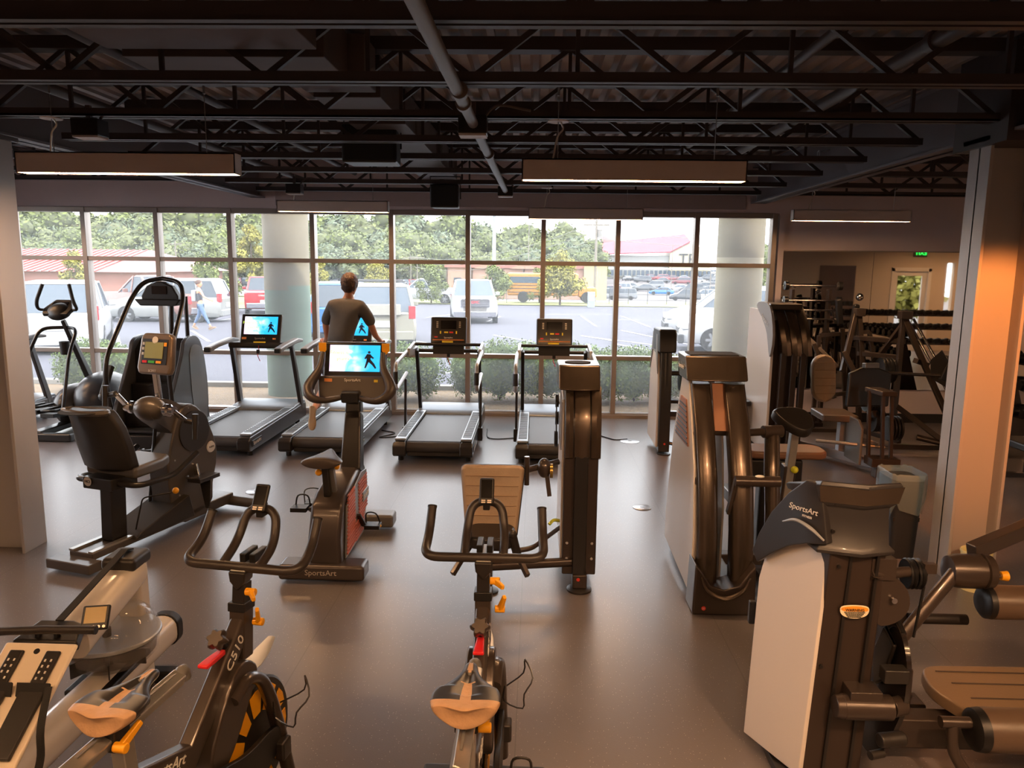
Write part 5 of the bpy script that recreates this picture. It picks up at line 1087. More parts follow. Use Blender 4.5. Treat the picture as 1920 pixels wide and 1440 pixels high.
# ================= water rower =================
t = thing('water_rower', 'white rowing machine with clear water tank and small monitor at lower left', 'rowing machine', (-2.0, 3.2, 0))
WR = mat('white_rower_enamel', 'd5cec6', .25, coat=.5); TANKM, nt, b = nodes('clear_water_tank'); b.inputs['Base Color'].default_value = lin('9a9490'); b.inputs['Roughness'].default_value = .06; b.inputs['Alpha'].default_value = .22; b.inputs['Coat Weight'].default_value = 1
WATER = mat('tank_water', '6a6866', .05, alpha=.45)
def roundrect(w_, h, r, x=0, z=0, n=5):
    P = []
    for cx_, cz, a0 in ((w_ / 2 - r, h / 2 - r, 0), (-w_ / 2 + r, h / 2 - r, 90), (-w_ / 2 + r, -h / 2 + r, 180), (w_ / 2 - r, -h / 2 + r, 270)):
        for k in range(n + 1): a = math.radians(a0 + 90 * k / n); P.append((x + cx_ + r * math.cos(a), z + cz + r * math.sin(a)))
    return P
bb = B(); P = roundrect(.15, .17, .065); bb.loft([[V(x, -1.9, .26 + z) for x, z in P], [V(x, .62, .2 + z) for x, z in P]]); mr = bb.out('monorail', WR, t)
bb = B(); P2 = roundrect(.165, .185, .07); bb.loft([[V(x, .6, .2 + z) for x, z in P2], [V(x, .66, .2 + z) for x, z in P2]]); bb.out('rail_end_cap', BLK, mr, bevel=.008)
B().bb(-.03, .03, -1.85, -.45, .278, .286).out('rail_track', SILV, mr)
bb = B(); bb.bar((0, .34, .08), (0, .32, .72), .13, .09, up=(0, 1, 0), w1=.13, h1=.11); bb.out('front_post', WR, t, bevel=.025, seg=3)
bb = B(); bb.bb(-.15, .15, .4, .48, 0, .07); bb.bb(-.2, .2, -1.95, -1.88, 0, .15); bb.out('floor_foot', BLK, t, bevel=.015)
bb = B(); bb.bb(-.085, .085, .2, .38, .7, .77); bb.out('post_cap', CHARD, t, bevel=.025, seg=3)
P = roundrect(.18, .14, .055); d0, d1 = V(0, .31, .67), V(0, -.2, .55); bb = B(); bb.loft([[d0 + V(x, 0, z) for x, z in P], [d1 + V(x, 0, z) for x, z in P]]); bb.out('upper_beam', WR, t)
bb = B(); bb.bar((-.0, .33, .775), (0, .28, .79), .035, .006); bb.bar((0, .28, .79), (-.02, -.22, .665), .035, .006); bb.out('pull_strap', RUB, t)
bb = B(); bb.prism([(-.14, 0), (.14, 0), (.1, .12), (.05, .14), (-.1, .14)], 'Z', 0, .05); moved(bb, Matrix.Translation((-.02, -.32, .58)) @ rotm((12, 0, 0))); br = bb.out('roller_bracket', CHARD, t, bevel=.012)
for x in (-.06, .02): B().cyl((x, -.3, .62), (x, -.3, .655), .014, n=12).out('bolt', BLK2, br)
bb = B(); bb.tube([(-.3, -.37, .68), (0, -.36, .695), (.22, -.36, .7)], .017, 12); hd = bb.out('row_handle', GRIP, t)
B().cyl((.215, -.36, .7), (.225, -.36, .7), .018).out('end_cap', BLK, hd)
FB = mat('pale_foot_board', 'd9cbb8', .4, coat=.2)
FM = Matrix.Translation((0, -.37, .645)) @ rotm((33, 0, 0))
bb = B(); bb.prism([(-.145, -.52), (.145, -.52), (.15, 0), (-.15, 0)], 'Z', -.02, 0); moved(bb, FM); fb = bb.out('foot_board', FB, t, bevel=.01)
for s in (-1, 1):
    bb = B(); bb.prism([(s * .075 - .045, -.47), (s * .075 + .045, -.47), (s * .075 + .05, -.2), (s * .075 - .05, -.2)], 'Z', .0, .02); bb.prism([(s * .075 - .03, -.22), (s * .075 + .03, -.22), (s * .075 + .03, -.04), (s * .075 - .03, -.04)], 'Z', .0, .014); moved(bb, FM); fp = bb.out('foot_rest', CHARD, t, bevel=.008)
    bb = B(); [bb.bb(s * .075 + dx - .003, s * .075 + dx + .003, -.19 + k * .025, -.18 + k * .025, .014, .017) for k in range(5) for dx in (-.012, .012)]; moved(bb, FM); bb.out('size_hole', LETW, fp)
    bb = B(); bb.plate([V(s * .075 - .06, -.23, .0), V(s * .075 + .07, -.23, .0), V(s * .075 + .07, -.19, .03), V(s * .075 - .06, -.19, .03)], (0, 0, .01)); moved(bb, FM); bb.out('foot_strap', RUB, fp)
bb = B(); bb.tube([FM @ V(.14, -.2, .03), V(.17, -.66, .46), V(.175, -.68, .36), V(.17, -.7, .3)], .014, 8, sm=4, flat=.25); bb.out('strap_tail', RUB, t)
bb = B(); bb.lathe([(.012, 0), (.012, .003)], (0, 0, 0), 'Z', 16); moved(bb, FM @ Matrix.Translation((0, -.04, 0))); bb.out('board_badge', BLK, fb)
bb = B(); bb.bb(-.055, .055, -.01, .01, -.05, .055); moved(bb, Matrix.Translation((.14, -.22, .68)) @ rotm((-38, 0, 12))); mo = bb.out('monitor', BLK, t, bevel=.008)
bb = B(); bb.bb(-.042, .042, -.012, -.0095, -.022, .045); moved(bb, Matrix.Translation((.14, -.22, .68)) @ rotm((-38, 0, 12))); bb.out('display', mat('amber_lcd', 'a58a4c', .3), mo)
bb = B(); [bb.lathe([(.006, -.014), (.006, -.0095)], (-.04 + k * .02, 0, -.038), 'Y', 10) for k in range(5)]; moved(bb, Matrix.Translation((.14, -.22, .68)) @ rotm((-38, 0, 12))); bb.out('button', LETG, mo)
B().bar((.06, -.2, .62), (.13, -.21, .66), .02, .02).out('monitor_arm', BLK, t)
bb = B(); bb.lathe([(.17, 0), (.2, .03), (.212, .11), (.206, .16), (.185, .205), (.15, .235), (.1, .255), (.05, .262), (.02, .263)], (0, .12, .31), n=44); tk = bb.out('water_tank', TANKM, t)
bb = B(); bb.lathe([(.214, .11), (.219, .115), (.219, .125), (.214, .13)], (0, .12, .31), n=44); bb.out('tank_seam', SILP, tk)
bb = B(); bb.lathe([(.16, .01), (.19, .035), (.2, .1), (.001, .1)], (0, .12, .31), n=36); bb.out('tank_water', WATER, tk)
bb = B(); bb.cyl((0, .08, .28), (0, .08, .48), .02); [bb.box((0, .08, .34), (.36, .006, .07), (0, 0, a)) for a in (0, 60, 120)]; bb.out('paddle', CHARD, tk)
bb = B(); bb.bb(-.1, .1, -.12, .28, .245, .275); bb.out('tank_cradle', BLK, t, bevel=.01)
B().bb(-.12, .12, -1.5, -1.25, .35, .4).out('row_seat', BLK, t, bevel=.02)
# ================= strength machines =================
GOLD = mat('bronze_satin_shroud', '5a4f45', .27, metal=.7, coat=.15); DBRN = mat('dark_brown_frame', '3a302b', .34, metal=.35, coat=.3); MBRN = mat('brown_frame_paint', '463c36', .32, metal=.4, coat=.3)
WPAN = mat('white_side_panel', 'd6cfca', .35, coat=.1)
PERF = mat('perforated_grey_panel', '85807d', .5)
def pad(bb, w_, h, th, M, sm=0):
    P = roundrect(w_, h, min(w_, h) * .28); bb.loft([[M @ V(x, th * .1, z) for x, z in P], [M @ V(x * .98, -th * .75, z * .98) for x, z in P], [M @ V(x * .9, -th, z * .9) for x, z in P]]); return bb
# ---- machine with tan backrest, centre ----
t = thing('inner_thigh_machine', 'weight machine with tall curved bronze tower and tan ribbed backrest facing us', 'weight machine', (.3, 5.0, 0))
def W(bb, name, m_, par=None, **k): return bb.out(name, m_, par or t, world=True, **k)
x0, x1 = .24, .46
bb = B(); pr = [(4.92, .1), (4.92, .95), (4.96, 1.25), (5.05, 1.38), (5.4, 1.38), (5.6, 1.2), (5.75, .5), (5.75, .12)]
bb.prism(pr, 'X', .21, .44); sh = W(bb, 'tower_body', DBRN, bevel=.01)
bb = B(); bb.prism([(y * .999, z) for y, z in [(4.97, .2), (4.97, .95), (5.02, 1.3), (5.35, 1.34), (5.55, 1.15), (5.72, .5), (5.72, .2)]], 'X', .195, .21); W(bb, 'side_panel', WPAN, bevel=.003)
bb = B(); bb.prism([(5.02, .95), (5.03, 1.28), (5.3, 1.32), (5.45, 1.1), (5.45, .95)], 'X', .188, .195); W(bb, 'perforated_panel', PERF)
for xa, xb, m_ in ((.215, .265, GOLD), (.275, .375, GOLD), (.385, .45, GOLD)):
    bb = B(); prf = [(4.885, .93), (4.885, 1.05), (4.9, 1.18), (4.95, 1.32), (5.02, 1.39)]
    bb.loft([[V(xa, y, z), V((xa + xb) / 2, y - .012, z + .002), V(xb, y, z), V(xb, y + .05, z - .02), V(xa, y + .05, z - .02)] for y, z in prf]); W(bb, 'curved_shroud', m_)
bb = B(); bb.bb(.28, .37, 4.875, 4.93, .08, .94); W(bb, 'front_channel', BLK2, bevel=.006)
bb = B(); bb.loft([[V(x, y + dy, z) for x, y in ((.165, 5.02), (.25, 4.985), (.36, 4.985), (.445, 5.02), (.45, 5.3), (.16, 5.3))] for z, dy in ((1.37, -.04), (1.45, 0), (1.53, .05))]); cp = W(bb, 'top_cap', GOLD, bevel=.012)
bb = B(); bb.loft([[V(.3 + .09 * math.cos(a), 5.2 + .07 * math.sin(a), z) for a in [k * math.pi / 10 for k in range(20)]] for z in (1.532, 1.536)]); W(bb, 'top_opening', RUB, cp)
bb = B(); bb.bb(.28, .38, 4.86, 4.95, .02, .12); W(bb, 'front_leg', DBRN, bevel=.01)
W(B().lathe([(.085, 0), (.085, .012), (.06, .022)], (.33, 4.9, 0), n=30), 'foot_disc', CHARD); W(B().lathe([(.012, -.004), (.012, 0)], (.32, 4.86, .09), 'Y', 14), 'number_sticker', REDDOT)
for x in (.24, .41):
    for z in (.33, .22): W(B().lathe([(.01, -.012), (.01, 0)], (x, 4.92, z), 'Y', 10), 'bolt', CHRO)
bb = B(); bb.tube([(.3, 4.93, .19), (-.3, 4.86, .17)], .028, 12, flat=1.2); bb.bb(-.36, -.26, 4.78, 4.9, .03, .35); bb.bb(-.32, -.2, 4.8, 5.3, .3, .36); W(bb, 'seat_frame', DBRN, bevel=.008)
W(B().lathe([(.07, 0), (.07, .012), (.04, .02)], (-.29, 4.84, 0), n=26), 'foot_disc', CHARD)
bb = B(); BM = Matrix.Translation((-.27, 4.87, .655)) @ rotm((-17, 0, 0)); 
P = [(-.17, -.25), (.17, -.25), (.215, .19), (.19, .215), (-.19, .215), (-.215, .19)]
bb.loft([[BM @ V(x, .05, z) for x, z in P], [BM @ V(x, .0, z) for x, z in P], [BM @ V(x * .94, -.022, z * .94) for x, z in P]]); bk = W(bb, 'backrest', TANV, bevel=.012, seg=3)
bb = B(); 
for k in range(5): z = -.12 + k * .065; bb.tube([BM @ V(-.17 - z * .08, -.02, z), BM @ V(0, -.026, z), BM @ V(.17 + z * .08, -.02, z)], .0045, 6)
W(bb, 'seam', mat('tan_seam', '8f775f', .5), bk)
bb = B(); bb.loft([[BM @ V(x * 1.03, .085, z * 1.03) for x, z in P], [BM @ V(x * 1.03, .052, z * 1.03) for x, z in P]]); W(bb, 'back_shell', BLK, bevel=.01)
bb = B(); P = roundrect(.3, .3, .07); bb.loft([[V(-.26 + x, 4.66 + y, z) for x, y in P] for z in (.42, .5)]); W(bb, 'seat_cushion', BVIN, bevel=.025, seg=3)
for s in (-1, 1):
    bb = B(); bb.cyl((-.26 + s * .17, 4.6, .36), (-.26 + s * .14, 4.52, .52), .028, .028, 14); bb.ball((-.26 + s * .14, 4.515, .53), .028); W(bb, 'leg_roller', CHARD)
    bb = B(); bb.bar((-.26 + s * .14, 4.7, .38), (-.26 + s * .24, 4.55, .24), .03, .035); W(bb, 'leg_lever', DBRN, bevel=.005)
W(B().tube(fillet([(-.1, 4.7, .35), (.0, 4.72, .36), (.24, 5.2, .37)], .05), .018, 10), 'side_rod', DBRN)
bb = B(); bb.lathe([(.02, -.01), (.06, -.012), (.055, 0), (.06, .012), (.02, .01)], (.165, 5.35, .95), 'X', 26); bb.lathe([(.02, -.01), (.05, -.012), (.045, 0), (.05, .012), (.02, .01)], (.17, 5.42, 1.22), 'X', 24); bb.lathe([(.02, -.01), (.05, -.012), (.045, 0), (.05, .012), (.02, .01)], (.17, 5.38, 1.1), 'X', 24); W(bb, 'cable_pulley', BLK)
W(B().tube([(.165, 5.3, .95), (.165, 5.36, 1.22)], .005, 6), 'steel_cable', CABLE)
bb = B(); bb.cyl((-.06, 5.05, .79), (.18, 5.2, .82), .022, n=12); bb.cyl((-.04, 5.02, .7), (-.04, 5.02, .9), .018, n=12); bb.ball((.08, 5.1, .8), (.05, .05, .07)); bb.bar((.1, 5.1, .75), (.12, 5.12, .6), .03, .05, up=(0, 1, 0)); W(bb, 'range_adjuster', MBRN)
bb = B(); bb.lathe([(.05, -.01), (.05, .01)], (.13, 5.1, .78), 'X', 22); W(bb, 'adjuster_ring', mat('brass_ring', 'a58a4a', .3, metal=.8))
W(B().tube([(.2, 5.1, .42), (.15, 5.05, .44), (.12, 5.02, .42)], .012, 8, sm=4), 'yellow_pin', mat('lime_yellow', 'c9cf3a', .4))

# ---- machine no 21: twin bronze uprights ----
t = thing('arm_curl_machine', 'weight machine with twin curved bronze uprights, white side panel and tilted elbow pad', 'weight machine', (1.25, 5.0, 0))
def upr(xa, xb):
    pr = [(4.66, .12), (4.68, .5), (4.75, .85), (4.88, 1.15), (5.06, 1.42)]; ins = [.012, .01, .005, 0, 0]
    rings = []
    for (y, z) in pr:
        sh_ = (z - .12) * -.012
        rings.append([V(xa + sh_ + (xb - xa) * (1 - math.cos(a)) / 2, y - .035 * math.sin(a), z) for a in [k * math.pi / 8 for k in range(9)]] + [V(xb + sh_, y + .09, z), V(xa + sh_, y + .09, z)])
    bb = B(); bb.loft(rings); return W(bb, 'curved_upright', GOLD)
upr(1.07, 1.2); upr(1.29, 1.43)
bb = B(); bb.prism([(4.72, .06), (4.72, .5), (4.8, .9), (4.95, 1.2), (5.1, 1.46), (5.3, 1.46), (5.55, .95), (5.72, .3), (5.72, .1)], 'X', 1.045, 1.07); W(bb, 'side_panel', WPAN, bevel=.004)
bb = B(); bb.prism([(4.9, .06), (4.9, .6), (5.0, 1.0), (5.15, 1.35), (5.3, 1.35), (5.5, .9), (5.6, .3), (5.6, .1)], 'X', 1.27, 1.285); W(bb, 'inner_panel', WPAN, bevel=.004)
bb = B(); bb.prism([(4.98, 1.0), (5.1, 1.3), (5.28, 1.3), (5.42, 1.0)], 'X', 1.035, 1.046); pp = W(bb, 'slatted_vent', mat('copper_slat_panel', 'a8765e', .5))
bb = B(); [bb.bar((1.033, 4.98 + k * .012, 1.02 + k * .034), (1.033, 5.41 - k * .016, 1.02 + k * .034), .004, .01) for k in range(8)]; W(bb, 'vent_slat', BLK2, pp)
bb = B(); bb.plate([V(1.2, 4.93, 1.12), V(1.29, 4.93, 1.12), V(1.29, 5.08, 1.42), V(1.2, 5.08, 1.42)], (0, .02, .0)); W(bb, 'bronze_infill', mat('copper_infill_panel', 'a3755a', .4, metal=.3), bevel=.004)
bb = B(); bb.loft([[V(xx + (0 if k % 2 else 0), y + dy, z) for k, (xx, y) in enumerate(((1.02, 5.02), (1.13, 4.985), (1.24, 5.0), (1.33, 4.985), (1.43, 5.02), (1.43, 5.3), (1.02, 5.3)))] for z, dy in ((1.44, 0), (1.5, .03), (1.6, .09))]); cp = W(bb, 'top_cap', GOLD, bevel=.012)
W(B().bb(1.06, 1.39, 5.14, 5.34, 1.598, 1.606), 'top_opening', RUB, cp, bevel=.003)
q = txt('SportsArt', .045, (1.012, 5.2, 1.52), (90, 0, -90), LETW, cp, name='cap_lettering'); q.location = Vector((1.012, 5.2, 1.52)) - t.location
bb = B(); bb.prism([(1.03, .0), (1.43, .0), (1.42, .34), (1.38, .29), (1.32, .2), (1.23, .17), (1.14, .2), (1.08, .29), (1.04, .34)], 'Y', 4.56, 4.78); ft = W(bb, 'foot_shroud', DBRN, bevel=.015)
bb = B(); bb.tube([(1.075, 4.555, .26), (1.12, 4.55, .17), (1.23, 4.545, .12), (1.34, 4.55, .17), (1.385, 4.555, .26)], [.006, .014, .018, .014, .006], 8, sm=5); W(bb, 'bronze_arc', GOLD, ft)
W(B().lathe([(.014, -.004), (.014, 0)], (1.1, 4.556, .05), 'Y', 14), 'number_sticker', REDDOT, ft); txt('21', .016, (1.1, 4.551, .05), (90, 0, 0), LETW, ft, name='sticker_number').location = V(1.1, 4.551, .05) - t.location
bb = B(); bb.bb(1.1, 1.4, 4.8, 5.75, .02, .09); bb.bb(1.35, 2.15, 5.35, 5.45, .02, .1); bb.bb(1.38, 1.44, 4.9, 5.4, .55, .63); W(bb, 'base_frame', DBRN, bevel=.008)
for z, y in ((1.1, 4.92), (.82, 4.78)): W(B().lathe([(.018, 0), (.026, .004), (.026, .03)], (1.055, y, z), 'X', 16), 'pivot_cap', MBRN)
bb = B(); bb.cyl((1.2, 5.0, 1.1), (1.3, 5.0, 1.1), .025); bb.cyl((1.43, 5.0, 1.1), (1.62, 5.05, 1.1), .026); bb.cyl((1.55, 5.03, 1.1), (1.68, 5.06, 1.1), .042); W(bb, 'pivot_shaft', MBRN)
bb = B(); bb.cyl((1.28, 4.66, .86), (1.56, 4.66, .86), .034); bb.bar((1.29, 4.68, .86), (1.27, 4.75, .62), .02, .04, up=(0, 1, 0)); W(bb, 'curl_handle', MBRN)
W(B().ball((1.43, 4.65, .895), (.03, .02, .008)), 'white_sticker', LETW)
bb = B(); bb.tube([(1.62, 5.06, 1.08), (1.6, 4.95, .85), (1.6, 4.88, .55), (1.57, 4.8, .25)], [.05, .052, .05, .045], 14, sm=4); bb.bb(1.5, 1.64, 4.72, 4.86, .0, .2); W(bb, 'swing_arm', GOLD)
W(B().bar((1.24, 5.25, .1), (1.22, 5.2, 1.2), .03, .03, up=(0, 1, 0)), 'guide_rod', BLK2)
bb = B(); [bb.bb(1.12, 1.25, 5.15, 5.3, .12 + k * .034, .148 + k * .034) for k in range(12)]; W(bb, 'weight_stack', BLK2)
bb = B(); P = [(-.13, .07), (-.1, .12), (.0, .135), (.1, .11), (.135, .04), (.11, -.06), (.04, -.13), (-.03, -.12), (-.1, -.03)]; PM = Matrix.Translation((1.8, 5.15, 1.16)) @ rotm((-62, 0, 12))
P = [(p.x, p.y) for p in smooth_path([(a, b_, 0) for a, b_ in P], 4, True)]
bb.loft([[PM @ V(x, .045, z) for x, z in P], [PM @ V(x, .0, z) for x, z in P], [PM @ V(x * .9, -.02, z * .9) for x, z in P]]); W(bb, 'elbow_pad', BVIN, bevel=.006)
bb = B(); bb.bar((1.82, 5.2, 1.1), (1.8, 5.25, .5), .055, .06, up=(0, 1, 0)); W(bb, 'pad_post', ALR, bevel=.006)
bb = B(); [bb.lathe([(.006, -.002), (.006, 0)], (1.815 - k * .0015, 5.19 + k * .004, 1.02 - k * .05), 'Y', 8) for k in range(6)]; W(bb, 'adjust_hole', RUB)
bb = B(); bb.bar((1.81, 5.24, .82), (1.78, 5.3, .1), .085, .085, up=(0, 1, 0)); W(bb, 'post_sleeve', DBRN, bevel=.008)
W(B().ball((1.83, 5.18, .8), .026), 'adjust_knob', mat('lime_yellow_knob', 'c8cc30', .4))
bb = B(); P = roundrect(.62, .3, .1); bb.loft([[V(1.93 + x, 5.75 + y, z) for x, y in P] for z in (.76, .82)]); W(bb, 'seat_cushion', mat('brown_vinyl', '6b4d3a', .4), bevel=.02, seg=3)
bb = B(); bb.bb(1.6, 2.05, 5.62, 5.85, .55, .755); bb.bb(1.75, 1.87, 5.68, 5.8, .02, .6); W(bb, 'seat_base', BLK, bevel=.02)

# ---- dark tower near windows ----
t = thing('leg_extension_machine', 'narrow dark weight tower with white side panel standing before the windows', 'weight machine', (1.55, 9.0, 0))
bb = B(); bb.prism([(8.7, .03), (8.72, .8), (8.78, 1.22), (9.25, 1.22), (9.38, .9), (9.42, .1)], 'X', 1.47, 1.6); W(bb, 'tower_body', BLK2, bevel=.008)
bb = B(); bb.prism([(8.76, .08), (8.78, .8), (8.85, 1.15), (9.0, 1.3), (9.25, 1.3), (9.38, .9), (9.42, .1)], 'X', 1.445, 1.47); W(bb, 'side_panel', WPAN, bevel=.004)
bb = B(); bb.loft([[V(1.44, 8.72 + d, z), V(1.64, 8.72 + d, z), V(1.65, 9.15, z), V(1.43, 9.15, z)] for z, d in ((1.2, 0), (1.42, .02), (1.47, .06))]); W(bb, 'top_cap', BLK, bevel=.02)
bb = B(); bb.prism([(8.78, .95), (8.85, 1.4), (9.2, 1.42), (9.36, .95), (9.2, 1.2), (8.95, 1.18)], 'X', 1.435, 1.445); W(bb, 'grey_side_trim', GREY)
for x in (1.5, 1.55): W(B().bar((x, 8.715, .1), (x, 8.74, 1.2), .02, .02, up=(0, 1, 0)), 'front_rib', BLK)
bb = B(); bb.cyl((1.6, 8.85, .95), (1.75, 8.85, .95), .03); bb.lathe([(.02, -.015), (.13, -.01), (.13, .01), (.02, .015)], (1.75, 9.0, .85), 'X', 26); bb.bar((1.72, 8.85, .95), (1.74, 9.0, 1.15), .03, .05, up=(1, 0, 0)); bb.ball((1.74, 9.0, 1.12), (.02, .04, .09)); W(bb, 'cam_disc', CHARD)
bb = B(); bb.cyl((1.6, 8.8, .62), (1.95, 8.85, .6), .022); bb.bb(1.6, 2.1, 8.9, 8.97, .42, .48); bb.tube([(1.6, 8.8, .12), (1.75, 8.8, .1), (2.1, 8.9, .12)], .02, 8, sm=3); bb.cyl((1.8, 8.85, .5), (1.82, 8.85, .72), .035); W(bb, 'frame_arm', BLK2)
bb = B(); P = roundrect(.4, .4, .08); bb.loft([[V(2.05 + x, 9.1 + y, z) for x, y in P] for z in (.5, .57)]); W(bb, 'seat_cushion', BVIN, bevel=.02)
bb = B(); bb.bb(1.98, 2.1, 9.05, 9.15, .0, .5); W(bb, 'seat_post', BLK2, bevel=.01)
bb = B(); bb.box((2.05, 9.35, .85), (.38, .08, .6), (-10, 0, 0)); W(bb, 'backrest', BVIN, bevel=.03)
W(B().lathe([(.08, 0), (.08, .012)], (1.54, 8.73, 0), n=20), 'foot_disc', CHARD); W(B().lathe([(.012, -.003), (.012, 0)], (1.54, 8.697, .13), 'Y', 12), 'number_sticker', REDDOT)

# ---- white tower with bronze curved top, right ----
t = thing('weight_tower', 'tall white weight tower with bronze curved head left of the wall mirror', 'weight machine', (2.95, 8.9, 0))
bb = B(); bb.prism([(8.55, .1), (8.55, 1.2), (8.62, 1.5), (8.75, 1.7), (9.5, 1.7), (9.5, .1)], 'X', 2.66, 2.69); W(bb, 'side_panel', WPAN, bevel=.004)
bb = B(); bb.bb(2.69, 2.92, 8.62, 9.4, .05, 1.6); W(bb, 'tower_body', DBRN, bevel=.01)
for xa, xb in ((2.7, 2.8), (2.81, 2.92), (2.93, 3.03)):
    rings = []
    for y, z in ((8.46, 1.22), (8.46, 1.35), (8.5, 1.5), (8.58, 1.65), (8.7, 1.76)):
        s_ = (1.76 - z) * .12; rings.append([V(xa + s_, y, z), V((xa + xb) / 2 + s_, y - .02, z), V(xb + s_, y, z), V(xb + s_, y + .12, z - .02), V(xa + s_, y + .12, z - .02)])
    bb = B(); bb.loft(rings); W(bb, 'curved_shroud', GOLD)
bb = B(); bb.prism([(8.5, 1.2), (8.42, 1.45), (8.6, 1.76), (8.95, 1.8), (9.1, 1.74), (8.85, 1.6), (8.65, 1.45)], 'X', 2.63, 2.66, sm=3); hd = W(bb, 'grey_side_wing', mat('grey_wing', '8c8a8b', .4), bevel=.006)
bb = B(); bb.bb(2.64, 3.0, 8.6, 9.05, 1.72, 1.79); W(bb, 'top_cap', DBRN, bevel=.015)
o = txt('SportsArt', .07, (2.625, 8.7, 1.6), (90, 0, -90), LETW, hd, name='wing_lettering'); o.location = V(2.622, 8.72, 1.6) - t.location; o.rotation_euler = (Matrix(((0, 0, -1), (-1, 0, 0), (0, 1, 0))).to_4x4() @ rotm((0, 0, -20))).to_euler()
for x in (2.78, 2.9, 3.0): W(B().bar((x, 8.5, .1), (x, 8.48, 1.25), .07, .06, up=(0, 1, 0)), 'upright', DBRN, bevel=.015)
W(B().bb(2.6, 3.05, 8.45, 9.45, 0, .07), 'base', DBRN, bevel=.01)
bb = B(); P = roundrect(.3, .5, .06); bb.loft([[V(2.5 + x, 9.35 + y, z) for x, y in P] for z in (.52, .58)]); W(bb, 'side_seat', BVIN, bevel=.015); W(B().bb(2.45, 2.7, 9.3, 9.4, 0, .52), 'seat_leg', SILV, bevel=.01)

# ---- leg press with tan back ----
t = thing('leg_press', 'leg press with tan ribbed oval backrest and big black foot plate', 'weight machine', (3.5, 8.5, 0))
bb = B(); P = roundrect(.28, .56, .14); BM = Matrix.Translation((3.39, 8.85, .92)) @ rotm((-10, 0, 4)); bb.loft([[BM @ V(x, .05, z) for x, z in P], [BM @ V(x, 0, z) for x, z in P], [BM @ V(x * .92, -.03, z * .92) for x, z in P]]); bk = W(bb, 'backrest', TANV, bevel=.01)
bb = B(); [bb.tube([BM @ V(-.12, -.03, z), BM @ V(.12, -.03, z)], .006, 6) for z in (-.18, -.09, 0, .09, .18)]; W(bb, 'seam', MATS['tan_seam'], bk)
bb = B(); bb.prism([(3.22, 8.35), (3.6, 8.3), (3.62, 8.75), (3.24, 8.8)], 'Z', .5, .58); W(bb, 'seat_cushion', mat('brown_grey_vinyl', '5f4f44', .38), bevel=.02)
bb = B(); bb.bb(3.46, 3.54, 8.45, 8.55, .1, .5); bb.bar((3.0, 9.3, .1), (3.75, 8.05, .1), .08, .1); bb.bar((3.5, 8.5, .35), (3.85, 8.35, .25), .05, .05); bb.tube([(3.1, 8.2, .32), (3.8, 8.0, .3)], .02, 8); W(bb, 'frame', mat('silver_grey_frame', '8d8a8c', .35, metal=.5), bevel=.006)
bb = B(); PM = Matrix.Translation((3.64, 8.25, .9)) @ rotm((-6, 0, 6)); P = [(-.25, -.2), (.23, -.2), (.26, .17), (.1, .23), (-.08, .23), (-.22, .17)]; bb.loft([[PM @ V(x, y, z) for x, z in P] for y in (-.03, .03)]); W(bb, 'foot_plate', BLK, bevel=.02)
bb = B(); bb.prism([(-.06, .22), (.1, .22), (.1, .28), (-.06, .28)], 'Y', -.05, .03); moved(bb, PM); W(bb, 'carry_handle', GREY, bevel=.01)
bb = B(); bb.plate([V(3.52, 8.05, .95), V(3.62, 7.85, .93), V(3.78, 7.85, .93), V(3.68, 8.05, .95)], (0, 0, -.05)); 
for x, y in ((3.55, 8.0), (3.64, 7.88), (3.74, 7.9)): bb.bar((x, y, .92), (x + .04, y - .02, .2), .035, .04, up=(0, 1, 0))
bb.bb(3.55, 3.85, 7.8, 8.0, .13, .22); bb.bb(3.62, 3.78, 7.84, 7.96, 0, .15); W(bb, 'lever_frame', MBRN, bevel=.008)
bb = B(); bb.prism([(8.0, .1), (8.0, .5), (8.1, .58), (8.4, .58), (8.4, .1)], 'X', 3.5, 3.53); W(bb, 'side_guard', GREY, bevel=.01)
for k in range(4): W(B().lathe([(.02, -.015), (.13, -.012), (.14, 0), (.13, .012), (.02, .015)], (3.85 + k * .035, 8.15, .48), 'X', 24), 'weight_plate', BLK)
# ---- plate loaded sled ----
t = thing('incline_press_rack', 'tall A-shaped plate loaded rack with angled silver guide rods before the mirror', 'weight machine', (4.4, 9.3, 0))
bb = B()
for a, b_ in (((4.15, 9.95, 1.6), (3.9, 9.6, .9)), ((4.2, 9.95, 1.6), (4.25, 9.8, .8)), ((4.55, 9.5, 1.62), (4.45, 9.3, .1)), ((4.55, 9.5, 1.6), (5.0, 8.95, .3)), ((4.15, 9.95, 1.3), (4.6, 9.5, 1.3)), ((4.2, 9.9, 1.1), (4.55, 9.5, 1.1)), ((4.45, 9.4, .55), (5.0, 8.9, .08)), ((3.9, 9.6, 1.15), (4.2, 9.2, .4)), ((4.3, 9.8, .1), (4.5, 9.2, .1)), ((4.2, 9.95, 1.5), (4.3, 9.9, .05)), ((4.55, 9.5, 1.5), (4.3, 9.9, .8)), ((4.9, 9.0, .08), (4.3, 9.0, .08)), ((4.95, 9.6, 1.0), (4.6, 9.2, 1.1))): bb.bar(a, b_, .06, .06, up=(0, 1, 0))
bb.box((4.2, 9.95, 1.63), (.12, .12, .1)); bb.box((4.57, 9.5, 1.63), (.14, .12, .1)); W(bb, 'frame', MBRN, bevel=.006)
bb = B(); bb.cyl((4.6, 9.5, 1.58), (5.05, 8.95, .5), .016); bb.cyl((4.7, 9.55, 1.58), (5.12, 9.0, .55), .016); W(bb, 'guide_rod', CHRO)
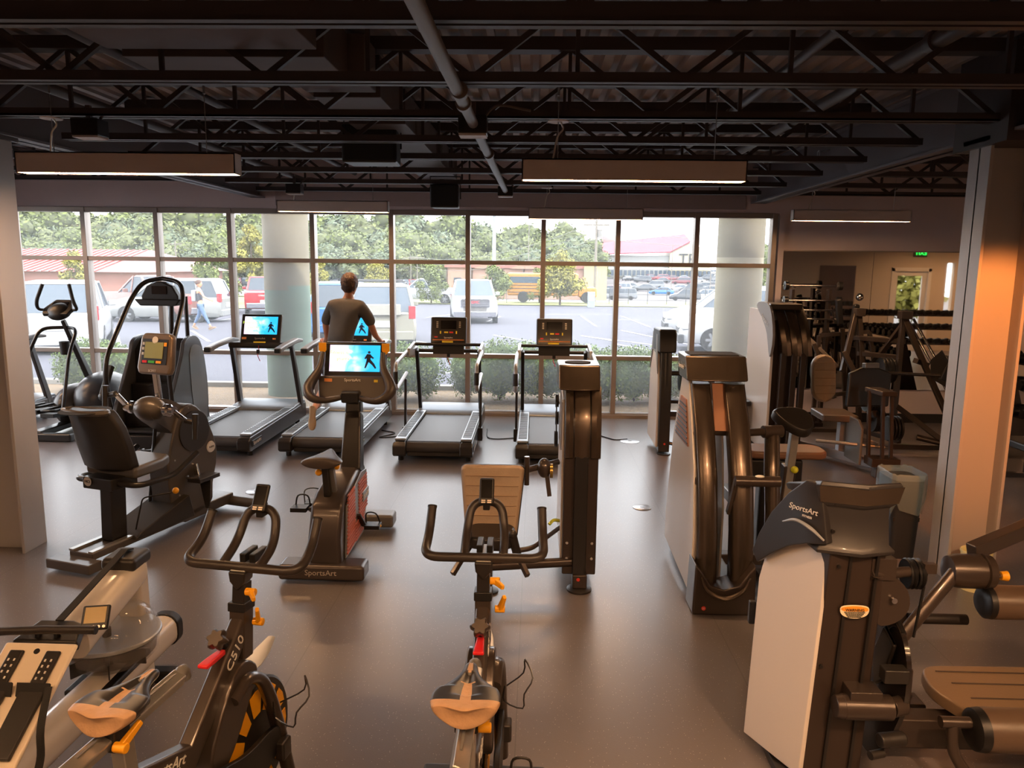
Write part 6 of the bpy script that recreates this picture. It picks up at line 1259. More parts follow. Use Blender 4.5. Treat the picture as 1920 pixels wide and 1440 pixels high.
bb = B(); bb.plate([V(4.72, 9.1, 1.12), V(4.82, 9.05, 1.25), V(4.98, 8.95, .95), V(4.9, 9.0, .8), V(4.75, 9.1, .9)], (.02, .03, 0)); bb.box((4.98, 9.1, 1.0), (.25, .2, .3), (0, 20, 0)); W(bb, 'carriage', CHAR, bevel=.006)
W(B().cyl((4.1, 8.95, .98), (4.8, 9.0, .95), .02), 'plate_horn', MBRN); W(B().cyl((4.6, 9.0, .2), (5.05, 8.8, .12), .035), 'lower_roller', DBRN)
for i, (x, y, z, n_) in enumerate(((4.2, 9.2, .98, 4), (4.1, 9.3, .6, 4), (4.2, 9.3, .35, 3))):
    for k in range(n_):
        bb = B(); bb.lathe([(.025, -.015), (.13, -.012), (.15, -.018), (.155, 0), (.15, .018), (.13, .012), (.025, .015)], (0, 0, 0), 'X', 26); o = bb.out('weight_plate', BLK); o.location = (x + k * .04, y, z)
        tag(o, ['leftmost', 'second', 'third', 'fourth'][k] + ' round black weight plate on the ' + ('upper', 'middle', 'lower')[i] + ' horn of the A-shaped rack', 'weight plate', ('plates on upper horn', 'plates on middle horn', 'plates on lower horn')[i])
    tag(B().cyl((x - .05, y, z), (x + .18, y, z), .022).out('plate_horn', MBRN, None), ('upper', 'middle', 'lower')[i] + ' steel horn holding the black plates on the A-shaped rack', 'plate holder') if False else W(B().cyl((x - .05, y, z), (x + .18, y, z), .022), 'plate_horn', MBRN)
# further dark machine frames in the right bay
t = thing('plate_loaded_press', 'dark plate loaded press with black upright pads left of the mirror door reflection', 'weight machine', (4.1, 10.2, 0))
bb = B()
for a, b_ in (((3.8, 10.2, 0), (3.8, 10.2, 1.3)), ((3.8, 10.2, 1.3), (4.5, 10.3, 1.35)), ((4.3, 10.3, 0), (4.1, 10.2, 1.4)), ((3.6, 10.0, .05), (4.5, 10.0, .05)), ((3.7, 10.1, 1.2), (3.95, 9.9, .5)), ((4.5, 10.3, 1.35), (4.6, 10.1, .6)), ((3.9, 10.1, .5), (4.6, 10.1, .6)), ((3.7, 10.3, 1.25), (4.0, 10.0, .9))): bb.bar(a, b_, .05, .05, up=(0, 1, 0))
W(bb, 'frame', MBRN, bevel=.005)
for x, z, r_ in ((4.0, 1.62, -8), (4.2, 1.55, 6)): bb = B(); bb.box((x, 10.1, z), (.09, .07, .36), (0, r_, 0)); W(bb, 'upright_pad', BLK, bevel=.03)
bb = B(); bb.ball((4.25, 10.1, 1.82), .05); W(bb, 'round_knob', CHRO)
for k in range(5): W(B().lathe([(.02, -.012), (.15, -.012), (.15, .012), (.02, .012)], (3.72 + k * .03, 10.05, .85), 'X', 22), 'weight_plate', BLK)
t = thing('barbell_rack', 'low rack with chrome barbells in front of the mirror', 'rack', (3.75, 10.55, 0))
bb = B(); bb.bb(3.5, 3.54, 10.5, 10.6, 0, 1.9); bb.bb(4.0, 4.04, 10.5, 10.6, 0, 1.9); bb.bb(3.5, 4.04, 10.45, 10.6, 0, .05); W(bb, 'stand', DBRN, bevel=.004)
for i, z in enumerate((1.5, 1.62, 1.75, 1.95)):
    b_ = thing('short_barbell', ('lowest', 'second lowest', 'second highest', 'highest')[i] + ' short chrome barbell on the rack before the mirror', 'barbell', (3.77, 10.47, z), 0)
    B().cyl((-.4, 0, 0), (.4, 0, 0), .014).out('bar', CHRO, b_)
    for s in (-1, 1): B().lathe([(.02, -.03), (.06, -.025), (.06, .025), (.02, .03)], (s * .36, 0, 0), 'X', 16).out('weight_head', BLK2, b_)
    W(B().bb(3.5, 3.53, 10.44, 10.5, z - .03, z - .015), 'hook', DBRN)

# ---- foreground machine: leg curl ----
t = thing('leg_curl_machine', 'large foreground weight machine with dark capped tower, white panel and padded rollers', 'weight machine', (1.4, 3.2, 0))
TB = mat('tower_brown_paint', '3b302a', .38, metal=.3, coat=.2); CAPG = mat('dark_grey_cap_plastic', '2c2a2b', .42, coat=.1)
bb = B(); bb.prism([(1.06, .02), (1.06, .9), (1.12, .98), (1.2, 1.0), (1.2, .02)], 'Y', 2.98, 3.0) if False else bb.loft([[V(1.0, 3.25, .06), V(1.16, 2.98, .04), V(1.18, 2.98, .04), V(1.03, 3.28, .06)], [V(1.04, 3.3, .8), V(1.2, 2.98, .8), V(1.215, 2.98, .8), V(1.07, 3.32, .8)], [V(1.09, 3.32, 1.0), V(1.22, 3.02, 1.08), V(1.235, 3.02, 1.08), V(1.12, 3.34, 1.0)]]); W(bb, 'white_side_panel', WPAN, bevel=.004)
bb = B(); bb.loft([[V(1.175, 2.98, .03), V(1.42, 2.98, .03), V(1.42, 3.4, .03), V(1.05, 3.4, .03)], [V(1.225, 2.98, 1.06), V(1.46, 3.0, 1.06), V(1.46, 3.35, 1.06), V(1.1, 3.35, 1.06)]]); W(bb, 'tower_body', TB, bevel=.008)
for x in (1.29, 1.4): W(B().bar((x - .03, 2.975, .05), (x + .02, 2.985, 1.05), .012, .012, up=(0, 1, 0)), 'tower_rib', BLK2)
# cap: flared box with a swooping wing on the left
def capring(z, g, dy=0):
    q_ = max(0, z - 1.2) * .65
    return [V(1.19 - g * .6, 3.0 - g * .4, z), V(1.33, 2.955 - g * .6, z), V(1.45 + g * .8, 2.99 - g * .3, z), V(1.47 + g, 3.26, z - q_), V(1.16 - g * .5, 3.3, z - q_)]
bb = B(); bb.loft([capring(1.045, .035), capring(1.06, .04), capring(1.08, .012), capring(1.2, .0), capring(1.24, .0), capring(1.26, .03), capring(1.335, .05), capring(1.35, .035)]); cp = W(bb, 'tower_cap', CAPG, bevel=.008, seg=2)
bb = B(); bb.loft([capring(1.262, .036), capring(1.332, .056)], cap=False); W(bb, 'bronze_band', GOLD, cp)
# wing: curved plate from cap down the left edge of the white panel
rings = []
for a, c_ in (((1.17, 3.0, 1.33), (1.2, 2.96, 1.09)), ((1.13, 3.06, 1.33), (1.17, 2.97, 1.085)), ((1.09, 3.14, 1.25), (1.14, 3.02, 1.07)), ((1.05, 3.22, 1.14), (1.1, 3.12, 1.02)), ((1.02, 3.28, 1.02), (1.055, 3.22, .94)), ((1.0, 3.3, .93), (1.02, 3.28, .88))):
    a, c_ = Vector(a), Vector(c_); n_ = V(-.03, -.02, 0); rings.append([a, c_, c_ - n_, a - n_])
bb = B(); bb.loft(rings); W(bb, 'cap_wing', CAPG, cp, bevel=.006)
o = txt('SportsArt', .034, (0, 0, 0), (0, 0, 0), LETW, cp, name='cap_lettering', shear=.2); fw_ = V(.09, -.13, .0).normalized(); M_ = Matrix((( fw_.x, 0, fw_.y * 1, 0), (fw_.y, 0, -fw_.x, 0), (0, 1, 0, 0), (0, 0, 0, 1)))
o.matrix_local = Matrix.Translation(V(1.116, 3.03, 1.215) - t.location) @ Matrix(((fw_.x, 0, fw_.y), (fw_.y, 0, -fw_.x), (0, 1, 0))).to_4x4()
o = txt('FITNESS', .013, (0, 0, 0), (0, 0, 0), LETW, cp, name='cap_lettering'); o.matrix_local = Matrix.Translation(V(1.128, 3.012, 1.188) - t.location) @ Matrix(((fw_.x, 0, fw_.y), (fw_.y, 0, -fw_.x), (0, 1, 0))).to_4x4()
W(B().tube([(1.068, 3.12, 1.13), (1.1, 3.06, 1.158), (1.14, 2.995, 1.145), (1.18, 2.95, 1.11)], [.003, .007, .008, .004], 8, sm=5), 'silver_swoosh', SILP, cp)
for z in (1.29, 1.17): W(B().cyl((1.225, 2.985, z - .03), (1.225, 2.975, z - .03), .008, n=10), 'rivet', BLK2, cp)
# warning label
bb = B(); P = [(p.x, p.y) for p in smooth_path([(-.055, .02, 0), (0, .028, 0), (.055, .02, 0), (.05, -.015, 0), (0, -.03, 0), (-.05, -.015, 0)], 4, True)]; bb.prism(P, 'Y', 2.968, 2.972, off=(1.335, 0, .8)); lb = W(bb, 'warning_label', mat('cream_label', 'f1e4c8', .5))
bb = B(); bb.prism([(a, b_) for a, b_ in [(p.x, p.y) for p in smooth_path([(-.05, .018, 0), (0, .025, 0), (.05, .018, 0), (.048, .004, 0), (0, .002, 0), (-.048, .004, 0)], 4, True)]], 'Y', 2.966, 2.968, off=(1.335, 0, .8)); W(bb, 'orange_band', mat('label_orange', 'f0a030', .5), lb)
txt('WARNING', .016, (1.335 - t.location.x, 2.965 - t.location.y, .808), (90, 0, 0), BLK, lb, name='label_lettering')
for k in range(4): txt('READ AND FOLLOW ALL INSTRUCTIONS', .0065, (1.335 - t.location.x, 2.9665 - t.location.y, .797 - k * .0065), (90, 0, 0), MBRN, lb, name='label_lettering', sx=.7 - k * .08)
W(B().cyl((1.26, 2.985, .99), (1.26, 2.972, .99), .008, n=10), 'bolt', BLK2); W(B().cyl((1.22, 2.985, .55), (1.22, 2.972, .55), .008, n=10), 'bolt', BLK2)
# pulleys and brackets
bb = B(); bb.bb(1.4, 1.5, 2.99, 3.05, .93, 1.02); bb.cyl((1.42, 2.98, .95), (1.42, 2.98, .95 + .001), .02); bb.cyl((1.4, 3.0, .95), (1.62, 3.05, .95), .022); bb.prism([(1.44, .74), (1.44, .92), (1.5, .94), (1.56, .88), (1.57, .8), (1.52, .74)], 'Y', 3.0, 3.03, sm=3); bb.bb(1.63, 1.68, 3.02, 3.05, .95, .99); W(bb, 'pulley_bracket', MBRN, bevel=.006)
for x in (1.59, 1.625): W(B().lathe([(.02, -.012), (.06, -.014), (.065, -.008), (.055, 0), (.065, .008), (.06, .014), (.02, .012)], (x, 3.07, .93), 'X', 30), 'cable_pulley', BLK)
W(B().tube([(1.645, 3.03, .96), (1.665, 3.12, .62)], .006, 8), 'steel_cable', CABLE)
W(B().cyl((1.5, 2.995, .845), (1.5, 2.98, .845), .012, n=12), 'bolt', CHRO)
W(B().bb(1.02, 1.05, 3.34, 3.37, .55, .66), 'side_latch', BLK2, bevel=.006)
# big cam plate
bb = B(); bb.prism([(2.92, .58), (2.98, .68), (3.08, .72), (3.2, .66), (3.32, .5), (3.38, .3), (3.36, .12), (3.24, .02), (3.08, .08), (2.98, .26), (2.92, .42)], 'X', 1.545, 1.565, sm=5); cm = W(bb, 'cam_plate', mat('glossy_black_cam', '231e1c', .18, coat=.6))
bb = B(); bb.tube([V(1.56, y, z) for y, z in ((3.0, .69), (3.1, .725), (3.22, .66), (3.34, .5), (3.4, .3), (3.37, .12))], .012, 8, sm=5); W(bb, 'cam_rim', BLK2, cm)
bb = B(); bb.prism([(3.16, .3), (3.19, .36), (3.22, .3)], 'X', 1.542, 1.545); W(bb, 'triangle_label', LETW, cm); bb = B(); bb.prism([(3.175, .325), (3.19, .355), (3.205, .325)], 'X', 1.54, 1.5425); W(bb, 'red_mark', RED, cm)
W(B().plate([V(1.5, 2.96, .66), V(1.52, 3.1, .68), V(1.53, 3.2, .5), V(1.52, 3.14, .38), V(1.51, 3.05, .45)], (.02, 0, 0)), 'cam_weight', CHAR, bevel=.01)
bb = B(); bb.cyl((1.3, 2.93, .4), (1.5, 2.93, .4), .052, n=26); bb.cyl((1.5, 2.93, .4), (1.56, 2.95, .4), .04, n=20); bb.cyl((1.27, 2.93, .4), (1.31, 2.93, .4), .044, .052, n=26); bb.bb(1.32, 1.45, 2.9, 3.0, .43, .48); W(bb, 'pivot_hub', MBRN, bevel=.004)
W(B().cyl((1.45, 2.9, .27), (1.56, 2.92, .27), .03), 'lower_stop', CHARD, bevel=.006); W(B().box((1.5, 2.93, .55), (.1, .06, .06)), 'latch_block', CHARD, bevel=.006); W(B().cyl((1.42, 2.9, .2), (1.48, 2.92, .2), .018), 'stop_pin', CHARD)
# arms and rollers
bb = B(); bb.tube([(1.66, 3.2, .42), (1.68, 3.25, .55), (1.95, 3.35, .83)], .032, 12, sm=0, flat=.7); bb.bar((2.05, 3.42, .9), (2.6, 3.6, 1.05), .06, .07); W(bb, 'lever_arm', MBRN, bevel=.006)
bb = B(); bb.lathe([(.03, -.1), (.068, -.09), (.078, -.05), (.08, .05), (.07, .055), (.07, .06), (.08, .065), (.075, .1), (.03, .105)], (2.02, 3.38, .82), 'X', 34); W(bb, 'round_hub', MBRN)
bb = B(); bb.cyl((2.1, 3.38, .8), (2.2, 3.38, .8), .012); bb.mi = 1; bb.cyl((2.17, 3.38, .8), (2.2, 3.38, .8), .02, .024, 14); W(bb, 'pull_pin', [CHRO, YEL])
bb = B(); bb.lathe([(.02, 0), (.055, .0), (.075, .015), (.078, .04)], (2.08, 3.36, .68), 'X', 28); W(bb, 'roller_end', BLK)
W(B().lathe([(.075, 0), (.078, .01), (.078, .5), (.05, .505)], (2.12, 3.36, .68), 'X', 32), 'leg_roller', mat('bronze_brown_roller_vinyl', '5b4a3d', .32, bump=.06, bscale=60))
bb = B(); bb.cyl((1.86, 3.55, .5), (2.14, 3.55, .5), .026, n=18); W(bb, 'side_handle', GRIP); 
bb = B(); bb.bb(1.6, 1.9, 3.38, 3.5, .06, .14); bb.bar((1.78, 3.5, .1), (1.84, 3.58, .52), .04, .05, up=(0, 1, 0)); bb.bb(1.55, 2.6, 3.1, 3.2, .1, .24); bb.bb(1.6, 1.7, 3.15, 3.3, .2, .45); W(bb, 'base_frame', MBRN, bevel=.01)
bb = B(); P = [(p.x, p.y) for p in fillet([(2.3, 2.95, 0), (1.9, 2.95, 0), (1.8, 3.2, 0), (1.85, 3.4, 0), (2.75, 3.42, 0), (2.75, 2.95, 0), (2.3, 2.95, 0)], .09, 5)][:-1]; bb.loft([[V(x, y, z) for x, y in P] for z in (.28, .325)] + [[V(x * .98 + .04, y * .99 + .03, .338) for x, y in P]]); sc = W(bb, 'bench_pad', mat('bronze_tan_vinyl', '7a6550', .34, bump=.06, bscale=60), bevel=.015, seg=3)
bb = B(); [bb.tube([(1.9 + k * .02, y, .34), (2.7, y, .34)], .0035, 6) for k, y in enumerate((3.34, 3.24, 3.12))]; W(bb, 'seam', MBRN, sc)
W(B().lathe([(.02, 0), (.06, .0), (.085, .015), (.09, .05)], (1.84, 2.95, .3), 'X', 30), 'roller_end', BLK); W(B().lathe([(.088, 0), (.09, .01), (.09, .6)], (1.89, 2.95, .3), 'X', 34), 'leg_roller', MATS['bronze_brown_roller_vinyl'])
bb = B(); bb.cyl((1.72, 2.95, .33), (1.86, 2.95, .33), .024); bb.tube([(1.77, 2.95, .32), (1.78, 2.93, .2), (1.86, 2.9, .1), (2.0, 2.9, .06)], .024, 10, sm=4); W(bb, 'roller_arm', MBRN)
bb = B(); bb.bb(1.08, 1.42, 3.0, 3.4, 0, .04); W(bb, 'floor_plate', BLK2, bevel=.006)

# ---- trash can, bucket ----
t = thing('trash_can', 'black rectangular trash can with clear bag liner by the right column', 'trash can', (2.84, 5.72, 0))
bb = B(); bb.loft([[V(x * s_, y * s_, z) for x, y in roundrect(.24, .3, .05)] for z, s_ in ((0, .82), (.62, 1.0))]); bb.out('bin', mat('dark_blue_black_plastic', '23262b', .5), t)
bb = B(); r = random.Random(4); rings = []
PP = roundrect(.25, .31, .05)
for z, s_ in ((.4, .98), (.5, 1.06), (.6, 1.08), (.66, 1.06), (.67, 1.0), (.6, .92), (.45, .85)): rings.append([V(x * s_ * (1 + .035 * math.sin(k * 2.6 + z * 9)), y * s_ * (1 + .03 * math.cos(k * 3.1 + z * 7)), z + (.05 * math.sin(k * 1.3) if z < .45 else .006 * math.sin(k * 2))) for k, (x, y) in enumerate(PP)])
bb.loft(rings, cap=False); bb.out('bag_liner', mat('clear_plastic_bag', '93abb8', .25, alpha=.35), t)
bb = B(); bb.bb(-.1, .1, -.13, .13, .3, .33); bb.out('inside_shade', RUB, t)  # black sheet standing in for the shade inside the bin
t = thing('wipes_bucket', 'cream plastic wipes bucket lit warm beside the right column', 'bucket', (3.08, 5.08, 0))
bb = B(); bb.lathe([(.085, 0), (.095, .26), (.1, .262), (.1, .275), (.095, .28), (.088, .275), (.08, .06)], n=32, cap=False); bb.out('bucket', mat('cream_plastic', 'e9dfa8', .4), t)
B().lathe([(.086, .24), (.001, .245)], n=28, cap=False).out('wipes_lid', mat('yellow_green_lid', 'd7d08a', .5), t)
# ---- racks seen right of the column ----
def rack(loc, label, rz, L=1.4, n=7, tiers=(.45, .8, 1.12), yoff=0):
    t = thing('dumbbell_rack', label, 'rack', loc, rz)
    for s in (-1, 1): B().prism([(-.25, 0), (.25, 0), (.2, 1.15), (.1, 1.15)], 'X', *sorted((s * L / 2, s * (L / 2 - .04)))).out('end_frame', DBRN, t, bevel=.005)
    for z in tiers: 
        bb = B(); bb.bb(-L / 2, L / 2, -.16 + z * .2, -.12 + z * .2, z - .05, z - .01); bb.bb(-L / 2, L / 2, .0 + z * .2, .04 + z * .2, z - .03, z + .01); bb.out('shelf_rail', DBRN, t)
    return t
DB = None
def dumbbells(loc, rz, L, tiers, step, where):
    global DB
    a = math.radians(rz)
    for ti, z in enumerate(tiers):
        k = 0; x = -L / 2 + .12
        while x < L / 2 - .05:
            p = Vector(loc) + V(math.cos(a) * x - math.sin(a) * (z * .2 - .05), math.sin(a) * x + math.cos(a) * (z * .2 - .05), z + .045); lb = '%s black dumbbell from one end of the %s tier, %s' % (ORD[k], ('bottom', 'middle', 'top')[ti], where); k += 1; g = 'dumbbells on the %s tier, %s' % (('bottom', 'middle', 'top')[ti], where)
            if DB is None:
                DB = thing('dumbbell', lb, 'dumbbell', p, rz + 90, g)
                B().cyl((-.07, 0, 0), (.07, 0, 0), .014, n=10).out('handle', CHRO, DB)
                for s in (-1, 1): B().lathe([(.02, -.04), (.055, -.035), (.058, 0), (.055, .035), (.02, .04)], (s * .11, 0, 0), 'X', 16).out('weight_head', BLK, DB)
            else: dup(DB, p, rz + 90, lb, group=g)
            x += step
rack((8.9, 3.4, 0), 'long dumbbell rack reflected in the wall mirror', 180, 3.4); dumbbells((8.9, 3.4, 0), 180, 3.4, (.45, .8, 1.12), .19, 'the rack seen in the mirror')
rack((6.0, 8.6, 0), 'dumbbell rack partly visible right of the right column', 90, 1.8); dumbbells((6.0, 8.6, 0), 90, 1.8, (.45, .8, 1.12), .2, 'the rack right of the column')
t = thing('storage_bench', 'dark bench frame on the floor right of the column', 'bench', (5.3, 7.6, 0))
bb = B(); bb.bb(-.3, .3, -.5, .5, .36, .44); bb.out('bench_pad', BVIN, t, bevel=.02); bb = B(); bb.bb(-.03, .03, -.45, .45, .28, .36); bb.bb(-.03, .03, -.45, -.4, 0, .3); bb.bb(-.03, .03, .4, .45, 0, .3); bb.bb(-.25, .25, -.46, -.4, 0, .05); bb.bb(-.25, .25, .4, .46, 0, .05); bb.out('bench_frame', DBRN, t)
# ================= people =================
SKIN = mat('skin', 'c98f70', .5, spec=.3); HAIRM = mat('auburn_hair', '452c1f', .6, bump=.8, bscale=90, stretch=(1, 1, .2), var=.25, vscale=40)
def skin_add(bb, verts, edges, root=0, sub=2):
    """verts: (x,y,z,r) joints grown into one smooth surface and added to builder bb"""
    me = bpy.data.meshes.new('tmp'); me.from_pydata([v[:3] for v in verts], edges, [])
    o = bpy.data.objects.new('tmp', me); COL.objects.link(o)
    m_ = o.modifiers.new('s', 'SKIN'); m_.use_smooth_shade = True
    sv = me.skin_vertices[0].data
    for i, v in enumerate(verts): sv[i].radius = (v[3], v[4] if len(v) > 4 else v[3]); sv[i].use_root = (i == root)
    o.modifiers.new('u', 'SUBSURF').levels = sub
    bpy.context.view_layer.update(); ev = o.evaluated_get(bpy.context.evaluated_depsgraph_get()); m2 = ev.to_mesh(); bb.bm.from_mesh(m2); ev.to_mesh_clear()
    bpy.data.objects.remove(o); return bb
def chain(V_, E_, parent, pts):
    for p in pts: V_.append(p); E_.append((parent, len(V_) - 1)); parent = len(V_) - 1
    return parent
def hand(V_, E_, wrist_i, wrist, d, side, curl=.4):
    """palm, four fingers of unequal length and a side thumb. d = forearm direction, side = thumb side"""
    d = Vector(d).normalized(); side = Vector(side).normalized(); n_ = d.cross(side).normalized(); w_ = Vector(wrist)
    palm = w_ + d * .05; i = chain(V_, E_, wrist_i, [(*palm, .03, .016)])
    for k, L in enumerate((.062, .072, .068, .054)):
        b = w_ + d * .085 + side * (.027 - .018 * k); p1 = b + d * L * .5 * math.cos(curl) - n_ * L * .5 * math.sin(curl); p2 = p1 + d * L * .5 * math.cos(curl * 2.4) - n_ * L * .5 * math.sin(curl * 2.4)
        chain(V_, E_, i, [(*b, .0095), (*p1, .0085), (*p2, .007)])
    b = w_ + d * .03 + side * .035; chain(V_, E_, i, [(*b, .012), (*(b + d * .035 + side * .02 - n_ * .01), .0095), (*(b + d * .06 + side * .022 - n_ * .02), .008)])
def head(bb, c, M, r=.112):
    """skull with jaw, nose, ears, lips; M turns local +y (face) to world"""
    H = Matrix.Translation(c) @ M; c2 = B(); c2.ball((0, 0, .01), (r * .78, r * .98, r * 1.12), nu=24, nv=18); c2.ball((0, .02, -.05), (r * .6, r * .72, r * .72), nu=20, nv=14)
    c2.ball((0, .108, -.012), (.012, .018, .02)); c2.ball((0, .095, -.05), (.024, .012, .009)); [c2.ball((s * .08, -.005, -.01), (.01, .02, .032)) for s in (-1, 1)]
    bmesh.ops.transform(c2.bm, matrix=H, verts=c2.bm.verts); m_ = bpy.data.meshes.new('tmp'); c2.bm.to_mesh(m_); bb.bm.from_mesh(m_); return H
def face(H, t):
    e = B(); [e.ball((s * .03, .086, .005), .011, nu=10, nv=8) for s in (-1, 1)]; moved(e, H); e.out('eye', mat('eye_white', 'e8e4de', .2), t, world=True)
    e = B(); [e.ball((s * .03, .096, .005), .005, nu=8, nv=6) for s in (-1, 1)]; moved(e, H); e.out('iris', BRZ, t, world=True)
# man on the treadmill, leaning forward, left leg kicked back
t = thing('person', 'man in grey t-shirt and dark shorts exercising on treadmill, back to us, one foot raised', 'person', (-2.42, 9.0, .24))
Vt = []; Et = []
Vt.append((-2.36, 8.96, 1.16, .12, .1)); 
s1 = chain(Vt, Et, 0, [(-2.34, 9.02, 1.32, .13, .1), (-2.31, 9.09, 1.5, .15, .11), (-2.295, 9.15, 1.66, .11, .09), (-2.28, 9.19, 1.76, .055)]); nk = chain(Vt, Et, s1, [(-2.275, 9.22, 1.86, .055)])
ch = 3
l2 = chain(Vt, Et, ch, [(-2.48, 9.12, 1.65, .06), (-2.56, 9.16, 1.45, .045), (-2.58, 9.3, 1.28, .038), (-2.66, 9.48, 1.2, .026)]); hand(Vt, Et, l2, (-2.66, 9.48, 1.2), (-.5, .8, -.2), (1, .4, .1), .7)
r2 = chain(Vt, Et, ch, [(-2.1, 9.14, 1.64, .062), (-2.01, 9.2, 1.44, .047), (-1.985, 9.32, 1.3, .038), (-1.96, 9.5, 1.215, .026)]); hand(Vt, Et, r2, (-1.96, 9.5, 1.215), (.1, 1, -.12), (-1, .1, .1), .7)
lk = chain(Vt, Et, 0, [(-2.47, 8.97, 1.06, .092), (-2.52, 9.08, .78, .062), (-2.54, 8.98, .7, .055), (-2.535, 8.72, .6, .055), (-2.53, 8.5, .53, .034), (-2.53, 8.44, .5, .034)])
rk = chain(Vt, Et, 0, [(-2.25, 9.0, 1.06, .092), (-2.24, 9.18, .74, .062), (-2.24, 9.12, .5, .054), (-2.24, 9.08, .33, .034), (-2.24, 9.06, .3, .034)])
bb = B(); skin_add(bb, Vt, Et); H = head(bb, V(-2.275, 9.24, 1.915), rotm((-18, 0, 4)), .118); W(bb, 'body', SKIN, angle=180); face(H, t)
hr = B(); hr.ball((0, -.012, .035), (.104, .125, .118), nu=40, nv=26, zmin=-.5); hr.ball((0, -.055, -.02), (.092, .072, .085), nu=30, nv=20); rr = random.Random(2)
for v in hr.bm.verts: v.co += V(rr.uniform(-.005, .005), rr.uniform(-.005, .005), rr.uniform(-.008, .008))
moved(hr, H); W(hr, 'hair', HAIRM, angle=180)
Vs = [(-2.355, 8.965, 1.16, .175, .125)]; Es = []
chain(Vs, Es, 0, [(-2.34, 9.02, 1.32, .17, .125), (-2.31, 9.09, 1.5, .19, .13), (-2.295, 9.15, 1.66, .15, .11), (-2.285, 9.18, 1.74, .075)])
chain(Vs, Es, 3, [(-2.46, 9.13, 1.665, .085), (-2.535, 9.15, 1.53, .075), (-2.56, 9.17, 1.43, .07)]); chain(Vs, Es, 3, [(-2.12, 9.145, 1.66, .088), (-2.03, 9.18, 1.53, .078), (-2.005, 9.22, 1.42, .07)])
SHIRT = mat('grey_tshirt_cloth', '5a5755', .85, bump=.5, bscale=9, var=.06, vscale=6); bb = B(); skin_add(bb, Vs, Es); W(bb, 'tshirt', SHIRT, angle=180)
txt('///', .03, V(-2.275, 9.045, 1.735) - t.location, (75, 0, 0), SILP, t, name='shirt_logo')
Vs = [(-2.36, 8.96, 1.14, .15, .125)]; Es = []; chain(Vs, Es, 0, [(-2.47, 8.98, 1.04, .115), (-2.515, 9.06, .82, .1)]); chain(Vs, Es, 0, [(-2.25, 9.01, 1.04, .115), (-2.24, 9.14, .8, .1)])
bb = B(); skin_add(bb, Vs, Es); W(bb, 'shorts', mat('dark_shorts', '2e2c2e', .8), angle=180)
SHOE = mat('tan_shoe_sole', 'b39877', .6); SHOEU = mat('brown_shoe_upper', '6f5a48', .6)
def shoe(M, par):
    bb = B(); bb.loft([[M @ V(x * w_, y, z0) for x, z0 in ((-1, 0), (-.7, -.01), (.7, -.01), (1, 0), (1, .012), (-1, .012))] for y, w_ in ((-.1, .02), (-.085, .034), (-.04, .036), (.02, .034), (.08, .045), (.13, .045), (.165, .032), (.18, .012))]); s_ = W(bb, 'shoe_sole', SHOE, par, bevel=.004)
    bb = B(); bb.loft([[M @ V(x * w_, y, z0 * h) for x, z0 in ((-1, .15), (1, .15), (.95, .6), (.5, 1), (-.5, 1), (-.95, .6))] for y, w_, h in ((-.1, .015, .07), (-.08, .032, .085), (-.03, .034, .09), (.03, .033, .085), (.08, .042, .06), (.13, .042, .045), (.17, .02, .03))]); W(bb, 'shoe', SHOEU, par, bevel=.008)
shoe(Matrix.Translation((-2.53, 8.4, .47)) @ rotm((-105, 0, 5)), t); shoe(Matrix.Translation((-2.24, 9.1, .245)), t)
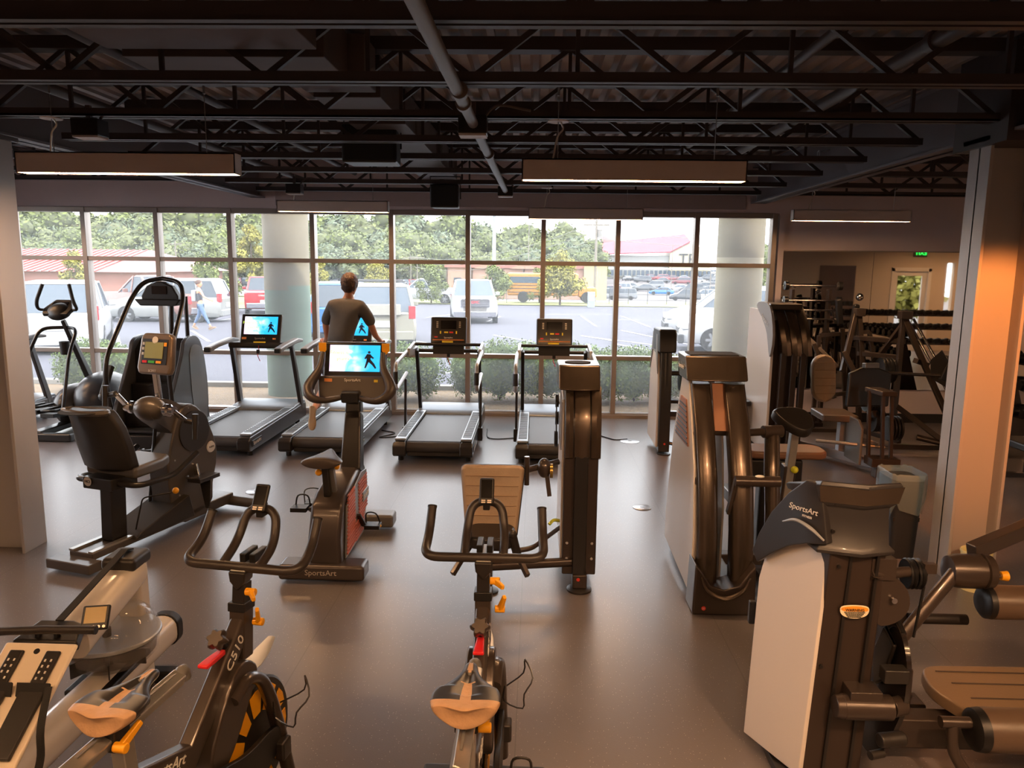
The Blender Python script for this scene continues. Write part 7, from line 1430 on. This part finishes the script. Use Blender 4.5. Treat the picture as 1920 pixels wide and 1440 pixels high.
# woman walking across the parking lot
p = gp(378, 618); s_ = 1.0
t = thing('person', 'woman in dark tank top and blue leggings walking across the parking lot', 'person', (p[0], p[1], gz(p[1])))
def Q(pts): return [(p[0] + a[0], p[1] + a[1], gz(p[1]) + a[2], *a[3:]) for a in pts]
Vt = Q([(0, 0, .92, .11, .09)]); Et = []
chain(Vt, Et, 0, Q([(-.01, 0, 1.08, .1, .08), (-.02, 0, 1.25, .12, .09), (-.02, 0, 1.38, .09, .07), (-.02, 0, 1.47, .045), (-.02, 0, 1.53, .045)]))
a = chain(Vt, Et, 3, Q([(.1, -.12, 1.36, .045), (.22, -.18, 1.17, .036), (.42, -.2, 1.08, .024)])); hand(Vt, Et, a, Q([(.42, -.2, 1.08)])[0], (.9, 0, -.3), (0, .3, 1))
a = chain(Vt, Et, 3, Q([(-.1, .14, 1.36, .045), (-.18, .18, 1.12, .036), (-.12, .2, .92, .024)])); hand(Vt, Et, a, Q([(-.12, .2, .92)])[0], (.3, 0, -.9), (.6, 0, .3))
chain(Vt, Et, 0, Q([(.04, -.08, .84, .085), (.18, -.08, .5, .06), (.36, -.08, .14, .036), (.37, -.08, .1, .036)])); chain(Vt, Et, 0, Q([(-.03, .08, .84, .085), (-.1, .08, .5, .06), (-.3, .08, .16, .036), (-.31, .08, .12, .036)]))
bb = B(); skin_add(bb, Vt, Et); H = head(bb, V(*Q([(-.01, 0, 1.63)])[0][:3]), rotm((0, 0, -90))); W(bb, 'body', SKIN, angle=180); face(H, t)
hr = B(); hr.ball((0, -.012, .03), (.098, .118, .115), zmin=-.5); hr.ball((0, -.11, .05), (.035, .05, .05)); moved(hr, H); W(hr, 'hair', HAIRM, angle=180)
Vs = Q([(0, 0, .92, .13, .11)]); Es = []; chain(Vs, Es, 0, Q([(-.01, 0, 1.08, .115, .1), (-.02, 0, 1.25, .135, .11), (-.02, 0, 1.34, .11, .09)])); bb = B(); skin_add(bb, Vs, Es); W(bb, 'tank_top', mat('dark_tank_top', '3a3c42', .8), angle=180)
Vs = Q([(0, 0, .9, .12, .1)]); Es = []; chain(Vs, Es, 0, Q([(.04, -.08, .84, .095), (.18, -.08, .5, .068), (.34, -.08, .18, .045)])); chain(Vs, Es, 0, Q([(-.03, .08, .84, .095), (-.1, .08, .5, .068), (-.28, .08, .2, .045)])); bb = B(); skin_add(bb, Vs, Es); W(bb, 'leggings', mat('blue_grey_leggings', '4d6685', .7), angle=180)
shoe(Matrix.Translation(V(*Q([(.4, -.08, .03)])[0][:3])) @ rotm((20, 0, -90)), t); shoe(Matrix.Translation(V(*Q([(-.28, .08, .04)])[0][:3])) @ rotm((-30, 0, -90)), t)
bb = B(); bb.box(Q([(-.2, 0, 1.2)])[0][:3], (.14, .26, .4)); W(bb, 'backpack', mat('grey_backpack', '8a8f96', .7), bevel=.04)
